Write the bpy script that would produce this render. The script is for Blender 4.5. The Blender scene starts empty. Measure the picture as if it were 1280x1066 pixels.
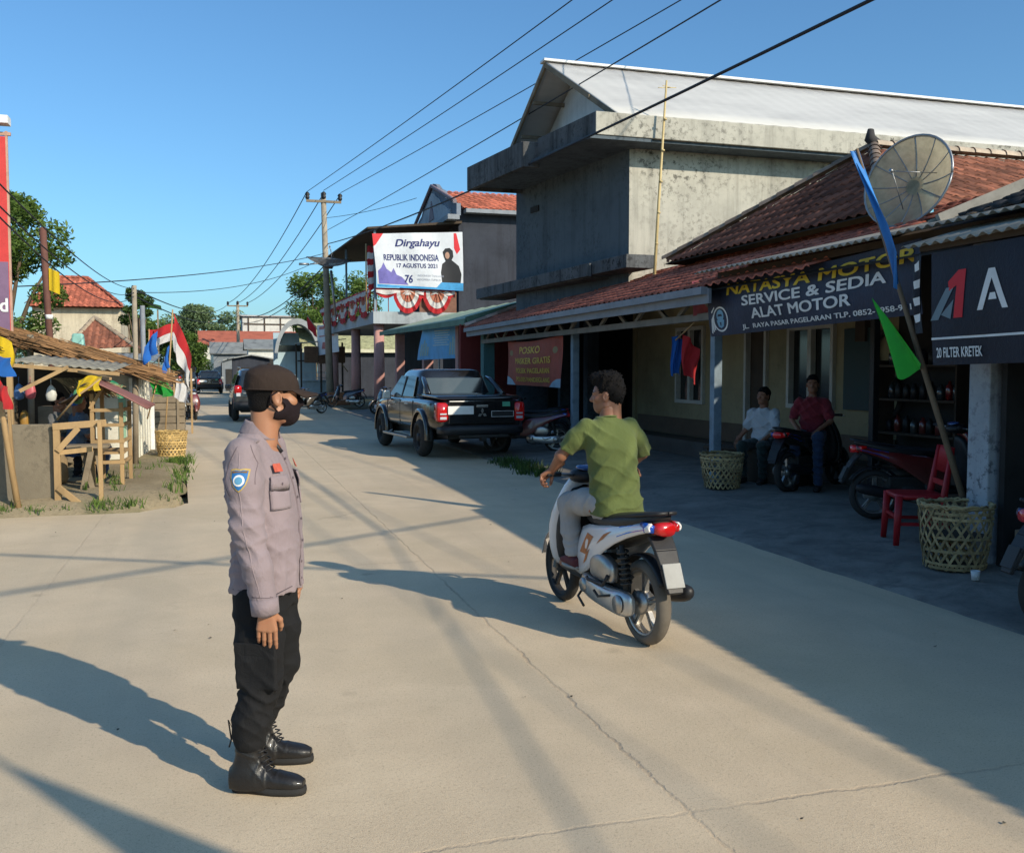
SKY_AIR, SKY_DUST, SKY_OZ, SKY_S, SUN_E = 1.0, 1.4, 2.8, .15, 5.0
SKY_T = (.64, .97, 1.14, 1)
import bpy, bmesh, math, random
import numpy as np
from mathutils.geometry import tessellate_polygon
from mathutils import Vector, Matrix, Euler
random.seed(7); np.random.seed(7)
SC = bpy.context.scene
COL = SC.collection
R = math.radians
V = Vector

# ------------------------------------------------------------------ mesh collector
ONE_EACH = set('post stick roof_prop jar purlin case_cover corner_wave crest brace rail beam awning_beam roof_beam roof_panel verge_cap red_partition stretcher bracket eave_board patch print_figure print_line cornice portrait_face handle ear_loop counter sports_bar frame back_wall display_counter side_wall formwork_mark'.split())
class MB:
    def __init__(s): s.v = []; s.f = []; s.t = []; s.sm = []
    def add(s, vs, fs, tint=.5, smooth=False):
        o = len(s.v); s.v.extend([tuple(p) for p in vs])
        for f in fs: s.f.append(tuple(i + o for i in f)); s.t.append(tint); s.sm.append(smooth)
        return s
    def box(s, c, size, rot=None, tint=.5, taper=1.0):
        hx, hy, hz = size[0] / 2, size[1] / 2, size[2] / 2
        m = Euler(rot).to_matrix() if rot else None
        vs = []
        for z in (-1, 1):
            k = taper if z > 0 else 1
            for x, y in ((-1, -1), (1, -1), (1, 1), (-1, 1)):
                p = V((x * hx * k, y * hy * k, z * hz))
                if m: p = m @ p
                vs.append(p + V(c))
        return s.add(vs, [(3, 2, 1, 0), (4, 5, 6, 7), (0, 1, 5, 4), (1, 2, 6, 5), (2, 3, 7, 6), (3, 0, 4, 7)], tint)
    def bar(s, a, b, w, h=None, up=(0, 0, 1), tint=.5):
        a, b = V(a), V(b); h = h or w
        d = (b - a); L = d.length; d.normalize()
        u = V(up)
        if abs(d.dot(u)) > .98: u = V((1, 0, 0))
        x = d.cross(u).normalized(); y = x.cross(d).normalized()
        vs = []
        for p in (a, b):
            for i, j in ((-1, -1), (1, -1), (1, 1), (-1, 1)): vs.append(p + x * (i * w / 2) + y * (j * h / 2))
        return s.add(vs, [(0, 1, 2, 3), (7, 6, 5, 4), (1, 0, 4, 5), (2, 1, 5, 6), (3, 2, 6, 7), (0, 3, 7, 4)], tint)
    def tube(s, pts, r, n=8, cap=True, tint=.5, smooth=True):
        pts = [V(p) for p in pts]; m = len(pts)
        rr = r if isinstance(r, (list, tuple)) else [r] * m
        vs = []; prev = None
        for i, p in enumerate(pts):
            d = (pts[min(i + 1, m - 1)] - pts[max(i - 1, 0)]).normalized()
            if prev is None:
                u = V((0, 0, 1)) if abs(d.z) < .95 else V((1, 0, 0))
                x = d.cross(u).normalized()
            else:
                x = (prev - d * prev.dot(d)).normalized()
            prev = x; y = d.cross(x)
            for k in range(n):
                a = 2 * math.pi * k / n
                vs.append(p + (x * math.cos(a) + y * math.sin(a)) * rr[i])
        fs = []
        for i in range(m - 1):
            for k in range(n):
                k2 = (k + 1) % n
                fs.append((i * n + k, i * n + k2, (i + 1) * n + k2, (i + 1) * n + k))
        s.add(vs, fs, tint, smooth)
        if cap:
            o = len(s.v) - len(vs)
            s.f.append(tuple(o + k for k in reversed(range(n)))); s.t.append(tint); s.sm.append(False)
            s.f.append(tuple(o + (m - 1) * n + k for k in range(n))); s.t.append(tint); s.sm.append(False)
        return s
    def lathe(s, prof, c=(0, 0, 0), axis='z', n=24, tint=.5, smooth=True, closed=False, a0=0, a1=2 * math.pi):
        vs = []; full = abs(a1 - a0 - 2 * math.pi) < 1e-6
        nn = n if full else n + 1
        for r, h in prof:
            for k in range(nn):
                a = a0 + (a1 - a0) * k / n
                x, y = r * math.cos(a), r * math.sin(a)
                p = {'z': (x, y, h), 'y': (x, h, y), 'x': (h, x, y)}[axis]
                vs.append(V(p) + V(c))
        fs = []; m = len(prof)
        for i in range(m if closed else m - 1):
            for k in range(n):
                k2 = (k + 1) % nn if full else k + 1
                i2 = (i + 1) % m
                fs.append((i * nn + k, i * nn + k2, i2 * nn + k2, i2 * nn + k))
        return s.add(vs, fs, tint, smooth)
    def loft(s, rings, cap=True, tint=.5, smooth=True, closed=True):
        n = len(rings[0]); vs = [p for r in rings for p in r]; fs = []
        for i in range(len(rings) - 1):
            for k in range(n if closed else n - 1):
                k2 = (k + 1) % n
                fs.append((i * n + k, i * n + k2, (i + 1) * n + k2, (i + 1) * n + k))
        if cap:
            fs.append(tuple(reversed(range(n)))); fs.append(tuple((len(rings) - 1) * n + k for k in range(n)))
        return s.add(vs, fs, tint, smooth)
    def superloft(s, st, axis='x', n=20, pw=3.0, tint=.5, cap=True, smooth=True):
        """stations: (pos along axis, centre a, centre b, half a, half b); axis x -> a=y b=z ; z -> a=x b=y ; y -> a=x b=z"""
        rings = []
        for q in st:
            t, ca, cb, ha, hb = q[:5]; p = q[5] if len(q) > 5 else pw
            ring = []
            for k in range(n):
                an = 2 * math.pi * (k + .5) / n
                cx, sy = math.cos(an), math.sin(an)
                a = ca + ha * math.copysign(abs(cx) ** (2 / p), cx); b = cb + hb * math.copysign(abs(sy) ** (2 / p), sy)
                ring.append({'x': (t, a, b), 'z': (a, b, t), 'y': (a, t, b)}[axis])
            rings.append(ring)
        return s.loft(rings, cap, tint, smooth)
    def grid(s, fn, nu, nv, tint=.5, smooth=True):
        vs = [fn(i / nu, j / nv) for j in range(nv + 1) for i in range(nu + 1)]
        fs = [(j * (nu + 1) + i, j * (nu + 1) + i + 1, (j + 1) * (nu + 1) + i + 1, (j + 1) * (nu + 1) + i) for j in range(nv) for i in range(nu)]
        return s.add(vs, fs, tint, smooth)
    def prism(s, poly, axis, a, b, tint=.5):
        """2D polygon extruded along axis from a to b. axis y: poly=(x,z); x: poly=(y,z); z: poly=(x,y)"""
        n = len(poly)
        def pt(p, t): return {'y': (p[0], t, p[1]), 'x': (t, p[0], p[1]), 'z': (p[0], p[1], t)}[axis]
        vs = [pt(p, a) for p in poly] + [pt(p, b) for p in poly]
        fs = [tuple(reversed(range(n))), tuple(range(n, 2 * n))] + [(k, (k + 1) % n, n + (k + 1) % n, n + k) for k in range(n)]
        return s.add(vs, fs, tint)
    def islands(s):
        par = list(range(len(s.v)))
        def find(i):
            while par[i] != i: par[i] = par[par[i]]; i = par[i]
            return i
        for f in s.f:
            a = find(f[0])
            for i in f[1:]: par[find(i)] = a
        g = {}
        for k, f in enumerate(s.f): g.setdefault(find(f[0]), []).append(k)
        out = []
        for ks in g.values():
            m = MB(); mp = {}
            for k in ks:
                for i in s.f[k]:
                    if i not in mp: mp[i] = len(m.v); m.v.append(s.v[i])
                m.f.append(tuple(mp[i] for i in s.f[k])); m.t.append(s.t[k]); m.sm.append(s.sm[k])
            out.append(m)
        return out
    def build(s, name, m, parent=None, loc=(0, 0, 0), rot=(0, 0, 0), bev=0, seg=2, sub=0, fix=True, solid=0):
        if name in ONE_EACH:
            parts = s.islands()
            if len(parts) > 1:
                r = [q._build(name, m, parent, loc, rot, bev, seg, sub, fix, solid) for q in parts]; return r[0]
        return s._build(name, m, parent, loc, rot, bev, seg, sub, fix, solid)
    def _build(s, name, m, parent=None, loc=(0, 0, 0), rot=(0, 0, 0), bev=0, seg=2, sub=0, fix=True, solid=0):
        me = bpy.data.meshes.new(name)
        me.from_pydata(s.v, [], s.f)
        me.polygons.foreach_set('use_smooth', s.sm)
        at = me.attributes.new('tint', 'FLOAT', 'FACE'); at.data.foreach_set('value', s.t)
        if fix:
            bm = bmesh.new(); bm.from_mesh(me); bmesh.ops.recalc_face_normals(bm, faces=bm.faces); bm.to_mesh(me); bm.free()
        me.materials.append(m)
        o = bpy.data.objects.new(name, me); COL.objects.link(o)
        o.location = loc; o.rotation_euler = rot
        if parent: o.parent = parent
        if solid:
            d = o.modifiers.new('solid', 'SOLIDIFY'); d.thickness = solid; d.offset = 0
        if bev:
            b = o.modifiers.new('bevel', 'BEVEL'); b.width = bev; b.segments = seg; b.limit_method = 'ANGLE'; b.angle_limit = R(40)
        if sub:
            b = o.modifiers.new('sub', 'SUBSURF'); b.levels = sub; b.render_levels = sub
        return o

def tag(o, label=None, cat=None, group=None, kind=None):
    if label: o['label'] = label
    if cat: o['category'] = cat
    if group: o['group'] = group
    if kind: o['kind'] = kind
    return o
def empty(name, loc=(0, 0, 0), rz=0, label=None, cat=None, group=None):
    o = bpy.data.objects.new(name, None); COL.objects.link(o); o.empty_display_size = .1
    o.location = loc; o.rotation_euler = (0, 0, rz)
    return tag(o, label, cat, group)
def copy_tree(o, parent=None):
    c = o.copy(); COL.objects.link(c)
    if parent: c.parent = parent
    for ch in [x for x in KIDS.get(o.name, [])]: copy_tree(ch, c)
    return c
KIDS = {}
def index_kids(o):
    KIDS[o.name] = list(o.children)
    for c in o.children: index_kids(c)
def dup(o, loc, rz, label, group=None, recolor=None):
    index_kids(o); c = copy_tree(o); c.location = loc; c.rotation_euler = (0, 0, rz)
    c['label'] = label
    if group: c['group'] = group
    if recolor:
        st = [c]
        bpy.context.view_layer.update()
        while st:
            x = st.pop(); st += list(x.children)
            if x.type == 'MESH':
                for sl in x.material_slots:
                    if sl.material and sl.material.name in recolor:
                        m = recolor[sl.material.name]; sl.link = 'OBJECT'; sl.material = m
    return c

# ------------------------------------------------------------------ materials
def srgb(r, g, b):
    f = lambda c: c / 12.92 if c <= .04045 else ((c + .055) / 1.055) ** 2.4
    return (f(r / 255), f(g / 255), f(b / 255), 1)
class NT:
    def __init__(s, name):
        s.m = bpy.data.materials.new(name); s.m.use_nodes = True
        s.t = s.m.node_tree; s.n = s.t.nodes; s.b = s.n['Principled BSDF']
    def nd(s, t, **k):
        x = s.n.new(t)
        for a, v in k.items():
            if a in x.inputs: x.inputs[a].default_value = v
            else: setattr(x, a, v)
        return x
    def ln(s, a, b): s.t.links.new(a, b)
    def coord(s, scale=(1, 1, 1), kind='Object'):
        tc = s.nd('ShaderNodeTexCoord'); mp = s.nd('ShaderNodeMapping'); mp.inputs['Scale'].default_value = scale
        s.ln(tc.outputs[kind], mp.inputs[0]); return mp.outputs[0]
    def noise(s, scale, detail=4, rough=.6, co=None, dist=0):
        x = s.nd('ShaderNodeTexNoise'); x.inputs['Scale'].default_value = scale; x.inputs['Detail'].default_value = detail
        x.inputs['Roughness'].default_value = rough; x.inputs['Distortion'].default_value = dist
        s.ln(co if co is not None else s.coord(), x.inputs['Vector']); return x.outputs['Fac']
    def ramp(s, fac, stops):
        x = s.nd('ShaderNodeValToRGB'); e = x.color_ramp.elements
        while len(e) < len(stops): e.new(.5)
        for q, (p, c) in zip(e, stops):
            q.position = p; q.color = c if isinstance(c, tuple) else (c, c, c, 1)
        s.ln(fac, x.inputs[0]); return x.outputs[0]
    def mix(s, fac, a, b, mode='MIX'):
        x = s.nd('ShaderNodeMix', data_type='RGBA', blend_type=mode)
        for sock, val in ((x.inputs[0], fac), (x.inputs[6], a), (x.inputs[7], b)):
            if hasattr(val, 'links') or hasattr(val, 'is_linked'): s.ln(val, sock)
            else: sock.default_value = val
        return x.outputs[2]
    def math(s, op, a, b=0.):
        x = s.nd('ShaderNodeMath', operation=op)
        for sock, val in ((x.inputs[0], a), (x.inputs[1], b)):
            if hasattr(val, 'is_linked'): s.ln(val, sock)
            else: sock.default_value = val
        return x.outputs[0]
    def tint(s):
        a = s.nd('ShaderNodeAttribute'); a.attribute_name = 'tint'; return a.outputs['Fac']
    def bump(s, h, strength=.3, dist=.01):
        x = s.nd('ShaderNodeBump'); x.inputs['Strength'].default_value = strength; x.inputs['Distance'].default_value = dist
        s.ln(h, x.inputs['Height']); s.ln(x.outputs[0], s.b.inputs['Normal']); return x
    def out(s, color, rough=.6, metal=0, spec=.5):
        if hasattr(color, 'is_linked'): s.ln(color, s.b.inputs['Base Color'])
        else: s.b.inputs['Base Color'].default_value = color
        if hasattr(rough, 'is_linked'): s.ln(rough, s.b.inputs['Roughness'])
        else: s.b.inputs['Roughness'].default_value = rough
        s.b.inputs['Metallic'].default_value = metal; s.b.inputs['Specular IOR Level'].default_value = spec
        return s.m
MATS = {}
def mat(name, base, rough=.6, metal=0, var=.25, scale=4, fine=60, bump=.15, spec=.4, tint=0, bdist=.006, coat=0, stretch=(1, 1, 1), emit=0):
    """general worn surface: base colour broken by two noises, optional per-face tint, noise bump"""
    if name in MATS: return MATS[name]
    t = NT(name); base = tuple(base[:3]) + (1,)
    co = t.coord(stretch)
    n1 = t.noise(scale, 5, .65, co); n2 = t.noise(fine, 3, .6, co)
    dk = tuple(c * (1 - var) for c in base[:3]) + (1,); lt = tuple(min(1, c * (1 + var * .6)) for c in base[:3]) + (1,)
    c = t.ramp(n1, [(.3, dk), (.5, base), (.72, lt)])
    c = t.mix(t.math('MULTIPLY', n2, var * .8), c, tuple(x * .45 for x in base[:3]) + (1,))
    if tint:
        g = t.ramp(t.tint(), [(0, 1 - tint), (1, 1 + tint)])
        k = t.math('ADD', t.math('MULTIPLY', t.tint(), 2 * tint), 1 - tint)
        v = t.nd('ShaderNodeVectorMath', operation='SCALE'); t.ln(c, v.inputs[0]); t.ln(k, v.inputs['Scale']); c = v.outputs[0]
    if bump: t.bump(t.math('ADD', n2, n1), bump, bdist)
    rr = t.math('ADD', t.math('MULTIPLY', n1, .25), rough - .12)
    m = t.out(c, rr, metal, spec)
    if coat: t.b.inputs['Coat Weight'].default_value = coat; t.b.inputs['Coat Roughness'].default_value = .06
    if emit:
        t.b.inputs['Emission Color'].default_value = base; t.b.inputs['Emission Strength'].default_value = emit
    MATS[name] = m; return m
def cloth(name, base, rough=.85, var=.18, scale=6, sheen=.2, trans=0):
    if name in MATS: return MATS[name]
    t = NT(name); base = tuple(base[:3]) + (1,)
    n1 = t.noise(scale, 4, .6, t.coord((1, 1, .6))); w = t.noise(420, 1, .5)
    c = t.ramp(n1, [(.3, tuple(x * (1 - var) for x in base[:3]) + (1,)), (.7, tuple(min(1, x * (1 + var * .5)) for x in base[:3]) + (1,))])
    cr = t.noise(17, 5, .62, t.coord((1, 1, .7)), 1.2); t.bump(t.math('ADD', t.math('MULTIPLY', w, .12), cr), .55, .012)
    m = t.out(c, rough, 0, .25); t.b.inputs['Sheen Weight'].default_value = sheen
    if trans:
        tr = t.nd('ShaderNodeBsdfTranslucent'); t.ln(c, tr.inputs[0])
        mx = t.nd('ShaderNodeMixShader'); mx.inputs[0].default_value = trans
        t.ln(t.b.outputs[0], mx.inputs[1]); t.ln(tr.outputs[0], mx.inputs[2])
        t.ln(mx.outputs[0], t.n['Material Output'].inputs[0])
    MATS[name] = m; return m
def glass_mat(name, c=(.02, .025, .03), rough=.08):
    if name in MATS: return MATS[name]
    t = NT(name); n = t.noise(3, 3)
    m = t.out(c + (1,), t.math('ADD', t.math('MULTIPLY', n, .08), rough), 0, .8); MATS[name] = m; return m

# ------------------------------------------------------------------ lettering: real glyph meshes laid on a surface function
def text_mesh(body, size=1., bold=0., align='CENTER', shear=0., width=1., fill=4):
    cu = bpy.data.curves.new('lettering', 'FONT'); cu.body = body; cu.size = size; cu.align_x = align; cu.align_y = 'CENTER'
    cu.offset = bold; cu.shear = shear; cu.resolution_u = fill
    o = bpy.data.objects.new('lettering', cu); COL.objects.link(o)
    bpy.context.view_layer.update()
    dg = bpy.context.evaluated_depsgraph_get()
    me = bpy.data.meshes.new_from_object(o.evaluated_get(dg))
    bpy.data.objects.remove(o); bpy.data.curves.remove(cu)
    vs = [(v.co.x * width, v.co.y) for v in me.vertices]; fs = [tuple(p.vertices) for p in me.polygons]
    bpy.data.meshes.remove(me); return vs, fs
def letter(parent, surf, lines, m, name='lettering', off=.006):
    """surf(x,y)->(point, normal); lines: (text, cx, cy, height, width_to_fit, bold, shear, mirror); one mesh for each line of writing"""
    for ln in lines:
        b = MB(); body, cx, cy, h, fit, bold, shear = ln[:7]
        vs, fs = text_mesh(body, 1., 0, 'CENTER', shear)
        xs = [v[0] for v in vs]; ys = [v[1] for v in vs]
        w0 = max(xs) - min(xs); h0 = max(ys) - min(ys); mx = (max(xs) + min(xs)) / 2; my = (max(ys) + min(ys)) / 2
        kx = fit / w0; ky = h / h0
        if len(ln) > 7 and ln[7]: kx = -kx
        for i, (sh, sv) in enumerate(((0, 0), (-.028, .012), (.028, -.012), (-.02, -.02), (.02, .02)) if bold >= .02 else ((0, 0),)):
            out = []
            for x, y in vs:
                p, nn = surf(cx + (x - mx + sh) * kx, cy + (y - my + sv) * ky); out.append(V(p) + V(nn) * (off + i * .0008))
            b.add(out, fs)
        o = b.build(name, m, parent, fix=False)
    return o
def flat_shape(parent, surf, polys, m, name, off=.004):
    b = MB()
    for poly in polys:
        tri = tessellate_polygon([[V((x, y, 0)) for x, y in poly]])
        def rec(A, B, C, d):
            L = [(B - A).length, (C - B).length, (A - C).length]
            if d == 0 or max(L) < .06:
                q = []
                for p in (A, B, C): P, n = surf(p.x, p.y); q.append(V(P) + V(n) * off)
                b.add(q, [(0, 1, 2)]); return
            i = L.index(max(L))
            if i == 0: M = (A + B) / 2; rec(A, M, C, d - 1); rec(M, B, C, d - 1)
            elif i == 1: M = (B + C) / 2; rec(A, B, M, d - 1); rec(A, M, C, d - 1)
            else: M = (C + A) / 2; rec(A, B, M, d - 1); rec(M, B, C, d - 1)
        for t in tri: rec(*[V(poly[i]) for i in t], 7)
    bm = bmesh.new(); vs = [bm.verts.new(v) for v in b.v]; [bm.faces.new([vs[i] for i in f]) for f in b.f]; bmesh.ops.remove_doubles(bm, verts=bm.verts, dist=.0004)
    bm.verts.index_update(); c = MB(); c.add([v.co[:] for v in bm.verts], [tuple(v.index for v in f.verts) for f in bm.faces]); bm.free()
    return c.build(name, m, parent, fix=False)
def circ(cx, cy, r, n=24, ry=None): return [(cx + r * math.cos(2 * math.pi * k / n), cy + (ry or r) * math.sin(2 * math.pi * k / n)) for k in range(n)]
def ringq(cx, cy, r0, r1, n=28):
    return [[(cx + r * math.cos(a), cy + r * math.sin(a)) for r, a in ((r0, 2 * math.pi * k / n), (r1, 2 * math.pi * k / n), (r1, 2 * math.pi * (k + 1) / n), (r0, 2 * math.pi * (k + 1) / n))] for k in range(n)]
# ------------------------------------------------------------------ setting materials
def road_mat():
    t = NT('road_concrete'); co = t.coord()
    big = t.noise(.35, 6, .62, co); med = t.noise(2.2, 5, .6, co); fine = t.noise(38, 4, .75, co); grit = t.noise(170, 2, .7, co)
    c = t.ramp(big, [(.3, (.54, .43, .28, 1)), (.5, (.63, .50, .34, 1)), (.72, (.68, .555, .385, 1))])
    c = t.mix(t.ramp(med, [(.38, .4), (.62, 0)]), c, (.50, .40, .27, 1))
    # long tyre-polished bands along the road
    band = t.noise(1.0, 3, .5, t.coord((1.3, .05, 1)))
    c = t.mix(t.ramp(band, [(.45, 0), (.7, .35)]), c, (.38, .335, .255, 1))
    # oil drips, rubber smears and blown dust
    sm = t.noise(1.0, 5, .65, t.coord((2.2, .16, 1)), .4)
    c = t.mix(t.ramp(sm, [(.58, 0), (.76, .24)]), c, (.30, .245, .175, 1))
    spv = t.nd('ShaderNodeTexVoronoi'); spv.inputs['Scale'].default_value = 1.15; t.ln(co, spv.inputs['Vector'])
    spot = t.math('ADD', spv.outputs['Distance'], t.math('MULTIPLY', t.noise(7, 4, .7, co), .22))
    c = t.mix(t.ramp(spot, [(.12, .4), (.19, 0)]), c, (.25, .2, .14, 1))
    dustn = t.noise(.55, 6, .7, co, .8); c = t.mix(t.ramp(dustn, [(.5, 0), (.7, .4)]), c, (.70, .57, .40, 1))
    c = t.mix(t.ramp(grit, [(.52, 0), (.72, .55)]), c, (.2, .17, .12, 1))
    pits = t.noise(62, 3, .72, co); c = t.mix(t.ramp(pits, [(.56, 0), (.68, .5)]), c, (.27, .215, .145, 1))
    c = t.mix(t.ramp(fine, [(.6, 0), (.75, .35)]), c, (.66, .59, .46, 1))
    # pour joints: one lengthwise, cross joints every 5.2 m, wandering a little and crumbling
    sp = t.nd('ShaderNodeSeparateXYZ'); t.ln(co, sp.inputs[0])
    wob = t.math('MULTIPLY', t.math('SUBTRACT', t.noise(3.5, 6, .75, co), .5), .11)
    def line(src, at, w):
        d = t.math('ABSOLUTE', t.math('SUBTRACT', t.math('ADD', src, wob), at))
        return t.ramp(t.math('DIVIDE', d, w), [(0, 1), (.35, .9), (1, 0)])
    l1 = line(sp.outputs['X'], 1.73, .013)
    ym = t.math('MODULO', t.math('ADD', sp.outputs['Y'], 40.9), 5.2)
    l2 = line(ym, 2.6, .014)
    l3 = line(sp.outputs['X'], -1.35, .014)
    br = t.ramp(t.noise(1.7, 4, .6, co), [(.35, .25), (.65, 1)])
    L = t.math('MULTIPLY', t.math('MAXIMUM', t.math('MAXIMUM', l1, t.math('MULTIPLY', l2, .55)), t.math('MULTIPLY', l3, .4)), br)
    c = t.mix(t.math('MULTIPLY', L, .42), c, (.2, .125, .09, 1))
    crack = t.nd('ShaderNodeTexVoronoi', feature='DISTANCE_TO_EDGE'); crack.inputs['Scale'].default_value = .28
    wv = t.nd('ShaderNodeVectorMath', operation='ADD'); t.ln(co, wv.inputs[0]); nn = t.nd('ShaderNodeTexNoise'); nn.inputs['Scale'].default_value = 1.6; nn.inputs['Detail'].default_value = 6; t.ln(co, nn.inputs[0]); t.ln(nn.outputs['Color'], wv.inputs[1]); t.ln(wv.outputs[0], crack.inputs['Vector'])
    ck = t.math('MULTIPLY', t.ramp(crack.outputs[0], [(0, 1), (.012, 0)]), t.ramp(t.noise(.5, 3, .5, co), [(.56, 0), (.66, .28)]))
    c = t.mix(ck, c, (.14, .115, .085, 1))
    h = t.math('SUBTRACT', t.math('ADD', t.math('MULTIPLY', grit, .5), t.math('MULTIPLY', fine, .8)), t.math('MULTIPLY', L, 2.2))
    t.bump(h, .45, .006)
    return t.out(c, t.math('ADD', t.math('MULTIPLY', med, .2), .68), 0, .3)
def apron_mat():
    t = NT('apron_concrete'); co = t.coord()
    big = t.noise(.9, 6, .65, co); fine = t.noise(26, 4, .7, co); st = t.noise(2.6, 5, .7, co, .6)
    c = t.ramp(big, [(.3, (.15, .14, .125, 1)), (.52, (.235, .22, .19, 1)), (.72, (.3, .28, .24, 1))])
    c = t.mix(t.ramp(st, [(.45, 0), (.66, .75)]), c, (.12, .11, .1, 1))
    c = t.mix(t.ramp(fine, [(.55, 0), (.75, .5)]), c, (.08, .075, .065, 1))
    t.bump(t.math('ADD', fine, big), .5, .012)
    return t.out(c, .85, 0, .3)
def dirt_mat(name, a, b, grassy=0):
    t = NT(name); co = t.coord()
    big = t.noise(.8, 6, .7, co); fine = t.noise(24, 5, .75, co)
    c = t.mix(t.ramp(big, [(.35, 0), (.65, 1)]), a, b)
    c = t.mix(t.ramp(fine, [(.5, 0), (.75, .6)]), c, tuple(x * .4 for x in a[:3]) + (1,))
    if grassy: c = t.mix(t.ramp(t.noise(1.1, 5, .7, co), [(.5, 0), (.62, grassy)]), c, (.07, .1, .025, 1))
    t.bump(t.math('ADD', fine, big), .8, .03)
    return t.out(c, .95, 0, .2)
def plaster(name, base, dark, amount=.5, streak=.5, low=None, rough=.9):
    """rendered wall: blotches, run-off streaks down the face, mould specks"""
    t = NT(name); co = t.coord()
    a = t.noise(.8, 6, .65, co); b = t.noise(1, 5, .7, t.coord((3.2, 3.2, .22))); sp = t.noise(9, 6, .78, co); f = t.noise(60, 3, .6, co)
    b1 = base + (1,); lo = tuple(x * .72 for x in base) + (1,)
    c = t.ramp(a, [(.3, lo), (.52, b1), (.75, tuple(min(1, x * 1.12) for x in base) + (1,))])
    c = t.mix(t.math('MULTIPLY', t.ramp(b, [(.48, 0), (.7, 1)]), streak), c, dark + (1,))
    msk = t.ramp(t.noise(.55, 4, .6, co), [(.4, 0), (.65, 1)])
    c = t.mix(t.math('MULTIPLY', t.math('MULTIPLY', t.ramp(sp, [(.51, 0), (.60, 1)]), msk), amount), c, tuple(x * .5 for x in dark) + (1,))
    t.bump(t.math('ADD', f, sp), .3, .01)
    m = t.out(c, rough, 0, .2); MATS[name] = m; return m

M_road = road_mat(); M_apron = apron_mat()
M_terrain = dirt_mat('terrain_earth', (.2, .15, .09, 1), (.27, .21, .13, 1), .7)
M_bank = dirt_mat('bank_earth', (.27, .215, .13, 1), (.36, .29, .185, 1), .35)
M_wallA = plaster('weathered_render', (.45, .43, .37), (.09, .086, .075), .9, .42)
M_wallS = plaster('shaded_render', (.105, .13, .15), (.045, .053, .06), .6, .55)  # bluish dark copy of the render, with the facade's shade in its colour
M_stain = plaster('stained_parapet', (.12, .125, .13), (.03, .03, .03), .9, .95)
M_white = plaster('white_gable_render', (.72, .72, .70), (.4, .4, .39), .2, .3)
M_cream = plaster('cream_wall_paint', (.32, .27, .16), (.16, .13, .08), .25, .25)
M_dark = mat('dark_interior', (.03, .028, .026), .9, var=.4)  # shade of interiors and openings put into a near-black colour
M_navy = plaster('dark_blue_wall', (.045, .05, .065), (.02, .02, .025), .4, .5)
M_pink = plaster('pink_column_paint', (.5, .27, .24), (.2, .12, .1), .3, .3)
M_redwall = plaster('red_wall_paint', (.2, .035, .03), (.08, .02, .02), .3, .3)
M_tealwall = plaster('teal_wall_paint', (.10, .2, .2), (.05, .08, .08), .3, .3)
M_tile = mat('clay_roof_tile', (.43, .125, .075), .85, var=.35, scale=1.2, fine=30, tint=.45, bump=.3)
M_tile_old = mat('aged_clay_tile', (.25, .095, .058), .9, var=.5, scale=1.0, fine=22, tint=.5, bump=.3)
M_tile_black = mat('blackened_tile', (.045, .042, .042), .85, var=.4, scale=1.0, fine=22, tint=.5, bump=.3)
M_zinc = mat('rusty_zinc', (.36, .33, .27), .6, .35, var=.45, scale=1.6, fine=14, bump=.2)
M_zinc_old = mat('grey_zinc', (.30, .31, .30), .6, .3, var=.4, scale=1.6, fine=14, bump=.2)
M_whiteroof = mat('pale_metal_sheet', (.52, .51, .49), .55, 0, var=.2, scale=.8, fine=6, bump=.1, stretch=(.4, 1, 1))
M_fasciagrey = mat('grey_fascia_paint', (.24, .26, .29), .7, var=.3, scale=2)
M_wood = mat('sawn_wood', (.38, .25, .12), .85, var=.35, scale=3, fine=50, tint=.3, stretch=(1, 1, .3))
M_woodgrey = mat('weathered_wood', (.24, .19, .13), .9, var=.4, scale=3, fine=40, tint=.35)
M_wooddark = mat('dark_wood', (.07, .05, .035), .9, var=.4, scale=3)
M_bluegrey = mat('blue_grey_post_paint', (.2, .27, .33), .6, var=.35, scale=5)
M_glassdark = glass_mat('dark_window_glass', (.01, .012, .014), .1)
M_frame = mat('white_window_frame', (.5, .48, .42), .7, var=.2)
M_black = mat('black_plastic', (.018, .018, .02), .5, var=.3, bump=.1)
M_steel = mat('dull_steel', (.35, .36, .37), .45, .8, var=.3)
M_whitepaint = mat('white_paint', (.72, .72, .7), .6, var=.15)

def struct(o): o['kind'] = 'structure'; return o
# ------------------------------------------------------------------ ground
b = MB(); S = 900
b.add([(-S, -S, -.09), (S, -S, -.09), (S, S, -.09), (-S, S, -.09)], [(0, 1, 2, 3)])
struct(b.build('ground', M_terrain))
left = [(-16, -16), (-16, 12.35), (-2.6, 12.45), (-.42, 13.15), (-.75, 22), (-1.12, 34), (-1.6, 55), (-2.6, 75), (-5, 92), (-11, 108), (-24, 124), (-60, 150)]
right = [(5, -16), (5, 12.35), (5, 12.45), (5, 13.15), (5, 22), (5.4, 34), (5.6, 55), (5, 75), (3.2, 94), (-2, 114), (-17, 132), (-58, 160)]
b = MB()
for i in range(len(left) - 1):
    b.add([left[i] + (0,), right[i] + (0,), right[i + 1] + (0,), left[i + 1] + (0,)], [(0, 1, 2, 3)])
struct(b.build('road', M_road))
def apron_z(x):
    pts = [(4.98, -.02), (5.02, .012), (5.3, .03), (6.5, .10), (6.8, .12), (30, .13)]
    for (x0, z0), (x1, z1) in zip(pts, pts[1:]):
        if x <= x1: return z0 + (z1 - z0) * (x - x0) / (x1 - x0)
    return .13
xs = [4.98, 5.02, 5.15, 5.3, 5.6, 5.9, 6.2, 6.5, 6.8, 7.4, 8, 9, 12]
ys = [-16 + .55 * i for i in range(106)]
b = MB(); n = len(xs)
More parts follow.
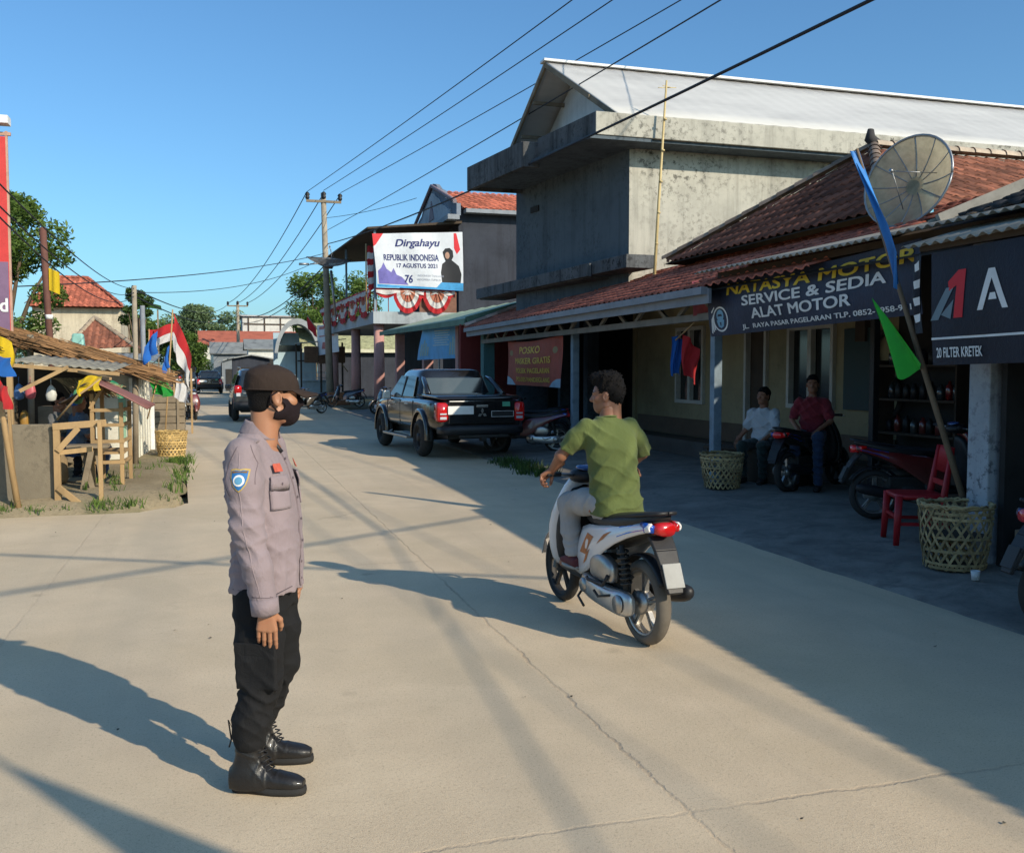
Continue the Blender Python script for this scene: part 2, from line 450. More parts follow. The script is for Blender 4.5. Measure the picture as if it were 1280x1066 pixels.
vs = [(x + (.035 * math.sin(y * 2.3) + .03 * math.sin(y * 5.1 + 1) if x < 5.2 else 0), y, apron_z(x) + (random.uniform(-.008, .008) if x > 5.2 else 0)) for y in ys for x in xs]
b.add(vs, [(j * n + i, j * n + i + 1, (j + 1) * n + i + 1, (j + 1) * n + i) for j in range(len(ys) - 1) for i in range(n - 1)], smooth=True)
struct(b.build('pavement', M_apron))
# raised earth bank on the market side, crumbling edge
def bank_edge(y):
    pts = [(12.4, -.62), (13.2, -.5), (22, -.82), (34, -1.2), (55, -1.7), (75, -2.7), (92, -5.2)]
    for (y0, x0), (y1, x1) in zip(pts, pts[1:]):
        if y <= y1: return x0 + (x1 - x0) * (y - y0) / (y1 - y0)
    return -5.2
b = MB(); cols = [0, .05, .15, .4, .9, 1.5, 2.2, 3, 4.5, 7, 12]; rows = [12.45 + .3 * i for i in range(90)] + [40 + 4 * i for i in range(14)]
vs = []
for j, y in enumerate(rows):
    for i, c in enumerate(cols):
        x = bank_edge(y) - c + (.06 * math.sin(y * 3.1) + .05 * math.sin(y * 7.7 + 2)) * (c < 1)
        z = [-.03, .10, .17, .2, .19, .18, .16, .14, .12, .1, .08][i] + (random.uniform(-.02, .02) if i > 1 else 0)
        yy = y
        if j == 0: z = -.03; yy = 12.42 + .02 * x + (.3 if c < .3 else 0)
        elif j == 1: z = min(z, .07); yy = 12.6 + .03 * math.sin(x * 5) + (.3 if c < .3 else 0)
        if y > 40: z *= .5
        vs.append((x, yy, z))
n = len(cols)
b.add(vs, [(j * n + i, j * n + i + 1, (j + 1) * n + i + 1, (j + 1) * n + i) for j in range(len(rows) - 1) for i in range(n - 1)], smooth=True)
struct(b.build('dirt_bank', M_bank))

# ------------------------------------------------------------------ roofing surfaces as real relief
def tile_sheet(b, p0, u, v, lu, lv, inside=None, tw=.21, rh=.27, amp=.022, step=.03, flipn=False):
    p0, u, v = V(p0), V(u).normalized(), V(v).normalized(); nrm = u.cross(v).normalized()
    if nrm.z < 0: nrm = -nrm
    nc = int(lu / tw); nr = int(lv / rh) + 1; sub = 5
    for r in range(nr):
        y0, y1 = r * rh, min((r + 1) * rh, lv) + .03
        for cidx in range(nc):
            uc, vc = (cidx + .5) * tw, (y0 + y1) / 2
            if inside and not inside(uc, vc): continue
            tt = random.random() * .8 + .1 * (r % 2); j = random.uniform(-.006, .006)
            vs = []
            for vv, zz in ((y0, step + j), (y1, 0)):
                for k in range(sub + 1):
                    uu = (cidx + k / sub) * tw; ph = k / sub
                    vs.append(p0 + u * uu + v * vv + nrm * (zz + amp * math.sin(2 * math.pi * ph) * (1.15 if ph < .5 else .8)))
            # front lip
            for k in range(sub + 1): vs.append(vs[k] - nrm * .022)
            s1 = sub + 1
            fs = [(k, k + 1, s1 + k + 1, s1 + k) for k in range(sub)] + [(2 * s1 + k, 2 * s1 + k + 1, k + 1, k) for k in range(sub)]
            b.add(vs, fs, tt, True)
def zinc_sheet(b, p0, u, v, lu, lv, wl=.13, amp=.016, edge=None, tint=.5):
    p0, u, v = V(p0), V(u).normalized(), V(v).normalized(); nrm = u.cross(v).normalized()
    nu = int(lu / wl * 6); nv = 6
    def fn(a, c):
        uu = a * lu; e = edge(uu) if edge else 0
        return p0 + u * uu + v * (e + (lv - e) * c) + nrm * (amp * math.sin(2 * math.pi * uu / wl) + .01 * math.sin(uu * 1.3 + c * 3))
    b.grid(fn, nu, nv, tint)
def ridge_caps(b, a, c, r=.09, seg=.32, tint=None):
    a, c = V(a), V(c); L = (c - a).length; d = (c - a).normalized(); n = max(1, int(L / seg))
    side = d.cross(V((0, 0, 1))).normalized(); up = side.cross(d)
    for i in range(n):
        p = a + d * (i * L / n); q = a + d * ((i + 1) * L / n + .03); rings = []
        for pt, rr in ((p, r * 1.12), (q, r * .92)):
            rings.append([pt + side * (rr * math.cos(t)) + up * (rr * math.sin(t) * .9) for t in [math.pi * k / 8 for k in range(9)]])
        b.loft(rings, False, random.random() if tint is None else tint, True, closed=False)

# ------------------------------------------------------------------ low tiled shop house
house = empty('shop_house', (7, 12, 0), 0, 'low cream shop house with red clay tile roof and long shaded porch', 'house')
O = V((7, 12, 0))
def put(b, name, m, parent=house, **k):
    b.v = [tuple(V(p) - O) for p in b.v]; return b.build(name, m, parent, **k)
b = MB()   # cream back wall with openings
wx = 9.0
def wall_open(b, x, y0, y1, z0, z1, openings, th=.16):
    ys_ = sorted({y0, y1, *[o[0] for o in openings], *[o[1] for o in openings]})
    for a, c in zip(ys_, ys_[1:]):
        zz = [(z0, z1)]
        for o in openings:
            if o[0] <= a and c <= o[1]:
                zz = [q for lo, hi in zz for q in ((lo, min(hi, o[2])), (max(lo, o[3]), hi)) if q[1] - q[0] > .01]
        for lo, hi in zz: b.box((x + th / 2, (a + c) / 2, (lo + hi) / 2), (th, c - a, hi - lo))
ops = [(16.72, 17.9, 1.08, 2.6), (14.48, 15.2, .42, 2.55), (12.6, 13.85, 1.12, 2.45)]
wall_open(b, wx, 11.2, 19.9, .12, 3.3, ops)
b.box((9.6, 19.98, 1.7), (1.3, .14, 3.2))
put(b, 'front_wall', M_cream)
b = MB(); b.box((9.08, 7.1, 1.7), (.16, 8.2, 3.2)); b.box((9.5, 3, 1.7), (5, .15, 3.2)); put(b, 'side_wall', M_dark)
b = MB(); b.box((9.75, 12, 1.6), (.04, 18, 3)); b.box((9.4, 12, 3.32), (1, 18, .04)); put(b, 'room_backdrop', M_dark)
b = MB(); b.box((8.7, 11.5, .21), (.62, 17, .42)); put(b, 'porch_step', mat('dark_floor_tile', (.085, .075, .065), .5, var=.3))
b = MB(); b.box((8.985, 15.5, .6), (.02, 8.6, .34)); put(b, 'skirting', mat('brown_skirting', (.12, .08, .05), .7))
for (a, c, lo, hi) in ops:
    w = MB(); t = .07
    w.box((wx - .015, a + t / 2, (lo + hi) / 2), (.1, t, hi - lo)); w.box((wx - .015, c - t / 2, (lo + hi) / 2), (.1, t, hi - lo))
    w.box((wx - .015, (a + c) / 2, hi - t / 2), (.1, c - a - 2 * t, t)); w.box((wx - .015, (a + c) / 2, lo + t / 2), (.1, c - a - 2 * t, t))
    if c - a > .9: w.box((wx - .015, (a + c) / 2, (lo + hi) / 2), (.09, .1, hi - lo - 2 * t))
    door = lo < .6
    f = put(w, 'door' if door else 'window', M_frame)
    g = MB(); g.box((wx + .05, (a + c) / 2, (lo + hi) / 2), (.02, c - a - .04, hi - lo - .04))
    g.v = [tuple(V(p) - O) for p in g.v]; g.build('panel' if door else 'pane', M_glassdark if not door else M_wooddark, f)
b = MB(); b.box((8.94, 11.9, 2.3), (.1, .22, .3)); put(b, 'wall_box', M_wooddark)
# porch roof
sl = V((2.45, 0, .92)); L = sl.length
b = MB(); tile_sheet(b, (6.28, 9.3, 2.86), (0, 1, 0), sl, 15.75, L); put(b, 'porch_roof', M_tile, fix=False)
b = MB(); ridge_caps(b, (6.3, 25.05, 2.92), (8.7, 25.05, 3.82), .08)
put(b, 'verge_cap', mat('verge_mortar', (.5, .36, .3), .9, tint=.3))
b = MB(); b.add([(6.32, 3, 2.8), (8.78, 3, 3.72), (8.78, 25, 3.72), (6.32, 25, 2.8)], [(0, 1, 2, 3)]); put(b, 'roof_lining', M_wooddark)
b = MB(); b.box((6.3, 18.2, 2.73), (.04, 13.2, .2)); b.box((6.24, 18.2, 2.8), (.1, 13.1, .1)); put(b, 'fascia_board', M_fasciagrey)
b = MB()   # timber lattice under the eave
b.bar((6.62, 11.9, 2.49), (6.62, 24.4, 2.49), .09, .1)
y = 12.0
while y < 24:
    b.bar((6.62, y, 2.53), (6.62, y + .55, 2.84), .05, .06); b.bar((6.62, y + 1.15, 2.53), (6.62, y + .6, 2.84), .05, .06); y += 1.55
for y in (12.2, 14.8, 17.4, 20, 22.6): b.bar((6.4, y, 2.72), (9, y, 3.5), .07, .1)
put(b, 'eave_truss', mat('greyed_timber', (.21, .2, .18), .85, var=.3, tint=.2))
for (x, y, z1, m, w) in ((6.9, 12.5, 3.0, M_bluegrey, .13), (6.9, 18.3, 3.0, M_bluegrey, .14), (6.75, 24.4, 3.0, M_tealwall, .3), (8.0, 10.4, 3.3, M_black, .09)):
    p = MB(); p.box((x, y, z1 / 2 + .06), (w, w, z1 - .1)); put(p, 'post', m, bev=.01)
# hipped main roof with ridge running back
A = V((10.2, 13.4, 5.3)); BL = V((8.0, 16.5, 3.74)); BR = V((8.0, 10.3, 3.74)); RE = V((24, 13.4, 5.3)); BRE = V((24, 10.3, 3.74))
b = MB(); vv = (A - (BL + BR) / 2)
u0 = (BL - BR).normalized(); lu = (BL - BR).length; lv = vv.length
tile_sheet(b, BR, u0, vv, lu, lv, lambda a, c: c / lv <= min(a, lu - a) / (lu / 2) + .02)
tile_sheet(b, BR, (1, 0, 0), (0, 3.1, 1.56), 14.5, V((0, 3.1, 1.56)).length, lambda a, c: a > c / 3.47 * 2.2)
put(b, 'main_roof', M_tile_old, fix=False)
b = MB(); b.add([A, BL, BR, RE, BRE, V((24, 16.5, 3.74))], [(0, 1, 2), (0, 2, 4, 3), (0, 3, 5, 1)]); b.v = [(x, y, z - .03) for x, y, z in b.v]; put(b, 'roof_underlay', M_wooddark)
b = MB(); ridge_caps(b, BL + V((0, 0, .05)), A + V((0, 0, .06))); ridge_caps(b, BR + V((0, 0, .05)), A + V((0, 0, .06))); put(b, 'hip_cap', mat('mortar_cap', (.27, .2, .15), .9, var=.4, tint=.3))
b = MB(); ridge_caps(b, A + V((0, 0, .06)), RE + V((0, 0, .06)), .11); put(b, 'ridge_cap', mat('ridge_mortar', (.42, .34, .26), .9, var=.4, tint=.3))
b = MB(); b.tube([A + V((.1, 0, .05)), A + V((-.08, 0, .18)), A + V((-.06, 0, .32))], [.1, .09, .05], 8); put(b, 'finial', M_tile_black)
# zinc lean-to strip over the workshop sign
b = MB(); zinc_sheet(b, (6.22, 3.0, 3.04), (0, 1, 0), (1.5, 0, .34), 8.9, 1.54); put(b, 'zinc_awning', M_zinc, fix=False, solid=.004)
b = MB(); b.box((6.66, 7.4, 3.0), (.05, 8.8, .08)); b.bar((6.55, 3, 3.02), (6.55, 11.8, 3.02), .06, .08); put(b, 'awning_beam', M_wooddark)
# blackened tile roof of the neighbour at the frame edge
nb = empty('neighbour_roof_house', (9, 5, 0), 0, 'house end with blackened tile roof and pale rake board beside the mesh dish', 'house')
O = V((9, 5, 0))
b = MB(); tile_sheet(b, (7.5, 2.2, 3.36), (0, 1, 0), (2.6, 0, 1.05), 6.3, 2.8, lambda a, c: a < 6.25 - c * .35, tw=.24, rh=.24); put(b, 'roof', M_tile_black, nb, fix=False)
b = MB(); b.bar((7.4, 8.62, 3.34), (10.0, 7.6, 4.5), .1, .12); b.bar((7.4, 8.74, 3.32), (10.0, 7.72, 4.5), .07, .07); put(b, 'rake_board', mat('grey_rake_wood', (.33, .31, .27), .85, var=.35), nb)
b = MB(); b.add([(7.5, 2, 3.3), (10.1, 2, 4.35), (10.1, 7.6, 4.35), (7.5, 8.6, 3.3)], [(0, 1, 2, 3)]); b.box((10.2, 5, 2), (.1, 6, 4)); put(b, 'wall', M_dark, nb)

# ------------------------------------------------------------------ two-storey unfinished building
big = empty('concrete_building', (8, 20, 0), 0, 'two storey bare concrete shophouse with pale metal gable roof and stained parapet', 'building')
O = V((8, 20, 0))
b = MB()
b.add([(8, 18.14, 3.1), (26, 18.14, 3.1), (26, 18.14, 6.4), (8, 18.14, 6.4)], [(0, 1, 2, 3)])
put(b, 'side_wall', M_wallA, big, fix=False)
def fac(t, x_off=0, z=0): return V((8 + (7.2 - 8) * t + x_off, 18.14 + (23.3 - 18.14) * t, z))
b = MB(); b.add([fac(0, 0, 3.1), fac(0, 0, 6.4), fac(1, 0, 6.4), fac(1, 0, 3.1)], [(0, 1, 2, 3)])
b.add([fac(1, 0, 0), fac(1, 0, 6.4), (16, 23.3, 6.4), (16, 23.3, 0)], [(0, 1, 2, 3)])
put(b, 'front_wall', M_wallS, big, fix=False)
b = MB()   # sunk panels and the slit
for (a, c, z0, z1) in ((.22, .5, 3.3, 5.25), (.62, .95, 3.3, 5.0)):
    for q in ((a, a + .012), (c - .012, c)): b.add([fac(q[0], -.012, z0), fac(q[0], -.012, z1), fac(q[1], -.012, z1), fac(q[1], -.012, z0)], [(0, 1, 2, 3)])
    b.add([fac(a, -.012, z1), fac(a, -.012, z1 + .05), fac(c, -.012, z1 + .05), fac(c, -.012, z1)], [(0, 1, 2, 3)])

b = MB(); b.box(fac(.80, 0, 5.62), (.06, .42, .14), (0, 0, R(8.8))); put(b, 'vent_slit', M_dark, big)
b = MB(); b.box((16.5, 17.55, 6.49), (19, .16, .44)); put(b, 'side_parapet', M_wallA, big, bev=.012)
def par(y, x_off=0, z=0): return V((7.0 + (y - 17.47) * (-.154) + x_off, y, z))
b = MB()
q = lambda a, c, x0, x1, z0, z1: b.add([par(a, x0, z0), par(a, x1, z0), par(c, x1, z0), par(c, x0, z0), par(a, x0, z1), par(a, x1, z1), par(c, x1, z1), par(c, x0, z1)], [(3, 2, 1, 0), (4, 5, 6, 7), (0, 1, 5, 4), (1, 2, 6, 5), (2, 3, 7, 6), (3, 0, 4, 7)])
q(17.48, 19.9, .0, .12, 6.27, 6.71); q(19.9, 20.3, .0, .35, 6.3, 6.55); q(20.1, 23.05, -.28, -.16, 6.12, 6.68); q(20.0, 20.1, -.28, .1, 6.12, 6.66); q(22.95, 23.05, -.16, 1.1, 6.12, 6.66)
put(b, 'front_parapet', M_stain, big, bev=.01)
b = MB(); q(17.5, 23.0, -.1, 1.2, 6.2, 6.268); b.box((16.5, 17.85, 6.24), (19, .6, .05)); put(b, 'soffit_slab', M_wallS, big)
# gable roof
rz, ry = 8.5, 20.4
b = MB()
def roofside(y_e, z_e, flip):
    def fn(a, c):
        x = 6.95 + a * 19; yy = y_e + (ry - y_e) * c; zz = z_e + (rz - z_e) * c
        dip = .004 * math.sin(a * 19 * 2 * math.pi / .38) + .012 * math.sin(a * 7 + c * 2)
        if y_e < ry: x += (1 - c) * .55
        return (x, yy, zz + dip)
    b.grid(fn, 400, 6)
roofside(17.62, 6.74, 0); roofside(23.5, 7.0, 1)
put(b, 'roof', M_whiteroof, big, fix=False, solid=.02)
b = MB(); b.bar((6.9, ry, rz + .02), (26, ry, rz + .02), .3, .05); put(b, 'ridge_cap', M_whitepaint, big)
b = MB(); b.add([(7.75, 17.9, 6.3), (7.75, 22.9, 6.3), (7.75, 22.9, 7.2), (7.75, ry, 8.42), (7.75, 17.9, 6.85)], [(0, 1, 2, 3, 4)]); put(b, 'gable_wall', M_white, big, fix=False)
b = MB()
for y_ in (18.6, 19.5, 21.3, 22.2): 
    zt = rz - abs(y_ - ry) * .62 - .08; b.bar((6.98 + (.3 if y_ < ry else 0), y_, zt), (7.74, y_, zt), .06, .08)
b.bar((7.5, 17.7, 6.72), (6.98, ry, rz - .06), .05, .1); b.bar((6.98, 23.45, 6.98), (6.98, ry, rz - .06), .05, .1)
put(b, 'purlin', M_woodgrey, big)
b = MB()   # balcony ledges over the porch
def led(a, c, x0, x1, z0, z1):
    f = lambda y, xo, z: V((7.55 - (y - 17.3) * .085 + xo, y, z))
    b.add([f(a, x0, z0), f(a, x1, z0), f(c, x1, z0), f(c, x0, z0), f(a, x0, z1), f(a, x1, z1), f(c, x1, z1), f(c, x0, z1)], [(3, 2, 1, 0), (4, 5, 6, 7), (0, 1, 5, 4), (1, 2, 6, 5), (2, 3, 7, 6), (3, 0, 4, 7)])
led(17.25, 18.9, 0, .6, 3.72, 3.98); led(18.7, 25.5, -.12, -.02, 3.68, 3.95); led(18.9, 25.5, -.02, .7, 3.66, 3.72)
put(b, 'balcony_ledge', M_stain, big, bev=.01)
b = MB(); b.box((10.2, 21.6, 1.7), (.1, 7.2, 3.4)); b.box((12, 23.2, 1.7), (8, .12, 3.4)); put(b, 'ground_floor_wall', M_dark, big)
for y in (21.2, 23.1):
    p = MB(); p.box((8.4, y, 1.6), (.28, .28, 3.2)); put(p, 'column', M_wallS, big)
# bamboo mast against the side wall
b = MB(); b.tube([(8.12, 17.25, 3.0), (8.24, 17.27, 5), (8.4, 17.3, 7.35)], [.035, .03, .02], 8)
for z in (3.6, 4.2, 4.8, 5.4, 6.0, 6.6): b.tube([(8.12 + (z - 3) * .065, 17.26, z - .015), (8.12 + (z - 3) * .065, 17.26, z + .015)], .038, 8)
b.bar((8.32, 17.3, 7.25), (8.52, 17.3, 7.22), .012); b.bar((8.22, 17.3, 7.2), (8.62, 17.33, 7.24), .012)
tag(b.build('bamboo_mast', mat('bamboo', (.55, .42, .2), .6, var=.2)), 'thin yellow bamboo mast leaning up past the concrete parapet', 'mast')
# ------------------------------------------------------------------ banners and flags
def sheet(name, label, cat, TL, TR, BL, BR, m, sag=.06, folds=3, nu=30, nv=14, top_sag=0, group=None, rumple=.012, seed=0):
    TL, TR, BL, BR = map(V, (TL, TR, BL, BR)); n0 = (TR - TL).cross(BL - TL).normalized() * -1
    n0 = (TR - TL).cross(TL - BL).normalized()
    def raw(x, y):
        p = (BL * (1 - x) + BR * x) * (1 - y) + (TL * (1 - x) + TR * x) * y
        p = p + n0 * (sag * math.sin(math.pi * x) * math.sin(math.pi * min(1, max(0, y))) * .6 + rumple * math.sin(folds * 2 * math.pi * x + 2.5 * y + seed) + rumple * .7 * math.sin(5 * y - 7 * x + seed))
        p.z -= top_sag * math.sin(math.pi * x) * y
        return p
    def surf(x, y):
        e = .01; p = raw(x, y); nn = (raw(x + e, y) - p).cross(raw(x, y + e) - p).normalized()
        return p, nn
    b = MB(); b.grid(lambda a, c: raw(a, c), nu * 2, nv * 2)
    o = b.build(name, m, None, fix=False); tag(o, label, cat, group); return o, surf
M_bnavy = cloth('navy_vinyl', (.028, .04, .075), .5, .3, 3, 0)
M_bblack = cloth('charcoal_vinyl', (.014, .017, .03), .5, .3, 3, 0)
M_lwhite = mat('white_print', (.78, .78, .76), .6, var=.15, bump=0)
M_lyellow = mat('yellow_print', (.75, .55, .05), .6, var=.3, bump=0)
M_lred = mat('red_print', (.6, .02, .03), .6, var=.1, bump=0)
M_lgrey = mat('steel_grey_print', (.16, .22, .25), .6, var=.1, bump=0)
M_lnavy = mat('navy_print', (.02, .03, .14), .6, var=.1, bump=0)
M_lgold = mat('gold_print', (.85, .50, .06), .6, var=.2, bump=0)

# workshop sign
o, sf = sheet('shop_banner', 'long navy workshop banner with yellow and white lettering strung under the zinc awning', 'banner',
    (6.5, 12.05, 2.96), (6.44, 7.72, 2.99), (6.6, 12.1, 2.2), (6.5, 7.76, 2.27), M_bnavy, .10, 2, 40, 14, .05, rumple=.016)
letter(o, sf, [('NATASYA MOTOR', .56, .81, .19, .86, .03, 0)], M_lyellow)
letter(o, sf, [('SERVICE & SEDIA', .555, .585, .17, .66, .03, 0), ('ALAT MOTOR', .51, .345, .18, .48, .03, 0), ('JL.  RAYA PASAR PAGELARAN TLP. 0852-1958-9210', .60, .11, .105, .78, .03, 0)], M_lwhite)
e_ = [[(.085 + (x - .085) * .55, .3 + (y - .3) * 2.6) for x, y in q_] for q_ in ringq(.085, .3, .076, .088)]
flat_shape(o, sf, e_, M_lwhite, 'emblem_ring')
sc_ = lambda pts: [(.085 + x * .055, .3 + y * .26) for x, y in pts]
flat_shape(o, sf, [sc_(circ(0, .25, .42, 18)), sc_([(-.45, -.05), (.45, -.05), (.3, -.5), (0, -.62), (-.3, -.5)])], mat('pale_blue_print', (.2, .4, .55), .6, bump=0), 'emblem_helmet')
flat_shape(o, sf, [sc_([(-.28, .2), (.28, .2), (.2, .36), (-.2, .36)]), sc_([(-.1, -.2), (.1, -.2), (.05, -.45), (-.05, -.45)])], M_bnavy, 'emblem_visor', .007)
flat_shape(o, sf, [sc_([(-1.3 + i * .22, -.9 + i * .1), (-1.15 + i * .22, -.95 + i * .1), (-.95 + i * .1, .1 + i * .12), (-1.1 + i * .1, .1 + i * .12)]) for i in range(3)] + [sc_([(-1.1, .55), (-.7, .9), (-.65, .8), (-1.0, .45)])], M_lwhite, 'emblem_wing')

# cigarette shop stall at the frame edge
st = empty('corner_stall', (6.2, 5.5, 0), 0, 'corner stall with corrugated roof, chipped white pillar and dark goods shelf', 'stall')
O = V((6.2, 5.5, 0))
b = MB(); zinc_sheet(b, (5.72, -9.0, 2.80), (0, 1, 0), (1.3, 0, .36), 16.12, 5.0); put(b, 'roof', M_zinc, st, fix=False, solid=.004)  # roof carried on and deepened out of view to shade the near road
b = MB(); b.bar((5.85, -9, 2.77), (5.85, 7.0, 2.79), .06, .08); b.bar((6.9, -9, 3.06), (6.9, 7.0, 3.06), .06, .08); put(b, 'roof_beam', M_wooddark, st)
b = MB(); b.box((6.3, 6.66, 1.45), (.24, .24, 2.74)); put(b, 'pillar', plaster('chipped_white_column', (.38, .4, .42), (.12, .12, .13), .9, .5), st, bev=.012)
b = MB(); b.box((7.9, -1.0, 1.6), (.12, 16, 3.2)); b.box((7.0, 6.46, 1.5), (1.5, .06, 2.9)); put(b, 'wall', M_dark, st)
b = MB(); b.box((7.0, 5.2, .42), (.9, 2.2, .06)); b.box((7.0, 5.2, .9), (.9, 2.2, .05)); b.box((7.0, 5.2, 1.4), (.9, 2.2, .05)); b.box((7.0, 6.26, 1.0), (.9, .05, 1.9)); put(b, 'goods_shelf', M_wooddark, st)
o, sf = sheet('cigarette_banner', 'charcoal tobacco advert banner with red and steel slanted emblem beside a white letter', 'banner',
    (5.8, 6.83, 2.72), (5.8, 4.2, 2.75), (5.82, 6.80, 1.77), (5.82, 4.2, 1.81), M_bblack, .03, 3, 36, 10, 0, rumple=.006)
qx = lambda pts, cx, cy, s=1: [(cx + x * s * .34, cy + y * s) for x, y in pts]
flat_shape(o, sf, [qx([(-.02, -.27), (.13, -.27), (.19, .3), (.06, .3), (-.12, .17), (-.10, .06), (.03, .12)], (.105), .6, .72)], M_lred, 'emblem_stroke', .005)
flat_shape(o, sf, [qx([(-.42, -.28), (-.27, -.28), (.0, .1), (-.13, .1)], .1, .6, .72), qx([(-.22, -.22), (-.05, -.28), (.0, -.05)], .1, .6, .72)], M_lgrey, 'emblem_stroke', .005)
flat_shape(o, sf, [qx([(-.30, -.3), (-.18, -.3), (.03, .16), (.24, -.3), (.36, -.3), (.1, .3), (-.04, .3)], .255, .62, .56), qx([(-.05, -.16), (.13, -.16), (.1, -.06), (-.01, -.06)], .255, .62, .56)], M_lwhite, 'emblem_letter', .005)
flat_shape(o, sf, [[(0, .225), (1, .225), (1, .245), (0, .245)]], M_lwhite, 'stripe', .005)
letter(o, sf, [('20 FILTER KRETEK', .118, .11, .085, .19, .02, 0)], M_lwhite)
o, sf = sheet('stall_side_strip', 'dark fabric strip with white patches hanging at the corner stall edge', 'banner', (5.86, 7.12, 2.72), (5.83, 6.99, 2.73), (5.9, 7.12, 2.05), (5.86, 6.99, 2.05), M_bblack, 0, 1, 4, 12)
flat_shape(o, sf, [[(.1, .9 - i * .22), (.8, .93 - i * .22), (.7, .82 - i * .22), (.2, .80 - i * .22)] for i in range(4)], M_lwhite, 'patch')

# POSKO banner, brown
M_bbrown = cloth('brown_vinyl', (.40, .06, .03), .6, .3, 3, 0)
o, sf = sheet('mask_post_banner', 'maroon notice banner with gold lettering hanging in the porch behind the pickup', 'banner',
    (6.72, 22.45, 2.43), (6.7, 18.5, 2.46), (6.75, 22.5, 1.40), (6.72, 18.6, 1.38), M_bbrown, .06, 2, 24, 12, .05, rumple=.014, seed=2)
letter(o, sf, [('POSKO', .46, .80, .15, .38, .03, 0), ('MASKER GRATIS', .5, .56, .13, .66, .03, 0), ('POLSEK PAGELARAN', .5, .34, .11, .62, .03, 0), ('POLRES PANDEGLANG', .5, .14, .1, .62, .03, 0)], M_lgold)
flat_shape(o, sf, [[(.0, 0), (.16, 0), (.1, .12), (.04, .18), (0, .2)], [(1, 0), (.80, 0), (.86, .1), (.93, .16), (1, .17)]], mat('pale_blue_corner_print', (.3, .42, .5), .6, bump=0), 'corner_wave')
flat_shape(o, sf, [[(.07 + (x - .07) * .5, y + .1) for x, y in circ(.07, .64, .07, 12)], [(.9 + (x - .9) * .5, y + .1) for x, y in circ(.9, .64, .07, 12)]], mat('dull_gold_crest', (.3, .2, .08), .6, bump=0), 'crest')

# ------------------------------------------------------------------ green-eaved shop next door
gs = empty('green_eave_shop', (7, 31, 0), 0, 'single storey shop with pale green sheet roof edge and pink columns', 'shop')
O = V((7, 31, 0))
b = MB(); b.grid(lambda a, c: (6.35 + 2.6 * c, 25.3 + 14.2 * a, 3.12 + .2 * a + .72 * c + .015 * math.sin(a * 60)), 90, 4); put(b, 'roof', mat('pale_green_sheet', (.32, .42, .30), .6, .1, var=.3, scale=1), gs, fix=False, solid=.02)
b = MB(); b.bar((6.34, 25.2, 3.05), (6.34, 39.5, 3.26), .04, .16); b.bar((6.38, 25.22, 3.1), (8.95, 25.22, 3.84), .05, .16); put(b, 'eave_board', mat('faded_green_paint', (.13, .22, .16), .8, var=.4, scale=2), gs)
for y in (28.2, 33.2, 38.6):
    p = MB(); p.box((7.0, y, 1.6), (.34, .34, 3.2)); put(p, 'column', M_pink, gs, bev=.015)
b = MB(); b.box((9.0, 32, 1.9), (.15, 14.5, 3.8)); put(b, 'back_wall', M_navy, gs)
b = MB(); b.box((7.6, 25.6, 1.5), (2.6, .14, 3.0)); b.box((7.35, 26.5, 1.3), (.12, 1.9, 2.5)); put(b, 'red_partition', M_redwall, gs)
b = MB(); b.box((7.15, 29.4, .55), (.5, 1.8, 1.0)); b.box((7.15, 29.4, 1.35), (.5, 1.8, .05)); b.box((6.95, 28.55, 1.0), (.05, .05, 1.6)); b.box((6.95, 30.25, 1.0), (.05, .05, 1.6)); put(b, 'display_counter', mat('counter_glass_teal', (.12, .2, .22), .3), gs, bev=.01)
o, sf = sheet('blue_poster', 'sky blue poster with pale print hanging under the green eave', 'poster', (6.5, 31.6, 3.12), (6.95, 27.9, 3.08), (6.45, 32.3, 2.1), (7.0, 28.0, 2.12), cloth('sky_blue_vinyl', (.09, .38, .68), .5, .2, 3, 0), .04, 2, 16, 10)
flat_shape(o, sf, [[(.34 + .02 * (i % 3), .88 - i * .075), (.70 - .03 * (i % 2), .88 - i * .075), (.70 - .03 * (i % 2), .91 - i * .075), (.34 + .02 * (i % 3), .91 - i * .075)] for i in range(7)], mat('pale_print', (.5, .6, .62), .6, bump=0), 'print_line')
flat_shape(o, sf, [[(x, .12), (x + .035, .12), (x + .035, h_), (x, h_ + .03)] for x, h_ in ((.06, .5), (.11, .62), (.16, .52), (.21, .4), (.72, .5), (.77, .66), (.82, .58), (.88, .7))], mat('faded_print', (.32, .45, .42), .6, bump=0), 'print_figure')
b = MB(); b.bar((6.7, 30, 0.1), (6.7, 30, 2.1), .05); tag(b.build('poster_pole', M_steel), 'thin metal pole standing beneath the sky blue poster', 'pole')

# ------------------------------------------------------------------ balcony house
bh = empty('balcony_house', (8, 46, 0), 0, 'dark two storey house with ornate gable, tiled roof and balcony over pink columns', 'house')
O = V((8, 46, 0))
b = MB(); b.add([(9.8, 40, 0), (9.8, 40, 8.6), (20, 40, 8.6), (20, 40, 0)], [(0, 1, 2, 3)]); b.add([(9.8, 40, 0), (9.8, 54, 0), (9.8, 54, 8.3), (9.8, 40, 8.3)], [(0, 1, 2, 3)]); put(b, 'wall', M_navy, bh, fix=False)
b = MB(); tile_sheet(b, (9.95, 39.6, 8.55), (1, 0, 0), (0, 4.4, 1.5), 12, 4.6, tw=.3, rh=.4, amp=.03); tile_sheet(b, (21.9, 48.9, 8.55), (-1, 0, 0), (0, -4.4, 1.5), 12, 4.6, tw=.3, rh=.4, amp=.03); put(b, 'tile_roof', M_tile, bh, fix=False)
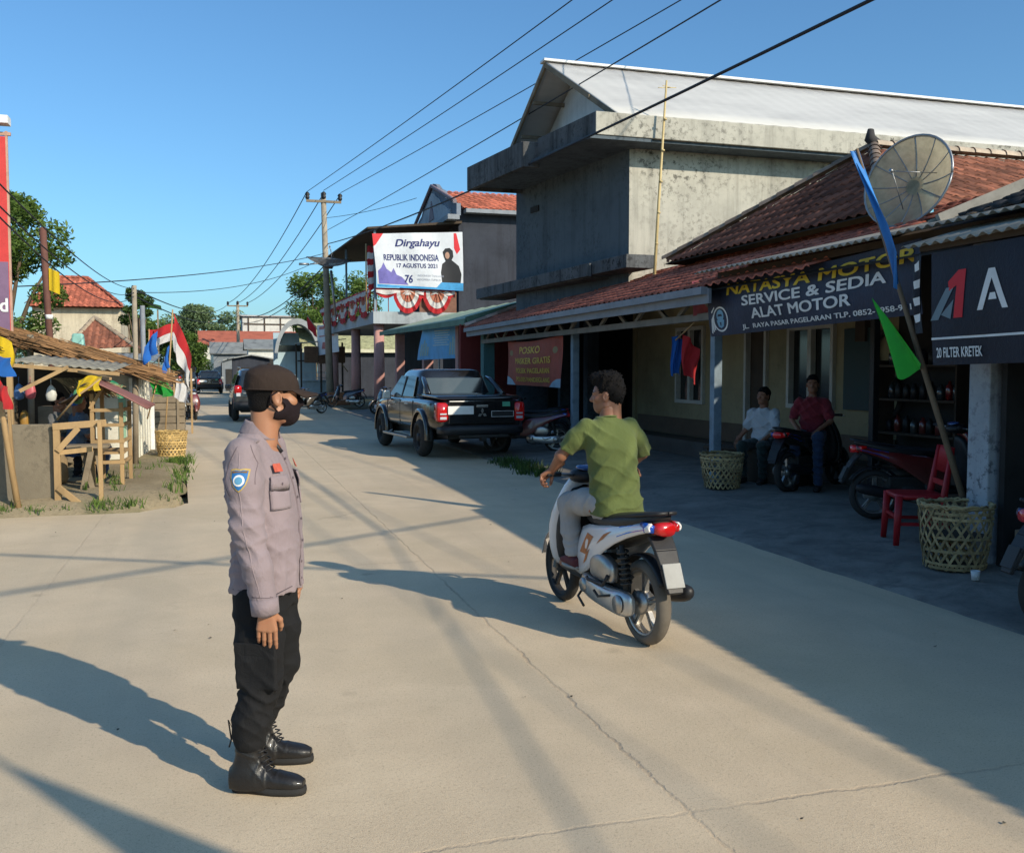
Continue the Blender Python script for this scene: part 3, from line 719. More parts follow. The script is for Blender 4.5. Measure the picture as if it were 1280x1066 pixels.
def gable_prof(s):   # ornate scrolled outline, s 0..1
    pts = [(39.6, 8.25), (39.6, 8.75), (40.2, 8.85), (40.9, 9.15), (41.6, 9.3), (42.3, 9.75), (43, 9.95), (43.6, 10.25), (44.25, 10.4), (44.9, 10.25), (45.5, 9.95), (46.2, 9.75), (46.9, 9.3), (47.6, 9.15), (48.3, 8.85), (48.9, 8.75), (48.9, 8.25)]
    return [(44.25 + (y - 44.25) * s, 8.25 + (z - 8.25) * (s if s < 1 else 1)) for y, z in pts]
b = MB(); b.prism(gable_prof(1), 'x', 9.62, 9.8); put(b, 'gable', plaster('blue_grey_gable', (.2, .23, .28), (.08, .08, .1), .4, .4), bh)
b = MB(); b.prism(gable_prof(.8), 'x', 9.56, 9.617); put(b, 'gable_panel', plaster('white_gable_panel', (.42, .46, .5), (.2, .2, .22), .3, .3), bh)
b = MB(); b.tube([(9.55, 39.6 + i * .58, 8.82 + (1.5 - abs(i - 8) * .185) * .98) for i in range(17)], .09, 6); b.prism([(43.7, 8.7), (44.25, 9.6), (44.8, 8.7)], 'x', 9.52, 9.558); put(b, 'gable_molding', mat('pinkish_molding', (.26, .2, .22), .8), bh)
b = MB(); b.box((9.4, 44, 8.12), (.5, 9.6, .2)); b.box((15, 39.7, 8.45), (10, .5, .16)); put(b, 'cornice', M_fasciagrey, bh)
def bal(y, xo=0, z=0): return V((6.15 - (y - 40) * .045 + xo, y, z))
def skew(b, y0, y1, x0, x1, z0, z1): b.add([bal(y0, x0, z0), V((bal(y0, 0, 0).x + x1, y0, z0)), V((bal(y1).x + x1, y1, z0)), bal(y1, x0, z0), bal(y0, x0, z1), V((bal(y0).x + x1, y0, z1)), V((bal(y1).x + x1, y1, z1)), bal(y1, x0, z1)], [(3, 2, 1, 0), (4, 5, 6, 7), (0, 1, 5, 4), (1, 2, 6, 5), (2, 3, 7, 6), (3, 0, 4, 7)])
b = MB(); skew(b, 40, 54, 0, 3.7, 3.7, 4.2); put(b, 'balcony_slab', plaster('pale_blue_slab', (.36, .40, .42), (.15, .15, .16), .3, .4), bh)
for y in (40.6, 46, 52.5):
    p = MB(); p.superloft([(.15, bal(y).x + .35, y, .23, .23), (3.7, bal(y).x + .35, y, .21, .21)], 'z', 14, 2.4); put(p, 'column', M_pink, bh)
b = MB(); b.box((9.2, 40.2, 1.9), (1.3, .1, 3.6)); put(b, 'ground_floor_wall', M_navy, bh)
b = MB()   # thin canopy roof over the balcony
b.add([(5.9, 39.8, 7.55), (9.9, 39.8, 7.95), (9.9, 54, 8.0), (5.3, 54, 7.6), (5.9, 39.8, 7.63), (9.9, 39.8, 8.05), (9.9, 54, 8.1), (5.3, 54, 7.68)], [(3, 2, 1, 0), (4, 5, 6, 7), (0, 1, 5, 4), (1, 2, 6, 5), (2, 3, 7, 6), (3, 0, 4, 7)]); put(b, 'canopy_roof', M_wooddark, bh)
for y in (40.1, 47, 53.4):
    p = MB(); p.bar(bal(y, .1, 4.2), bal(y, .1, 7.6), .09); put(p, 'canopy_post', M_bluegrey, bh)
b = MB()
for i in range(26): y = 40.1 + i * .53; b.bar(bal(y, .12, 4.2), bal(y, .12, 5.05), .03)
for i in range(7): b.bar((6.3 + i * .5, 40.1, 4.2), (6.3 + i * .5, 40.1, 5.05), .03)
b.bar(bal(40, .12, 5.05), bal(53.6, .12, 5.05), .05); b.bar((6.25, 40.1, 5.05), (9.7, 40.1, 5.05), .05)
put(b, 'railing', M_redwall, bh)
# Independence-day banner hung across the balcony end
M_bwhite = cloth('white_vinyl', (.62, .64, .68), .5, .12, 3, 0)
o, sf = sheet('anniversary_banner', 'large white national anniversary banner with blue lettering hung across the balcony', 'banner', (6.08, 39.7, 7.35), (9.85, 39.55, 7.55), (6.3, 39.75, 5.2), (9.9, 39.6, 5.1), M_bwhite, .08, 2, 40, 20, 0, rumple=.03)
letter(o, sf, [('Dirgahayu', .49, .8, .17, .5, .03, .3), ('REPUBLIK INDONESIA', .41, .555, .11, .62, .03, 0)], M_lnavy)
letter(o, sf, [('17 AGUSTUS 2021', .47, .41, .075, .46, .02, 0), ('76', .365, .17, .14, .09, .02, .2)], M_lnavy)
letter(o, sf, [('INDONESIA TANGGUH', .62, .235, .035, .3, .0, 0), ('INDONESIA TUMBUH', .6, .165, .035, .27, .0, 0)], mat('grey_print', (.3, .32, .4), .6, bump=0))
flat_shape(o, sf, [[(0, 1), (.12, 1), (.03, .8), (0, .76)]], M_lred, 'corner_stripe')
sky_ = [(0.02, .06), (.02, .3), (.06, .36), (.09, .46), (.12, .34), (.17, .28), (.2, .36), (.23, .24), (.29, .2), (.33, .13), (.36, .06)]
flat_shape(o, sf, [sky_], mat('violet_print', (.16, .14, .42), .6, bump=0), 'skyline_print')
flat_shape(o, sf, [[(0, .0), (1, .0), (1, .03), (0, .05)], [(.68, .03), (1, .03), (1, .13), (.74, .13)]], mat('azure_print', (.05, .3, .6), .6, bump=0), 'ribbon_print')
flat_shape(o, sf, [[(.75, .13), (.74, .3), (.76, .45), (.8, .5), (.78, .58), (.77, .66), (.8, .72), (.85, .73), (.885, .68), (.89, .58), (.87, .52), (.95, .42), (.98, .28), (.97, .13)]], mat('portrait_black_print', (.015, .016, .02), .6, bump=0), 'portrait_print')
flat_shape(o, sf, [circ(.822, .6, .026, 14, .06)], mat('portrait_skin_print', (.42, .24, .17), .6, bump=0), 'portrait_face', .008)
flat_shape(o, sf, [[(.9, .98), (.93, .98), (.97, .7), (.93, .62), (.9, .72)]], M_lred, 'ribbon_red_print')
# bunting on the balcony
M_red = cloth('red_flag_cloth', (.55, .03, .035), .8, .2, 3, .2, .3); M_wht = cloth('white_flag_cloth', (.72, .7, .68), .8, .1, 3, .2, .3)
M_blue = cloth('blue_flag_cloth', (.02, .14, .5), .8, .2, 3, .2, .3); M_yel = cloth('yellow_flag_cloth', (.75, .52, .02), .8, .15, 3, .2, .3); M_grn = cloth('green_flag_cloth', (.02, .36, .05), .8, .15, 3, .2, .3)
M_brick = mat('brick_partition', (.2, .1, .07), .9, var=.4, scale=5)
p_ = MB(); p_.box((8.9, 40.05, 4.62), (1.6, .08, .85)); put(p_, 'balcony_brick_panel', M_brick, bh)
def swag(ca, cb, drop, label):
    """half-round bunting between two top points"""
    ca, cb = V(ca), V(cb); root = empty('bunting', (ca + cb) / 2, 0, label, 'bunting', 'bunting on the balcony railing'); mid = (ca + cb) / 2
    hw = (cb - ca).length / 2; u = (cb - ca).normalized(); out = u.cross(V((0, 0, 1)))
    def band(r0, r1, m, nm):
        k = MB(); pts = []
        for i in range(17):
            a = math.pi * i / 16
            for r in (r0, r1): pts.append(u * (-math.cos(a) * hw * r) - V((0, 0, math.sin(a) * drop * r)) + out * (.05 * math.sin(i * 2.4)))
        k.add(pts, [(2 * i, 2 * i + 1, 2 * i + 3, 2 * i + 2) for i in range(16)]); k.build(nm, m, root, fix=False)
    band(.78, 1, M_red, 'red_band'); band(.52, .77, M_wht, 'white_band'); band(.05, .51, M_lred if drop < 0 else mat('faded_red_cloth', (.42, .16, .1), .8), 'inner_band')
swag((6.95, 39.85, 5.08), (8.2, 39.85, 5.08), .95, 'half round red and white bunting swag under the middle of the anniversary banner')
swag((8.2, 39.85, 5.08), (9.45, 39.85, 5.08), .95, 'half round red and white bunting swag beside the dark house wall')
for i in range(5):
    y = 40.2 + i * 2.7; swag(bal(y, -.10, 5.12), bal(y + 2.7, -.10, 5.12), 1.15, ['red white bunting swag on the balcony street corner', 'red white bunting swag second from the balcony street corner', 'red white bunting swag at the balcony railing middle', 'red white bunting swag second from the far balcony end', 'red white bunting swag at the far balcony end'][i])
for (pa, pb, lab, n_) in ((bal(40, -.06, 5.05), bal(54, -.06, 5.05), 'gathered red and white cloth draped along the street side of the balcony rail', 14), (V((6.25, 39.95, 5.05)), V((9.6, 39.95, 5.05)), 'gathered red and white cloth draped along the balcony end rail under the banner', 4)):
    r_ = empty('rail_drape', pa, 0, lab, 'drape'); d_ = (pb - pa); side_ = V((-1, 0, 0)) if abs(d_.y) > 5 else V((0, -1, 0))
    for nm, m_, z0, z1, of in (('red_cloth', M_red, .12, -.3, 0), ('white_cloth', M_wht, .04, -.16, .05)):
        b = MB(); b.grid(lambda a, c: tuple(d_ * a + side_ * (.05 + of + .05 * math.sin(a * n_ * 9) * (.3 + c)) + V((0, 0, z0 + (z1 - z0) * c * (.6 + .4 * abs(math.sin(a * n_ * math.pi)))))), n_ * 14, 5); b.build(nm, m_, r_, fix=False)
o, sf = sheet('column_poster', 'small faded white poster on the pink column below the balcony', 'poster', (5.3, 55.2, 4.3), (6.0, 51, 4.2), (5.35, 55.2, 2.6), (6.02, 51, 2.75), M_bwhite, .03, 2, 10, 8)
flat_shape(o, sf, [[(.2, .2), (.5, .15), (.55, .4), (.25, .42)], [(.1, .85), (.9, .85), (.9, .95), (.1, .95)], [(.1, .6), (.8, .6), (.8, .64), (.1, .64)]], mat('faded_red_print', (.5, .15, .14), .6, bump=0), 'print')

# ------------------------------------------------------------------ arched-roof building, cages, distant shops
ab = empty('arched_building', (6, 66, 0), 0, 'building with barrel arched front and moss stained shingle roof', 'building')
O = V((6, 66, 0))
x0 = 3.3
def arch(k, r, ex): a = math.pi * k / 16; return (x0 + 1.45 - math.cos(a) * 1.45 * r + ex, 2.5 + math.sin(a) * 2.55 * r)
b = MB(); b.add([(arch(k, 1, 0)[0], 62, arch(k, 1, 0)[1]) for k in range(17)] + [(arch(k, .86, 0)[0], 62, arch(k, .86, 0)[1]) for k in range(17)], [(k, k + 1, 17 + k + 1, 17 + k) for k in range(16)]); 
b.add([(arch(k, .86, 0)[0], 62, arch(k, .86, 0)[1]) for k in range(17)] + [(arch(k, .86, 0)[0], 64, arch(k, .86, 0)[1]) for k in range(17)], [(k, k + 1, 17 + k + 1, 17 + k) for k in range(16)]); put(b, 'arch_band', plaster('pale_arch_render', (.3, .32, .33), (.3, .3, .3), .2, .3), ab, fix=False)
b = MB(); b.box((x0 + 1.4, 64, 2.1), (2.7, .15, 4.2)); put(b, 'front_wall', plaster('sky_blue_wall', (.38, .5, .56), (.25, .3, .33), .2, .2), ab)
b = MB(); b.box((x0 + 1.3, 63.88, 3.2), (2.2, .08, .4)); put(b, 'window', M_glassdark, ab)
b = MB()
def sh(a, c): return (x0 + 1.6 + 9 * a, 61.8 + 3.4 * (c) , 3.1 + 1.85 * math.sin(c * 1.35) + .03 * math.sin(a * 40) * math.sin(c * 60))
b.grid(sh, 60, 30); put(b, 'shingle_roof', mat('mossy_shingle', (.36, .36, .2), .9, var=.55, scale=5, fine=12, bump=.6, bdist=.05), ab, fix=False)
b = MB(); b.box((x0 + 6.2, 61.75, 3.02), (9, .12, .22)); put(b, 'gutter', mat('cream_gutter', (.6, .58, .42), .7), ab)
b = MB(); b.box((x0 + 6.7, 62.2, 1.5), (8, .1, 3)); put(b, 'lower_wall', M_navy, ab)
# cage stall in front of it
cs = empty('cage_stall', (6, 50, 0), 0, 'pavement stall of hanging bamboo cages under a thin sheet roof', 'stall')
O = V((6, 50, 0))
b = MB(); b.add([(4.3, 55, 3.3), (6.9, 55, 3.55), (6.9, 59, 3.6), (4.3, 59, 3.35)], [(0, 1, 2, 3)]); put(b, 'roof', M_zinc_old, cs, solid=.04)
b = MB()
for x, y in ((4.4, 55.2), (4.4, 58.8), (6.7, 55.2), (5.5, 55.2)): b.bar((x, y, 0), (x, y, 3.35), .1)
b.bar((4.2, 55.2, 2.3), (6.8, 55.2, 2.3), .08); put(b, 'frame', M_wooddark, cs)
for i, (x, z) in enumerate(((4.95, 2.65), (5.75, 2.6), (6.45, 2.65))):
    c = MB(); w_ = .72
    for q in range(9): xx = x - w_ / 2 + w_ * q / 8; c.bar((xx, 54.9, z - .45), (xx, 54.9, z + .45), .025)
    for q in range(4): c.bar((x - w_ / 2, 54.9, z - .45 + q * .3), (x + w_ / 2, 54.9, z - .45 + q * .3), .03)
    c.box((x, 55.3, z), (w_, .6, .9)); put(c, 'cage', mat('brown_cage', (.22, .12, .07), .9, var=.4), cs)
b = MB(); b.box((5.2, 56, 1.2), (1.4, .9, .06)); b.box((5.2, 56, .7), (1.4, .06, 1.0))
for q in range(4): b.bar((4.6 + q * .4, 55.4, .7), (4.6 + q * .4, 55.4, 1.7), .04); b.bar((4.55, 55.4, .75 + q * .3), (5.85, 55.4, .75 + q * .3), .04)
put(b, 'display_rack', mat('pale_rack', (.45, .5, .52), .6), cs)
b = MB(); b.box((5.6, 47.5, .38), (1.0, .8, .62), taper=1.08); tag(b.build('planter_crate', mat('terracotta_crate', (.3, .13, .06), .9), bev=.02), 'brown planter crate on the pavement below the bird cages', 'crate')
b = MB(); b.lathe([(.15, 0), (.19, .42), (.2, .43), (.17, .43), (.14, .04), (0, .03)], (6.4, 47, .12), n=16); tag(b.build('bucket', M_whitepaint), 'white plastic bucket beside the brown planter crate', 'bucket')

def shop(name, label, x, y, w_, d, h, wall, roofm, pitch=.8, front=True, ridge_x=False):
    r = empty(name, (x, y, 0), 0, label, 'building'); b = MB()
    b.box((0, d / 2, h / 2), (w_, d, h)); b.build('wall', wall, r)
    b = MB(); o_ = .35
    if ridge_x: P = [(-w_ / 2 - o_, -o_, h), (w_ / 2 + o_, -o_, h), (w_ / 2 + o_, d / 2, h + pitch), (-w_ / 2 - o_, d / 2, h + pitch), (w_ / 2 + o_, d + o_, h), (-w_ / 2 - o_, d + o_, h)]
    else: P = [(-w_ / 2 - o_, -o_, h), (-w_ / 2 - o_, d + o_, h), (0, d + o_, h + pitch), (0, -o_, h + pitch), (w_ / 2 + o_, d + o_, h), (w_ / 2 + o_, -o_, h)]
    b.add(P, [(0, 1, 2, 3), (3, 2, 4, 5)])
    b.build('roof', roofm, r, solid=.08)
    if front:
        b = MB(); b.box((0, -.03, h * .4), (w_ * .7, .06, h * .72)); b.build('shopfront', M_dark, r)
    if not ridge_x:
        g = MB(); g.add([(-w_ / 2, .0, h), (w_ / 2, .0, h), (0, 0, h + pitch * .95)], [(0, 1, 2)]); g.build('gable', wall, r)
    return r
M_shopgrey = plaster('grey_shop_wall', (.2, .22, .24), (.1, .1, .1), .3, .3); M_shopw = plaster('white_shop_wall', (.6, .6, .56), (.3, .3, .28), .3, .3)
shop('roadside_shop', 'dark roadside shop with grey sheet roof beyond the dark grey SUV', 1.7, 92, 4.4, 4, 3.3, M_shopgrey, M_zinc_old, 1.1, True, True)
shop('roadside_shop', 'white fronted shop with grey sheet awning beside the far utility pole', 3.9, 86, 3.0, 4, 3.6, M_shopw, M_zinc_old, .9, True, True)
shop('roadside_house', 'house with red tiled roof behind the far utility pole', 3.2, 104, 10, 8, 4.4, M_shopw, M_tile, 1.6, True, True)
wb = shop('white_hall', 'tall white upper storey with window grid rising behind the far shops', 5.8, 112, 6.5, 8, 7.9, M_shopw, M_whiteroof, .3, False, True)
b = MB()
for i in range(4): b.box((-2.6 + i * 1.75, -.06, 6.6), (.12, .1, 2.2))
for z in (5.5, 7.0): b.box((0, -.05, z), (6.2, .1, .12))
b.build('window_grid', M_wooddark, wb)
shop('tin_shack', 'low dark tin shack with blue tarpaulin beyond the parked pickup', 2.2, 72, 2.6, 3, 2.6, M_navy, M_zinc_old, .3)
shop('grey_kiosk', 'small grey shuttered kiosk beside the far pickup', 1.2, 84, 2.0, 2, 2.5, M_shopgrey, M_zinc_old, .4)
# ------------------------------------------------------------------ poles and wires
M_polewood = mat('pole_concrete', (.34, .29, .22), .9, var=.35, scale=2); M_wire = mat('black_cable', (.02, .022, .03), .7, bump=0)
M_brownpole = mat('brown_steel_pole', (.14, .06, .045), .8, var=.3)
def insul(b, p, s=1): b.lathe([(.03 * s, 0), (.07 * s, .03 * s), (.09 * s, .1 * s), (.06 * s, .14 * s), (.1 * s, .2 * s), (.06 * s, .27 * s), (0, .3 * s)], p, n=10)
def utility_pole(name, label, x, y, h, r0, r1, arms, group=None, lean=0):
    o = empty(name, (x, y, 0), 0, label, 'utility pole', group)
    b = MB(); b.tube([(0, 0, -.2), (lean * .5, 0, h * .5), (lean, 0, h)], [r0, (r0 + r1) / 2, r1], 10); b.build('pole', M_polewood, o)
    for z, w_ in arms:
        b = MB(); b.bar((lean * z / h - w_ / 2, -.12, z), (lean * z / h + w_ / 2, -.12, z), .09, .12); b.build('crossarm', M_woodgrey, o)
        for dx in (-w_ / 2 + .06, 0, w_ / 2 - .06):
            b = MB(); insul(b, (lean * z / h + dx, -.12, z + (.06 if dx else .12)), 1.3); b.build('insulator', M_black, o)
    return o
mp = utility_pole('utility_pole', 'tall pale utility pole with one crossarm rising behind the balcony bunting', 5.45, 50, 10.75, .2, .13, [(10.3, 1.75)], lean=-.26)
b = MB(); b.tube([(-.15, -.1, 7.0), (-.6, -.3, 7.15), (-1.0, -.4, 7.1)], .035, 6); b.superloft([(-1.05, -.42, 7.1, .09, .05), (-1.55, -.5, 7.08, .12, .06)], 'x', 10); b.build('street_lamp', M_steel, mp)
utility_pole('utility_pole', 'distant slim utility pole with crossarm beyond the white fronted shop', 1.84, 100, 8.6, .2, .14, [(8.2, 2.0)])
utility_pole('utility_pole', 'plain bare utility pole standing far down the road before the trees', -1.2, 128, 8.6, .2, .15, [(8.2, 1.8)])
utility_pole('utility_pole', 'dark pair of market side poles behind the flags', -2.33, 30, 4.2, .075, .07, [])
o = empty('steel_pole', (-2.2, 31.2, 0), 0, 'shorter pale post beside the dark market side pole', 'pole'); b = MB(); b.tube([(0, 0, 0), (0, 0, 3.7)], .07, 8); b.build('pole', M_fasciagrey, o)
o = empty('steel_pole', (-3.7, 24, 0), 0, 'rust brown pole with small yellow flag in front of the tree', 'pole'); b = MB(); b.tube([(.12, 0, 0), (.0, 0, 3), (-.06, 0, 4.95)], .075, 8); b.build('pole', M_brownpole, o); b = MB(); b.tube([(.02, 0, 2.9), (.02, 0, 3.0)], .085, 8); b.build('collar', M_whitepaint, o)
b = MB(); b.grid(lambda a, c: (.05 + a * .22, -.02 + .03 * math.sin(a * 9), 3.55 + c * .5 - a * .1), 6, 6); tag(b.build('yellow_flag', M_yel, None, (-3.7, 23.95, 0)), 'small yellow flag on the rust brown pole', 'flag')
utility_pole('utility_pole', 'utility pole beside the pavement behind the viewpoint', 16.5, -18, 10.2, .2, .14, [(9.5, 2.6)])
def wire(a, c, sag, r, label, n=24):
    a, c = V(a), V(c)
    b = MB(); b.tube([a.lerp(c, i / n) - V((0, 0, sag * 4 * (i / n) * (1 - i / n))) for i in range(n + 1)], r, 6)
    return tag(b.build('overhead_wire', M_wire), label, 'wire')
wire((4.33, 49.9, 10.72), (11.95, -18, 9.5), .25, .014, 'uppermost overhead wire from the outer insulator of the tall pole')
wire((5.19, 49.9, 10.85), (12.95, -18, 9.5), .25, .014, 'overhead wire from the middle insulator of the tall pole')
wire((6.05, 49.9, 10.78), (14.9, -18, 9.5), .25, .014, 'overhead wire from the building side insulator of the tall pole')
wire((5.4, 50, 8.9), (8.4, 0, 7.1), .12, .013, 'thin overhead wire crossing in front of the pale metal gable roof')
wire((5.4, 50, 8.2), (7.15, 1, 5.55), .42, .022, 'thick dark cable crossing in front of the concrete parapet')
wire((5.3, 50, 9.5), (8.4, 42, 9.3), .12, .012, 'short wire from the tall pole to the balcony house gable')
wire((5.2, 50, 7.7), (-4.3, 24, 3.62), .25, .016, 'single cable crossing the road towards the brown market pole')
for i, (dx, lab) in enumerate(((-.85, 'farther lane side wire running down the road between the poles'), (0, 'middle wire running down the road between the poles'), (.85, 'shop side wire running down the road between the poles'))):
    wire((5.19 + dx, 50, 10.7), (1.84 + dx * 1.05, 100, 8.5), .9, .025, lab)
wire((5.3, 50, 7.2), (1.9, 100, 7.3), 1.1, .03, 'lower bundled cable sagging between the two crossarm poles')
wire((5.3, 50, 6.8), (1.9, 100, 6.6), .9, .025, 'lowest cable sagging between the two crossarm poles')
for i, (z0, z1, lab) in enumerate(((3.2, 4.12, 'top cable of the bundle descending to the dark market poles'), (3.02, 4.0, 'middle cable of the bundle descending to the dark market poles'), (2.95, 3.9, 'bottom cable of the bundle descending to the dark market poles'))):
    wire((-1.8, 8, z0 + .2), (-2.33, 30, z1), .28 + .1 * i, .008, lab)
wire((-2.33, 30, 4.1), (1.0, 100, 8.45), .8, .02, 'upper long cable from the market poles to the distant pole'); wire((-2.33, 30, 3.9), (1.84, 100, 7.8), 1.0, .02, 'lower long cable from the market poles to the distant pole')
wire((5.2, 50, 7.5), (-2.33, 30, 4.0), .5, .012, 'cable crossing the road from the tall pole to the market poles')

# ------------------------------------------------------------------ satellite dishes
def dish(name, label, c, r, depth, aim, m, ribs=12):
    o = empty(name, c, 0, label, 'satellite dish'); q = V(aim).to_track_quat('Z', 'Y').to_matrix()
    T = lambda p: q @ V(p)
    def rim(rr, a): return T((rr * math.cos(a), rr * math.sin(a), depth * (rr / r) ** 2))
    b = MB(); b.add([T((0, 0, 0))] + [rim(r * k / 6, 2 * math.pi * j / 36) for k in range(1, 7) for j in range(36)], [(0, 1 + j, 1 + (j + 1) % 36) for j in range(36)] + [(1 + (k - 1) * 36 + j, 1 + k * 36 + j, 1 + k * 36 + (j + 1) % 36, 1 + (k - 1) * 36 + (j + 1) % 36) for k in range(1, 6) for j in range(36)], smooth=True)
    b.build('mesh_bowl', m, o, fix=False)
    b = MB(); b.tube([rim(r, 2 * math.pi * j / 36) for j in range(37)], .018 * r / .7, 6)
    b.build('rim', M_steel, o)
    b = MB()
    for k in range(ribs): a = 2 * math.pi * k / ribs; b.tube([rim(r * t / 5, a) for t in range(1, 6)], .009 * r / .7, 5)
    b.tube([rim(r * .2, 2 * math.pi * j / 20) - T((0, 0, .02)) for j in range(21)], .014 * r / .7, 6); b.build('rib', M_steel, o)
    h = MB(); h.tube([T((0, 0, -.02 * r)), T((0, 0, -.12 * r))], [.2 * r, .16 * r], 14); h.build('hub', mat('brown_hub', (.1, .07, .05), .7), o)
    for k in range(3): a = 2 * math.pi * k / 3 + .3; h = MB(); h.tube([rim(r * .55, a), T((0, 0, r * .85))], .008 * r / .7, 5); h.build('feed_arm', M_steel, o)
    h = MB(); h.tube([T((0, 0, r * .84)), T((0, 0, r * .92))], .035 * r, 10); h.build('feed_horn', M_steel, o)
    return o, T
def mesh_mat(name, col, dens):
    t = NT(name); co = t.coord()
    v = t.nd('ShaderNodeTexChecker'); v.inputs['Scale'].default_value = 240; t.ln(co, v.inputs[0])
    tr = t.nd('ShaderNodeBsdfTransparent'); mx = t.nd('ShaderNodeMixShader'); n = t.noise(5, 5, .7, co)
    c = t.ramp(n, [(.3, tuple(x * .6 for x in col) + (1,)), (.7, col + (1,))]); t.out(c, .7, .1)
    tl = t.nd('ShaderNodeBsdfTranslucent'); t.ln(c, tl.inputs[0]); m2 = t.nd('ShaderNodeMixShader'); m2.inputs[0].default_value = .5; t.ln(t.b.outputs[0], m2.inputs[1]); t.ln(tl.outputs[0], m2.inputs[2])
    mx.inputs[0].default_value = dens; t.ln(tr.outputs[0], mx.inputs[1]); t.ln(m2.outputs[0], mx.inputs[2]); t.ln(mx.outputs[0], t.n['Material Output'].inputs[0]); return t.m
do, T = dish('satellite_dish', 'big rusty mesh satellite dish on the clay roof above the workshop sign', (8.1, 9.85, 3.96), .57, .17, (-.93, -.3, .25), mesh_mat('rusty_mesh', (.68, .58, .38), .96))
b = MB(); b.tube([(.12, -.1, -.7), (.12, -.1, -.1)], .06, 10); b.build('mast', mat('sky_blue_pipe', (.12, .4, .6), .5), do); b = MB(); b.tube([T((0, 0, -.1)), (.12, -.1, -.08)], .05, 8); b.bar(T((-.1, -.3, .0)), (.1, -.15, -.65), .03); b.build('bracket', mat('rust_bracket', (.09, .06, .04), .8), do)
do, T = dish('satellite_dish', 'upturned mesh satellite dish in front of the tall pole by the balcony', (5.05, 46.5, 6.7), 1.05, .34, (.05, -.1, 1), mesh_mat('grey_mesh', (.3, .29, .27), .72), 14)
b = MB(); b.tube([(.1, 0, -.2), (.3, 0, -2.4)], .06, 8); b.build('mast', M_steel, do)

# ------------------------------------------------------------------ trees and plants
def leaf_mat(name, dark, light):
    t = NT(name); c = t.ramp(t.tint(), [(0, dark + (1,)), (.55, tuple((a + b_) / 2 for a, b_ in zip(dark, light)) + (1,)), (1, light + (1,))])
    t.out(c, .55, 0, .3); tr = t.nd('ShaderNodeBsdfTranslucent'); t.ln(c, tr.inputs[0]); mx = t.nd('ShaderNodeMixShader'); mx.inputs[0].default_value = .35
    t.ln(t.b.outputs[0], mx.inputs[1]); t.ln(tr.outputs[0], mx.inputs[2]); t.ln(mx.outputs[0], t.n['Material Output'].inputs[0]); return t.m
M_leafA = leaf_mat('leaf_deep_green', (.018, .04, .012), (.10, .17, .035)); M_leafB = leaf_mat('leaf_fresh_green', (.035, .075, .015), (.17, .26, .05)); M_leafC = leaf_mat('leaf_hazy_green', (.07, .12, .06), (.2, .27, .12))  # hazy green: distance haze put into the paler leaf colour
M_bark = mat('bark', (.12, .085, .055), .95, var=.4, scale=6)
def tree(name, label, loc, h, rx, rz, n, leaf, m, seed, clumps=16, trunk=.14, group=None, base=.35):
    rnd = random.Random(seed); root = empty(name, loc, 0, label, 'tree', group)
    cz = h - rz; cl = []
    for i in range(clumps):
        a = rnd.uniform(0, 6.28); e = rnd.uniform(-.75, 1); rr = rnd.uniform(.35, .95)
        ce = math.sqrt(max(0, 1 - e * e * .8))
        cl.append((V((math.cos(a) * rx * rr * ce, math.sin(a) * rx * rr * ce, cz + e * rz * .82)), rnd.uniform(.28, .5) * min(rx, rz)))
    b = MB(); b.tube([(0, 0, -.2), (rnd.uniform(-.1, .1), 0, h * base), (rnd.uniform(-.2, .2), 0, cz)], [trunk * 1.3, trunk, trunk * .6], 8)
    for c, r in cl[:9]: b.tube([(0, 0, h * base * rnd.uniform(.7, 1.1)), V((c.x * .5, c.y * .5, (c.z + h * base) / 2)), c], [trunk * .5, trunk * .35, trunk * .12], 5)
    b.build('trunk', M_bark, root)
    vs = []; fs = []; ts = []
    for i in range(n):
        c, r = cl[rnd.randrange(clumps)]
        d = V((rnd.gauss(0, 1), rnd.gauss(0, 1), rnd.gauss(0, 1))).normalized() * (r * rnd.random() ** .4)
        d.z *= .75; p = c + d
        u = V((rnd.gauss(0, 1), rnd.gauss(0, 1), rnd.gauss(0, .6))).normalized(); w_ = u.cross(V((rnd.gauss(0, 1), rnd.gauss(0, 1), rnd.gauss(0, 1)))).normalized()
        s = leaf * rnd.uniform(.6, 1.3); o = len(vs)
        vs += [p - u * s, p + w_ * s * .35 - u * s * .1, p + u * s - V((0, 0, s * .3)), p - w_ * s * .35 - u * s * .1]
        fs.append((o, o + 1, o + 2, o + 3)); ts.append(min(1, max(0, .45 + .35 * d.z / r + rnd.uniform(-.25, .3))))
    b = MB(); b.v = [tuple(p) for p in vs]; b.f = fs; b.t = ts; b.sm = [False] * len(fs)
    b.build('crown', m, root, fix=False); return root
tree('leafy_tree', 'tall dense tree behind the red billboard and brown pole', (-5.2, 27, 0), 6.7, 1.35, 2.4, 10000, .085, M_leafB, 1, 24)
tree('leafy_tree', 'small upright tree beyond the dark market poles', (-3.9, 52, 0), 6.0, .8, 1.6, 2500, .12, M_leafA, 2, 12)
tree('leafy_tree', 'sunlit round tree rising behind the arched building', (8.6, 92, 0), 10.9, 2.9, 3.2, 6000, .2, M_leafB, 3, 20)
tree('leafy_tree', 'second bushy tree behind the arched building beside the tall pole', (12.0, 96, 0), 11.4, 3.0, 3.4, 6000, .2, M_leafB, 4, 20)
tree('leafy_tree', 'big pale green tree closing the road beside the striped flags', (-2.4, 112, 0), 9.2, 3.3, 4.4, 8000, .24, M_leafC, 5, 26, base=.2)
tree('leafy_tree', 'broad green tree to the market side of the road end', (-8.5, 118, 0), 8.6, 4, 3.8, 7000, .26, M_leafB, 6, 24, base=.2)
tree('leafy_tree', 'low bushy tree beside the road end in front of the pale green tree', (-3.0, 104, 0), 5.6, 2.2, 2.4, 5000, .2, M_leafB, 61, 18, base=.15)
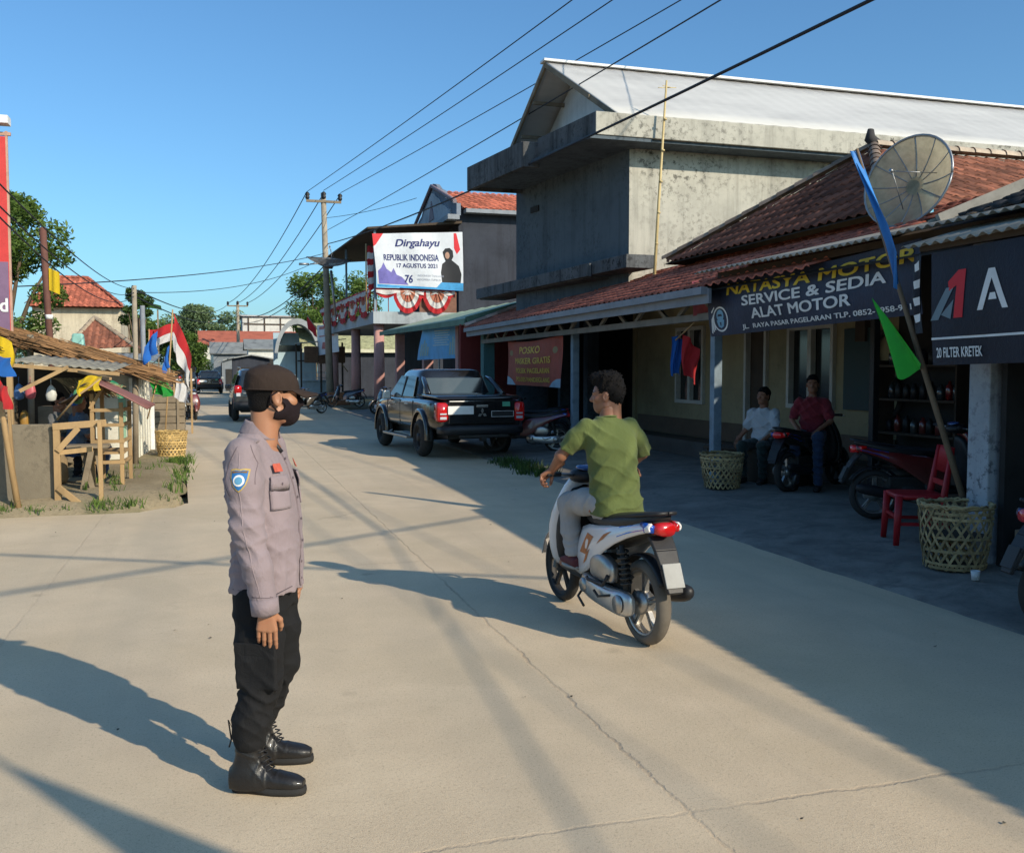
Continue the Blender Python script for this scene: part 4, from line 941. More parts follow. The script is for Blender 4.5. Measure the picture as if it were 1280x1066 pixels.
tree('leafy_tree', 'low round tree beside the dark roadside shop', (-.6, 112, 0), 6.2, 2.0, 2.6, 5000, .2, M_leafC, 62, 18, base=.15)
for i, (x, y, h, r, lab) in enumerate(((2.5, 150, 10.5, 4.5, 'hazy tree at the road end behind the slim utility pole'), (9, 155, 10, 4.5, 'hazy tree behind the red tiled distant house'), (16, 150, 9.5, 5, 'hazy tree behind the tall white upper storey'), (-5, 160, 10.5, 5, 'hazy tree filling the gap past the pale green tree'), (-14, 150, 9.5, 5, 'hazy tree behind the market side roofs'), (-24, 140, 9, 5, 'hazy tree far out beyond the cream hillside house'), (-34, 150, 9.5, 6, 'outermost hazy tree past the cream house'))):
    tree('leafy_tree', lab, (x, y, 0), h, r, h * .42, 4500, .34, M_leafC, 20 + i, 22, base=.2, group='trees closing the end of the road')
def tuft(b, x, y, z, n, h, rnd, spread=.12):
    for i in range(n):
        a = rnd.uniform(0, 6.28); d = rnd.uniform(0, spread); px, py = x + math.cos(a) * d, y + math.sin(a) * d
        l = h * rnd.uniform(.5, 1.2); bx, by = rnd.gauss(0, .35) * l, rnd.gauss(0, .35) * l; w_ = rnd.uniform(.004, .009)
        b.add([(px - w_, py, z), (px + w_, py, z), (px + bx * .5 + w_ * .7, py + by * .5, z + l * .65), (px + bx, py + by, z + l), (px + bx * .5 - w_ * .7, py + by * .5, z + l * .65)], [(0, 1, 2, 3, 4)], rnd.random())
rnd = random.Random(5); b = MB()
for i in range(70):
    x = rnd.uniform(-3.0, -.55); y = 12.55 + abs(rnd.gauss(0, .16)) + (.35 if x > -.8 else 0)
    if -2.15 < x < -1.5 and rnd.random() < .75 or x > -1.0 and rnd.random() < .6: continue
    tuft(b, x, y, .02, 14, rnd.uniform(.06, .17), rnd)
for i in range(14): tuft(b, rnd.uniform(-.75, -.5), rnd.uniform(13.2, 18.5), .12, 12, rnd.uniform(.08, .22), rnd)
for i in range(16): tuft(b, rnd.gauss(-.75, .1), rnd.gauss(17.2, .2), .15, 14, .13, rnd)
for i in range(16): tuft(b, rnd.uniform(-1.8, -.9), rnd.uniform(13, 17), .18, 8, .12, rnd)
tag(b.build('grass', M_leafB, fix=False), kind='stuff')
b = MB()
for i in range(60): tuft(b, 5.0 + rnd.gauss(.1, .12), rnd.uniform(14.6, 17.5), .0, 16, rnd.uniform(.06, .2), rnd, .15)
tag(b.build('weeds', M_leafA, fix=False), kind='stuff')

# ------------------------------------------------------------------ market side: houses
o = empty('hillside_house', (-8, 62, 0), 0, 'cream walled house with hipped red clay tile roof above the market stalls', 'house'); O = V((-8, 62, 0))
b = MB(); b.box((-8.0, 65, 2.7), (4.8, 6, 5.5)); put(b, 'wall', plaster('cream_stained_wall', (.55, .48, .36), (.25, .2, .15), .4, .5), o)
E1, E2, E3, E4, R1, R2 = V((-10.6, 61.4, 5.5)), V((-5.4, 61.4, 5.5)), V((-5.4, 68.5, 5.5)), V((-10.6, 68.5, 5.5)), V((-9.3, 65, 7.5)), V((-7.7, 65, 7.5))
b = MB(); vv = V((0, 3.6, 2.0)); tile_sheet(b, E1, (1, 0, 0), vv, 5.2, vv.length, lambda a, c: c / vv.length < min(a / 1.3, (5.2 - a) / 2.3), tw=.3, rh=.36, amp=.03)
u2 = V((-2.3, 0, 2.0)); tile_sheet(b, E2, (0, 1, 0), u2, 7.1, u2.length, lambda a, c: c / u2.length < min(a, 7.1 - a) / 3.6, tw=.3, rh=.36, amp=.03)
b.add([E1, E2, E3, E4, R1, R2], [(0, 1, 5, 4), (1, 2, 5), (2, 3, 4, 5), (3, 0, 4)], .3); put(b, 'tile_roof', M_tile, o, fix=False)
b = MB(); ridge_caps(b, R1, R2, .12); ridge_caps(b, E2 + V((0, 0, .1)), R2, .1); ridge_caps(b, E1 + V((0, 0, .1)), R1, .1); put(b, 'ridge_cap', M_tile, o)
o = empty('small_tile_house', (-4.1, 38, 0), 0, 'low house with weathered brown tile roof just behind the thatched stall', 'house'); O = V((-4.1, 38, 0))
b = MB(); b.box((-4.1, 40.2, 1.2), (2.3, 4, 2.4)); put(b, 'wall', M_shopgrey, o)
F1, F2, RA = V((-5.35, 37.8, 2.45)), V((-2.95, 37.8, 2.62)), V((-4.5, 39.6, 3.75))
b = MB(); vv = RA - (F1 + F2) / 2; lu = (F2 - F1).length; tile_sheet(b, F1, F2 - F1, V((0, vv.y, vv.z)), lu, V((0, vv.y, vv.z)).length, lambda a, c: c / 2.2 < min(a / .85, (lu - a) / 1.5), tw=.24, rh=.3, amp=.03)
b.add([F1, F2, RA, V((-2.95, 42.5, 2.6)), V((-4.5, 42.5, 3.75)), V((-5.35, 42.5, 2.4))], [(0, 1, 2), (1, 3, 4, 2), (0, 2, 4, 5)], .35); put(b, 'tile_roof', M_tile_old, o, fix=False)
b = MB(); ridge_caps(b, F1, RA, .09); ridge_caps(b, F2, RA, .09); put(b, 'hip_cap', mat('pale_hip_mortar', (.36, .28, .2), .9), o)
b = MB(); b.grid(lambda a, c: (-4.0 + a * 2.0, 33.6 + c * 3.5, 2.05 + c * .3 + .02 * math.sin(a * 50)), 60, 4); tag(b.build('tin_roof', M_zinc_old), 'grey corrugated lean-to roof below the weathered tile roof', 'roof')
o = empty('green_awning', (-4.2, 56, 0), 0, 'bright green awning sheet beside the cream hillside house', 'awning'); b = MB(); b.grid(lambda a, c: (-.7 + a * 1.9, c * .9, 5.05 + .35 * math.sin(a * 2.4) - c * .2), 10, 4); b.build('sheet', mat('bright_green_plastic', (.08, .5, .08), .5), o); b = MB(); b.bar((-.5, .5, 0), (-.5, .5, 5.0), .08); b.bar((1, .5, 0), (1, .5, 5.1), .08); b.build('post', M_woodgrey, o)
b = MB(); b.box((-3.55, 27.6, 2.5), (.34, .3, .42), taper=.8); tag(b.build('roof_water_can', mat('turquoise_can', (.25, .5, .45), .5), bev=.05), 'pale turquoise water can standing behind the thatch edge', 'can')
# red billboard at the frame edge
o = empty('billboard', (-3.73, 20, 0), 0, 'tall red advertising board with thin steel frame at the market edge', 'billboard')
b = MB(); b.box((-.9, 0, 4.2), (1.82, .05, 3.7)); b.build('panel', mat('red_board_print', (.55, .045, .04), .5, var=.15), o)
b = MB(); b.box((-.9, -.03, 3.05), (1.8, .01, 1.4)); b.build('violet_panel', mat('violet_board_print', (.2, .12, .2), .5, var=.15), o)
b = MB(); b.bar((.025, 0, .2), (.025, 0, 6.15), .045); b.bar((-1.9, 0, 6.1), (.1, 0, 6.1), .06); b.bar((-1.8, 0, .2), (-1.8, 0, 6.1), .06); b.build('frame', mat('salmon_frame', (.5, .3, .22), .6), o)
b = MB(); b.box((-.35, -.1, 6.32), (.9, .3, .14)); b.bar((-.2, 0, 6.05), (-.2, -.1, 6.3), .04); b.build('flood_lamp', M_whitepaint, o)
letter(o, lambda x, y: (V((x, -.04, y)), V((0, -1, 0))), [('rd', -.15, 2.95, .24, .24, .02, 0)], M_lwhite)
# ------------------------------------------------------------------ market stall with stick roof
o = empty('thatched_stall', (-2.6, 17, .15), 0, 'low dark market stall under a roof of loose brown palm stalks', 'stall'); O = V((-2.6, 17, .15))
rnd = random.Random(9); b = MB()
def roofpt(a, c): # a across slope 0 at road eave ->1 ridge ; c along Y
    return V((-1.12 - 3.6 * a - .25 * c, 16.7 + 5.2 * c, 1.66 + .98 * a + .12 * c + .04 * math.sin(c * 9)))
for i in range(1500):
    a = rnd.random() ** .9; c = rnd.random() ** 1.5; L = rnd.uniform(.5, 1.3); p = roofpt(a, c) + V((0, 0, rnd.uniform(-.05, .09)))
    d = V((rnd.uniform(.8, 1.0), rnd.gauss(0, .16), -.26 + rnd.gauss(0, .05))) * L; r_ = rnd.uniform(.008, .022)
    b.bar(p - d * .5, p + d * .5 - V((0, 0, .02)), r_, r_, tint=rnd.random())
put(b, 'thatch', mat('palm_stalk', (.25, .135, .06), .9, var=.3, tint=.6), o, fix=False)
b = MB(); b.add([roofpt(0, 0) - V((0, 0, .1)), roofpt(1, 0) - V((0, 0, .1)), roofpt(1, 1) - V((0, 0, .1)), roofpt(0, 1) - V((0, 0, .1))], [(0, 1, 2, 3)]); put(b, 'roof_lining', M_wooddark, o)
b = MB()
for x, y in ((-1.35, 16.9), (-2.9, 16.9), (-4.4, 16.9), (-1.5, 21.5)): b.tube([(x, y, .1), (x + .03, y, 2.3 if x < -2 else 1.75)], .05, 7)
put(b, 'post', M_woodgrey, o)
b = MB(); b.box((-3.2, 18.6, .95), (3.4, .08, 1.7)); b.box((-4.9, 17.2, .95), (.1, 3, 1.7)); put(b, 'back_wall', M_wooddark, o)
b = MB(); b.box((-2.9, 15.6, .86), (2.0, .5, .06)); b.box((-3.6, 16.2, 1.25), (.9, .3, .5)); b.box((-2.55, 17.2, .7), (.5, .5, .9)); put(b, 'counter', M_woodgrey, o)
b = MB(); b.grid(lambda a, c: (-2.75 + 1.35 * a + .1 * c, 14.6 + c * 1.5, 1.86 - .13 * a + .1 * c + .012 * math.sin(a * 70)), 70, 6); put(b, 'tarpaulin_roof', mat('grey_asbestos', (.25, .235, .19), .9, var=.35), o, solid=.012)
b = MB(); b.bar((-2.9, 14.55, 1.82), (-1.35, 14.6, 1.68), .05); b.bar((-2.75, 14.6, .1), (-2.75, 14.6, 1.8), .07); b.bar((-2.6, 14.4, 1.45), (-2.0, 14.5, 1.78), .05); b.bar((-1.9, 14.6, 1.72), (-1.4, 13.9, 1.62), .035); put(b, 'roof_prop', M_wood, o)
b = MB()
for i in range(220):
    p = V((rnd.uniform(-2.3, -1.7), 15.0 + rnd.uniform(0, .5), 1.62)); d = V((rnd.uniform(.15, .5), rnd.gauss(0, .1), -rnd.uniform(.12, .3))); b.bar(p, p + d, .012, .006, tint=rnd.random())
put(b, 'palm_fringe', mat('dry_palm', (.33, .24, .13), .9, tint=.5), o, fix=False)
b = MB()
for i, (x, z) in enumerate(((-3.0, 1.05), (-2.75, 1.05), (-3.25, 1.05), (-2.3, .98))): b.lathe([(.06, 0), (.07, .12), (.05, .2), (.02, .24)], (x, 15.55, z - .14), n=10)
put(b, 'jar', mat('amber_jar', (.35, .2, .05), .3), o)
# white board wall of next stall
o = empty('board_booth', (-1.6, 19, .15), 0, 'white vertical board booth wall beside the thatched stall', 'booth'); O = V((-1.6, 19, .15))
b = MB()
for i in range(6): b.box((-1.42 + .02 * i, 18.0 + .34 * i, .9), (.04, .325, 1.6 + .04 * (i % 2)))
b.box((-1.75, 17.85, .95), (.6, .05, 1.65)); put(b, 'wall', plaster('white_booth_board', (.66, .64, .55), (.3, .28, .2), .3, .4), o)
b = MB(); b.box((-1.44, 17.8, .85), (.12, .1, 1.5)); b.box((-1.3, 19.95, .6), (.14, .12, 1.0)); put(b, 'post', M_whitepaint, o)
b = MB(); b.box((-1.62, 17.82, 1.0), (.12, .02, .9)); put(b, 'green_strip', mat('pale_green_strip', (.25, .42, .3), .7), o)
# concrete board fence and timber railing
b = MB(); b.box((-3.2, 12.98, .52), (2.46, .05, 1.1)); tag(b.build('board_fence', plaster('grey_board', (.19, .16, .115), (.15, .13, .1), .5, .6), bev=.006), 'plain grey cement board fence panel in front of the thatched stall', 'fence')
o = empty('timber_railing', (-1.7, 12.9, 0), 0, 'rough sawn timber frame railing with diagonal braces beside the cement board', 'railing'); O = V((-1.7, 12.9, 0))
b = MB(); b.bar((-1.93, 12.9, -.05), (-1.93, 12.9, 1.06), .075); b.bar((-1.43, 12.82, -.05), (-1.43, 12.82, 1.1), .06, .05); put(b, 'post', M_wood, o, bev=.004)
b = MB(); b.bar((-1.97, 12.87, 1.04), (-1.36, 12.9, 1.08), .03, .085); b.bar((-1.92, 12.87, .72), (-1.55, 13.1, .74), .03, .06); put(b, 'rail', M_wood, o, bev=.004)
b = MB(); b.bar((-1.92, 12.85, .74), (-1.68, 12.87, 1.02), .03, .07); b.bar((-1.92, 12.84, .3), (-1.62, 12.78, .04), .03, .075); put(b, 'brace', M_wood, o, bev=.004)
b = MB(); b.bar((-1.75, 13.6, .1), (-1.62, 13.6, .7), .07); b.bar((-1.62, 13.7, .12), (-1.75, 13.7, .72), .06); b.bar((-1.5, 13.7, .1), (-1.58, 13.7, .75), .05); b.box((-1.66, 13.65, .74), (.5, .3, .04)); tag(b.build('trestle_bench', M_woodgrey), 'rough timber trestle bench behind the railing', 'bench')
# little timber kiosk with maroon zinc roof
o = empty('timber_kiosk', (-1.4, 14, .12), 0, 'small raw timber kiosk frame with maroon corrugated roof', 'kiosk'); O = V((-1.4, 14, .12))
b = MB()
for x, y in ((-1.64, 13.9), (-1.28, 13.9), (-1.6, 14.7), (-1.24, 14.7)): b.bar((x, y, .1), (x, y, 1.42 if x < -1.5 else 1.3), .065, .05)
put(b, 'post', M_wood, o, bev=.004)
b = MB()
for z in (.5, .78, 1.0, 1.2): b.bar((-1.66, 13.87, z), (-1.24, 13.87, z), .025, .045); b.bar((-1.27, 13.9, z), (-1.23, 14.7, z), .025, .045)
b.box((-1.45, 14.3, .62), (.4, .8, .03)); b.bar((-1.66, 13.86, 1.22), (-1.5, 13.86, 1.5), .04); put(b, 'rail', M_wood, o)
b = MB(); zinc_sheet(b, (-.92, 13.55, 1.22), (0, 1, 0), (-.66, 0, .36), 1.5, .78, .11, .013); put(b, 'roof', mat('maroon_zinc', (.27, .12, .10), .6, .2, var=.25), o, fix=False, solid=.004)
b = MB(); zinc_sheet(b, (-2.0, 13.55, 1.3), (0, 1, 0), (.42, 0, .26), 1.5, .5, .11, .013); put(b, 'rear_roof', M_wooddark, o, fix=False, solid=.004)
# things further along the bank
b = MB()
for i in range(5): b.box((-1.35, 25.5, .35 + i * .17), (1.0, .8, .155), (0, 0, .04 * (i % 2)))
b.bar((-1.75, 25.1, 0), (-1.75, 25.1, 1.2), .06); b.bar((-1.0, 25.1, 0), (-1.0, 25.1, 1.15), .06); tag(b.build('plank_crate', M_woodgrey, bev=.005), 'grey plank crate stand on the bank beyond the white booth', 'crate')
o = empty('tarp_stand', (-1.1, 28, 0), 0, 'black tarpaulin canopy on sticks past the plank crate', 'stand'); b = MB(); b.grid(lambda a, c: (-.75 + 1.2 * a, c * 1.6, 1.62 + .22 * a - .15 * math.sin(c * 3) + .03 * math.sin(a * 9)), 8, 6); b.build('tarpaulin', M_black, o); b = MB(); b.bar((.35, 0, 0), (.35, 0, 1.8), .05); b.bar((-.1, 0, 0), (-.1, 0, 1.7), .05); b.bar((.1, .8, 0), (.12, .8, 1.75), .05); b.build('stick', M_wood, o); b = MB(); b.box((0, .6, .8), (.8, .6, .05)); b.build('table', M_woodgrey, o)

# ------------------------------------------------------------------ flags
def flag(label, tip, w_, h_, hang, m, cat='flag', seed=0, dirx=1, stripes=None, name='flag', diry=0., pole=None, amp=.05):
    """cloth with its hoist edge starting at tip, hanging and folded"""
    o = empty(name, tip, 0, label, cat); rnd = random.Random(seed); ph = rnd.uniform(0, 6)
    def P(a, c):  # a along fly 0..1 ; c down hoist 0..1
        dr = hang * a
        x = dirx * w_ * a * (1 - .45 * hang) + amp * .4 * math.sin(5 * c + ph); y = diry * w_ * a + amp * math.sin(9 * a + 3 * c + ph) * (.3 + a)
        z = -h_ * c * (1 - .1 * a) - w_ * dr * .75 - .02 * math.sin(7 * a + ph)
        return V((x + amp * .5 * math.sin(11 * a + ph) * c, y, z))
    if stripes:
        for (c0, c1, mm, nm) in stripes:
            b = MB(); b.grid(lambda a, c: P(a, c0 + (c1 - c0) * c), 18, 8); b.build(nm, mm, o, fix=False)
    else:
        b = MB(); b.grid(lambda a, c: P(a, c), 18, 14); b.build('cloth', m, o, fix=False)
    if pole: b = MB(); b.tube([V(q) - V(tip) for q in pole[0]], pole[1], 7); b.build('pole', pole[2], o)
    return o, lambda x, y: (P(x, 1 - y), V((0, -1, 0)))
RW = [(0, .5, M_red, 'red_stripe'), (.5, 1, M_wht, 'white_stripe')]
# leaning striped flag and party flags near the booth (poles stand on the bank)
flag('large red over white flag drooping above the black tarpaulin', (-.84, 19.6, 2.86), .78, .74, 1.35, None, seed=1, stripes=RW, name='striped_flag', pole=([(-1.05, 19.6, .1), (-.84, 19.6, 2.9)], .014, M_wood), amp=.06)
flag('small red and white flag flying from the dark market pole', (-1.32, 20.2, 2.52), .42, .36, -.45, None, seed=2, stripes=RW, name='striped_flag', pole=([(-1.4, 20.2, .1), (-1.31, 20.2, 2.55)], .012, M_wood))
flag('light blue flag hanging below the small red and white flag', (-1.12, 19.2, 2.5), .42, .42, 1.0, M_blue, seed=3, dirx=-1, name='blue_flag')
flag('darker blue flag hanging beside the large striped flag', (-.92, 19.3, 2.24), .3, .42, 1.1, M_blue, seed=4, dirx=-.6, name='blue_flag')
flag('crumpled bright green flag on a short pole by the booth', (-1.12, 17.6, 1.62), .34, .3, .3, M_grn, seed=5, name='green_flag', pole=([(-1.2, 17.6, .9), (-1.0, 17.6, 1.66)], .012, M_wood), amp=.08)
flag('pale hanging cloth under the striped flag by the black tarpaulin', (-1.0, 24, 1.6), .4, .5, .8, M_wht, seed=15, name='hanging_cloth')
flag('bunched green cloth in the shade behind the kiosk', (-1.62, 15.5, 1.58), .25, .22, .3, mat('teal_cloth', (.03, .28, .16), .8), seed=16, name='green_flag')
yo, ys = flag('yellow flag with black digit nearest the red billboard', (-2.6, 12.55, 2.28), .42, .36, .75, M_yel, seed=6, name='yellow_flag', pole=([(-2.6, 12.6, 1.4), (-2.5, 12.55, 2.32)], .012, M_wood)); letter(yo, ys, [('3', .55, .55, .14, .22, .02, 0, True), ('UTRA', .62, .2, .07, .4, .01, 0)], M_black, off=.04)
flag('second yellow flag partly hidden behind the first by the red billboard', (-2.75, 12.6, 2.28), .3, .4, .3, M_yel, seed=7, name='yellow_flag')
yo, ys = flag('yellow flag with black digit tied beside the kiosk roof', (-1.74, 13.3, 1.62), .25, .2, -.3, M_yel, seed=8, name='yellow_flag', pole=([(-2.0, 13.4, 1.1), (-1.72, 13.3, 1.42), (-1.45, 13.25, 1.62)], .014, M_wood)); letter(yo, ys, [('3', .4, .45, .12, .3, .02, 0, True)], M_black, off=.04)
flag('royal blue flag drooping on the leaning timber pole at the cement board', (-2.66, 12.35, 1.98), .42, .24, .35, M_blue, seed=9, name='blue_flag')
flag('red flag hanging below the royal blue flag', (-2.5, 12.36, 1.7), .26, .3, .9, M_red, seed=10, name='red_flag')
b = MB(); b.tube([(-2.52, 12.5, 2.0), (-2.44, 12.6, 1.0), (-2.33, 12.72, -.05)], [.022, .034, .04], 8); b.bar((-2.42, 12.7, 1.5), (-2.36, 12.7, -.05), .05, .03); tag(b.build('flag_pole', M_wood), 'leaning split timber flag pole in front of the cement board', 'pole')
flag('red pennant on a thin stick before the arched building', (5.0, 58, 4.95), .9, .7, .9, M_red, seed=11, name='red_flag', pole=([(6.9, 54.5, 1.7), (5.0, 58, 5.0)], .03, M_wood))
flag('tall striped red and white pole banner on the balcony corner', (5.95, 40.2, 6.9), .3, 1.9, .05, M_red, seed=12, name='pole_banner', stripes=[(i / 7, (i + 1) / 7, M_red if i % 2 == 0 else M_wht, 'red_stripe' if i % 2 == 0 else 'white_stripe') for i in range(7)], pole=([(5.9, 40.25, 4.2), (5.9, 40.25, 7.0)], .03, M_wood))
# blue, green and red flags along the porch
o = empty('flag_pole', (6.3, 7.05, .1), 0, 'slanting bamboo flag pole leaning outward by the chipped pillar', 'pole'); b = MB(); b.tube([(.12, -.2, 0), (-.18, .2, 1.6), (-.6, .68, 3.68)], [.03, .026, .014], 8); b.build('pole', mat('brown_bamboo', (.22, .15, .09), .7, var=.3), o)
b = MB()
def bl(a, c):
    base = V((5.70, 7.73, 3.76)).lerp(V((5.93, 7.44, 2.62)), c); wid = .24 * min(1, .15 + c * 1.5) * (1 - .75 * max(0, c - .75) * 4)
    return base + V((-.02 + .035 * math.sin(a * 11 + c * 2), -wid * a * .9, -.16 * a * c)) + V((.02 * math.sin(13 * a + 5 * c), .06 * a * (1 - c), 0))
b.grid(bl, 14, 20); tag(b.build('blue_flag', mat('sky_blue_flag_cloth', (.03, .2, .55), .6, var=.3, bump=.05), fix=False), 'long sky blue flag furled down the slanting bamboo pole', 'flag')
b = MB()
def gf(a, c):
    A_, B_, C_ = V((5.80, 7.60, 2.40)), V((6.04, 7.18, 1.80)), V((5.98, 7.46, 1.70))
    p = A_ + (C_ + (B_ - C_) * a - A_) * c
    return p + V((.05 * math.sin(a * 9 + c * 2) * c, .03 * math.sin(a * 5) * c, -.07 * math.sin(a * math.pi) * c * c + .03 * math.sin(a * 12) * c))
b.grid(gf, 24, 18); tag(b.build('green_flag', mat('bright_green_flag_cloth', (.02, .42, .03), .6, var=.2, bump=.05), fix=False), 'bright green flag sagging from the bamboo pole below the workshop banner', 'flag')
flag('red and blue flag hanging from the porch truss by the blue grey post', (6.7, 13.2, 2.3), .34, .6, .9, M_red, seed=13, name='red_flag', diry=-.3, pole=([(6.65, 12.4, 2.55), (6.75, 13.5, 2.2)], .012, M_wood))
flag('dark blue flag hanging beside the red flag on the porch', (6.72, 13.6, 2.28), .2, .62, .3, M_blue, seed=14, name='blue_flag')
flag('faded pink cloth at the banner end under the red tile eave', (6.5, 12.5, 3.0), .4, .5, .2, mat('faded_pink_cloth', (.5, .12, .14), .8), seed=17, name='pink_cloth', diry=-.4)
# ------------------------------------------------------------------ vehicles
M_rub = mat('tyre_rubber', (.035, .033, .03), .85, var=.4, fine=30, bump=.3); M_dusty = mat('dusty_tyre', (.14, .12, .095), .9, var=.35, fine=40, bump=.3)
M_alloy = mat('dull_alloy', (.45, .43, .4), .35, .85, var=.25); M_silver = mat('cast_silver', (.55, .55, .54), .3, .8, var=.18, bump=.05)
M_seat = mat('seat_vinyl', (.02, .02, .021), .45, var=.2, fine=120); M_engine = mat('dark_engine', (.045, .042, .038), .6, .3, var=.4)
def paint(name, c, coat=1., rough=.35, dust=.55):
    t = NT(name); co = t.coord(); n = t.noise(5, 5, .7, co); sc = t.noise(1, 3, .7, t.coord((60, 3, 60)))
    sp = t.nd('ShaderNodeSeparateXYZ'); t.ln(co, sp.inputs[0])
    low = t.ramp(t.math('ADD', t.math('MULTIPLY', sp.outputs['Z'], 1.0), t.math('MULTIPLY', n, .3)), [(.3, 1), (.85, .12), (1, .05)])
    k = t.math('MULTIPLY', t.math('MULTIPLY', low, t.ramp(n, [(.25, .45), (.75, 1)])), dust)
    col = t.mix(k, c + (1,), (.24, .19, .13, 1)); col = t.mix(t.ramp(sc, [(.7, 0), (.8, .12)]), col, (.3, .28, .25, 1))
    m = t.out(col, t.math('ADD', t.math('MULTIPLY', k, .7), rough - .1), 0, .5); t.b.inputs['Coat Weight'].default_value = coat
    t.ln(t.math('ADD', t.math('MULTIPLY', k, .6), .04), t.b.inputs['Coat Roughness']); MATS[name] = m; return m
M_pwhite = paint('pearl_white_paint', (.74, .72, .71)); M_pblack = paint('gloss_black_paint', (.008, .0085, .01), 1., .25); M_pred = paint('deep_red_paint', (.15, .008, .01)); M_pgrey = paint('dark_grey_paint', (.04, .045, .05)); M_pblue = paint('night_blue_paint', (.02, .03, .07))
M_redlens = mat('red_lens', (.45, .008, .008), .15, var=.15, bump=0, coat=1, emit=.06); M_bluelens = mat('blue_lens', (.01, .07, .4), .15, var=.1, bump=0, coat=1); M_clear = glass_mat('clear_lens', (.5, .52, .55), .1)
M_orange = mat('orange_decal', (.5, .17, .05), .5, var=.3, scale=20); M_magenta = mat('pink_decal', (.55, .12, .2), .5, var=.2); M_plate = mat('worn_plate', (.33, .33, .31), .6, var=.25); M_plateb = mat('black_plate', (.02, .02, .02), .5)
def wheel(parent, c, r, w, tyre, rimm, spokes=5, hub=.05, name='wheel', drum=0, side=None):
    o = MB(); prof = []
    for k in range(13):
        a = math.pi * (k / 12) ; prof.append((r - w * .5 + math.sin(a) * w * .5, -math.cos(a) * w * .5))
    prof += [(r - w * .62, w * .36), (r - w * .62, -w * .36)]
    o.lathe(prof, (0, 0, 0), 'y', 40, closed=True); t = o.build(name, tyre, parent, loc=c)
    b = MB(); ri = r - w * .6
    b.lathe([(ri + .004, -w * .34), (ri - .012, -w * .36), (ri - .022, -w * .2), (ri - .022, w * .2), (ri - .012, w * .36), (ri + .004, w * .34)], (0, 0, 0), 'y', 40)
    for k in range(spokes):
        a = 2 * math.pi * k / spokes + .3
        for da in (-.12, .12):
            b.bar((math.cos(a + da * 2) * hub * .8, 0, math.sin(a + da * 2) * hub * .8), (math.cos(a + da * .6) * ri, 0, math.sin(a + da * .6) * ri), w * .16, w * .3, up=(0, 1, 0))
    b.lathe([(0, -w * .45), (hub, -w * .45), (hub * 1.1, 0), (hub, w * .45), (0, w * .45)], (0, 0, 0), 'y', 20)
    if drum: b.lathe([(0, -.04), (drum, -.04), (drum, .04), (0, .04)], (0, .02, 0), 'y', 24)
    b.build('rim', rimm, t); return t
def mirror_prism(b, poly, y0, y1):
    b.prism(poly, 'y', y0, y1); b.prism(poly, 'y', -y1, -y0)
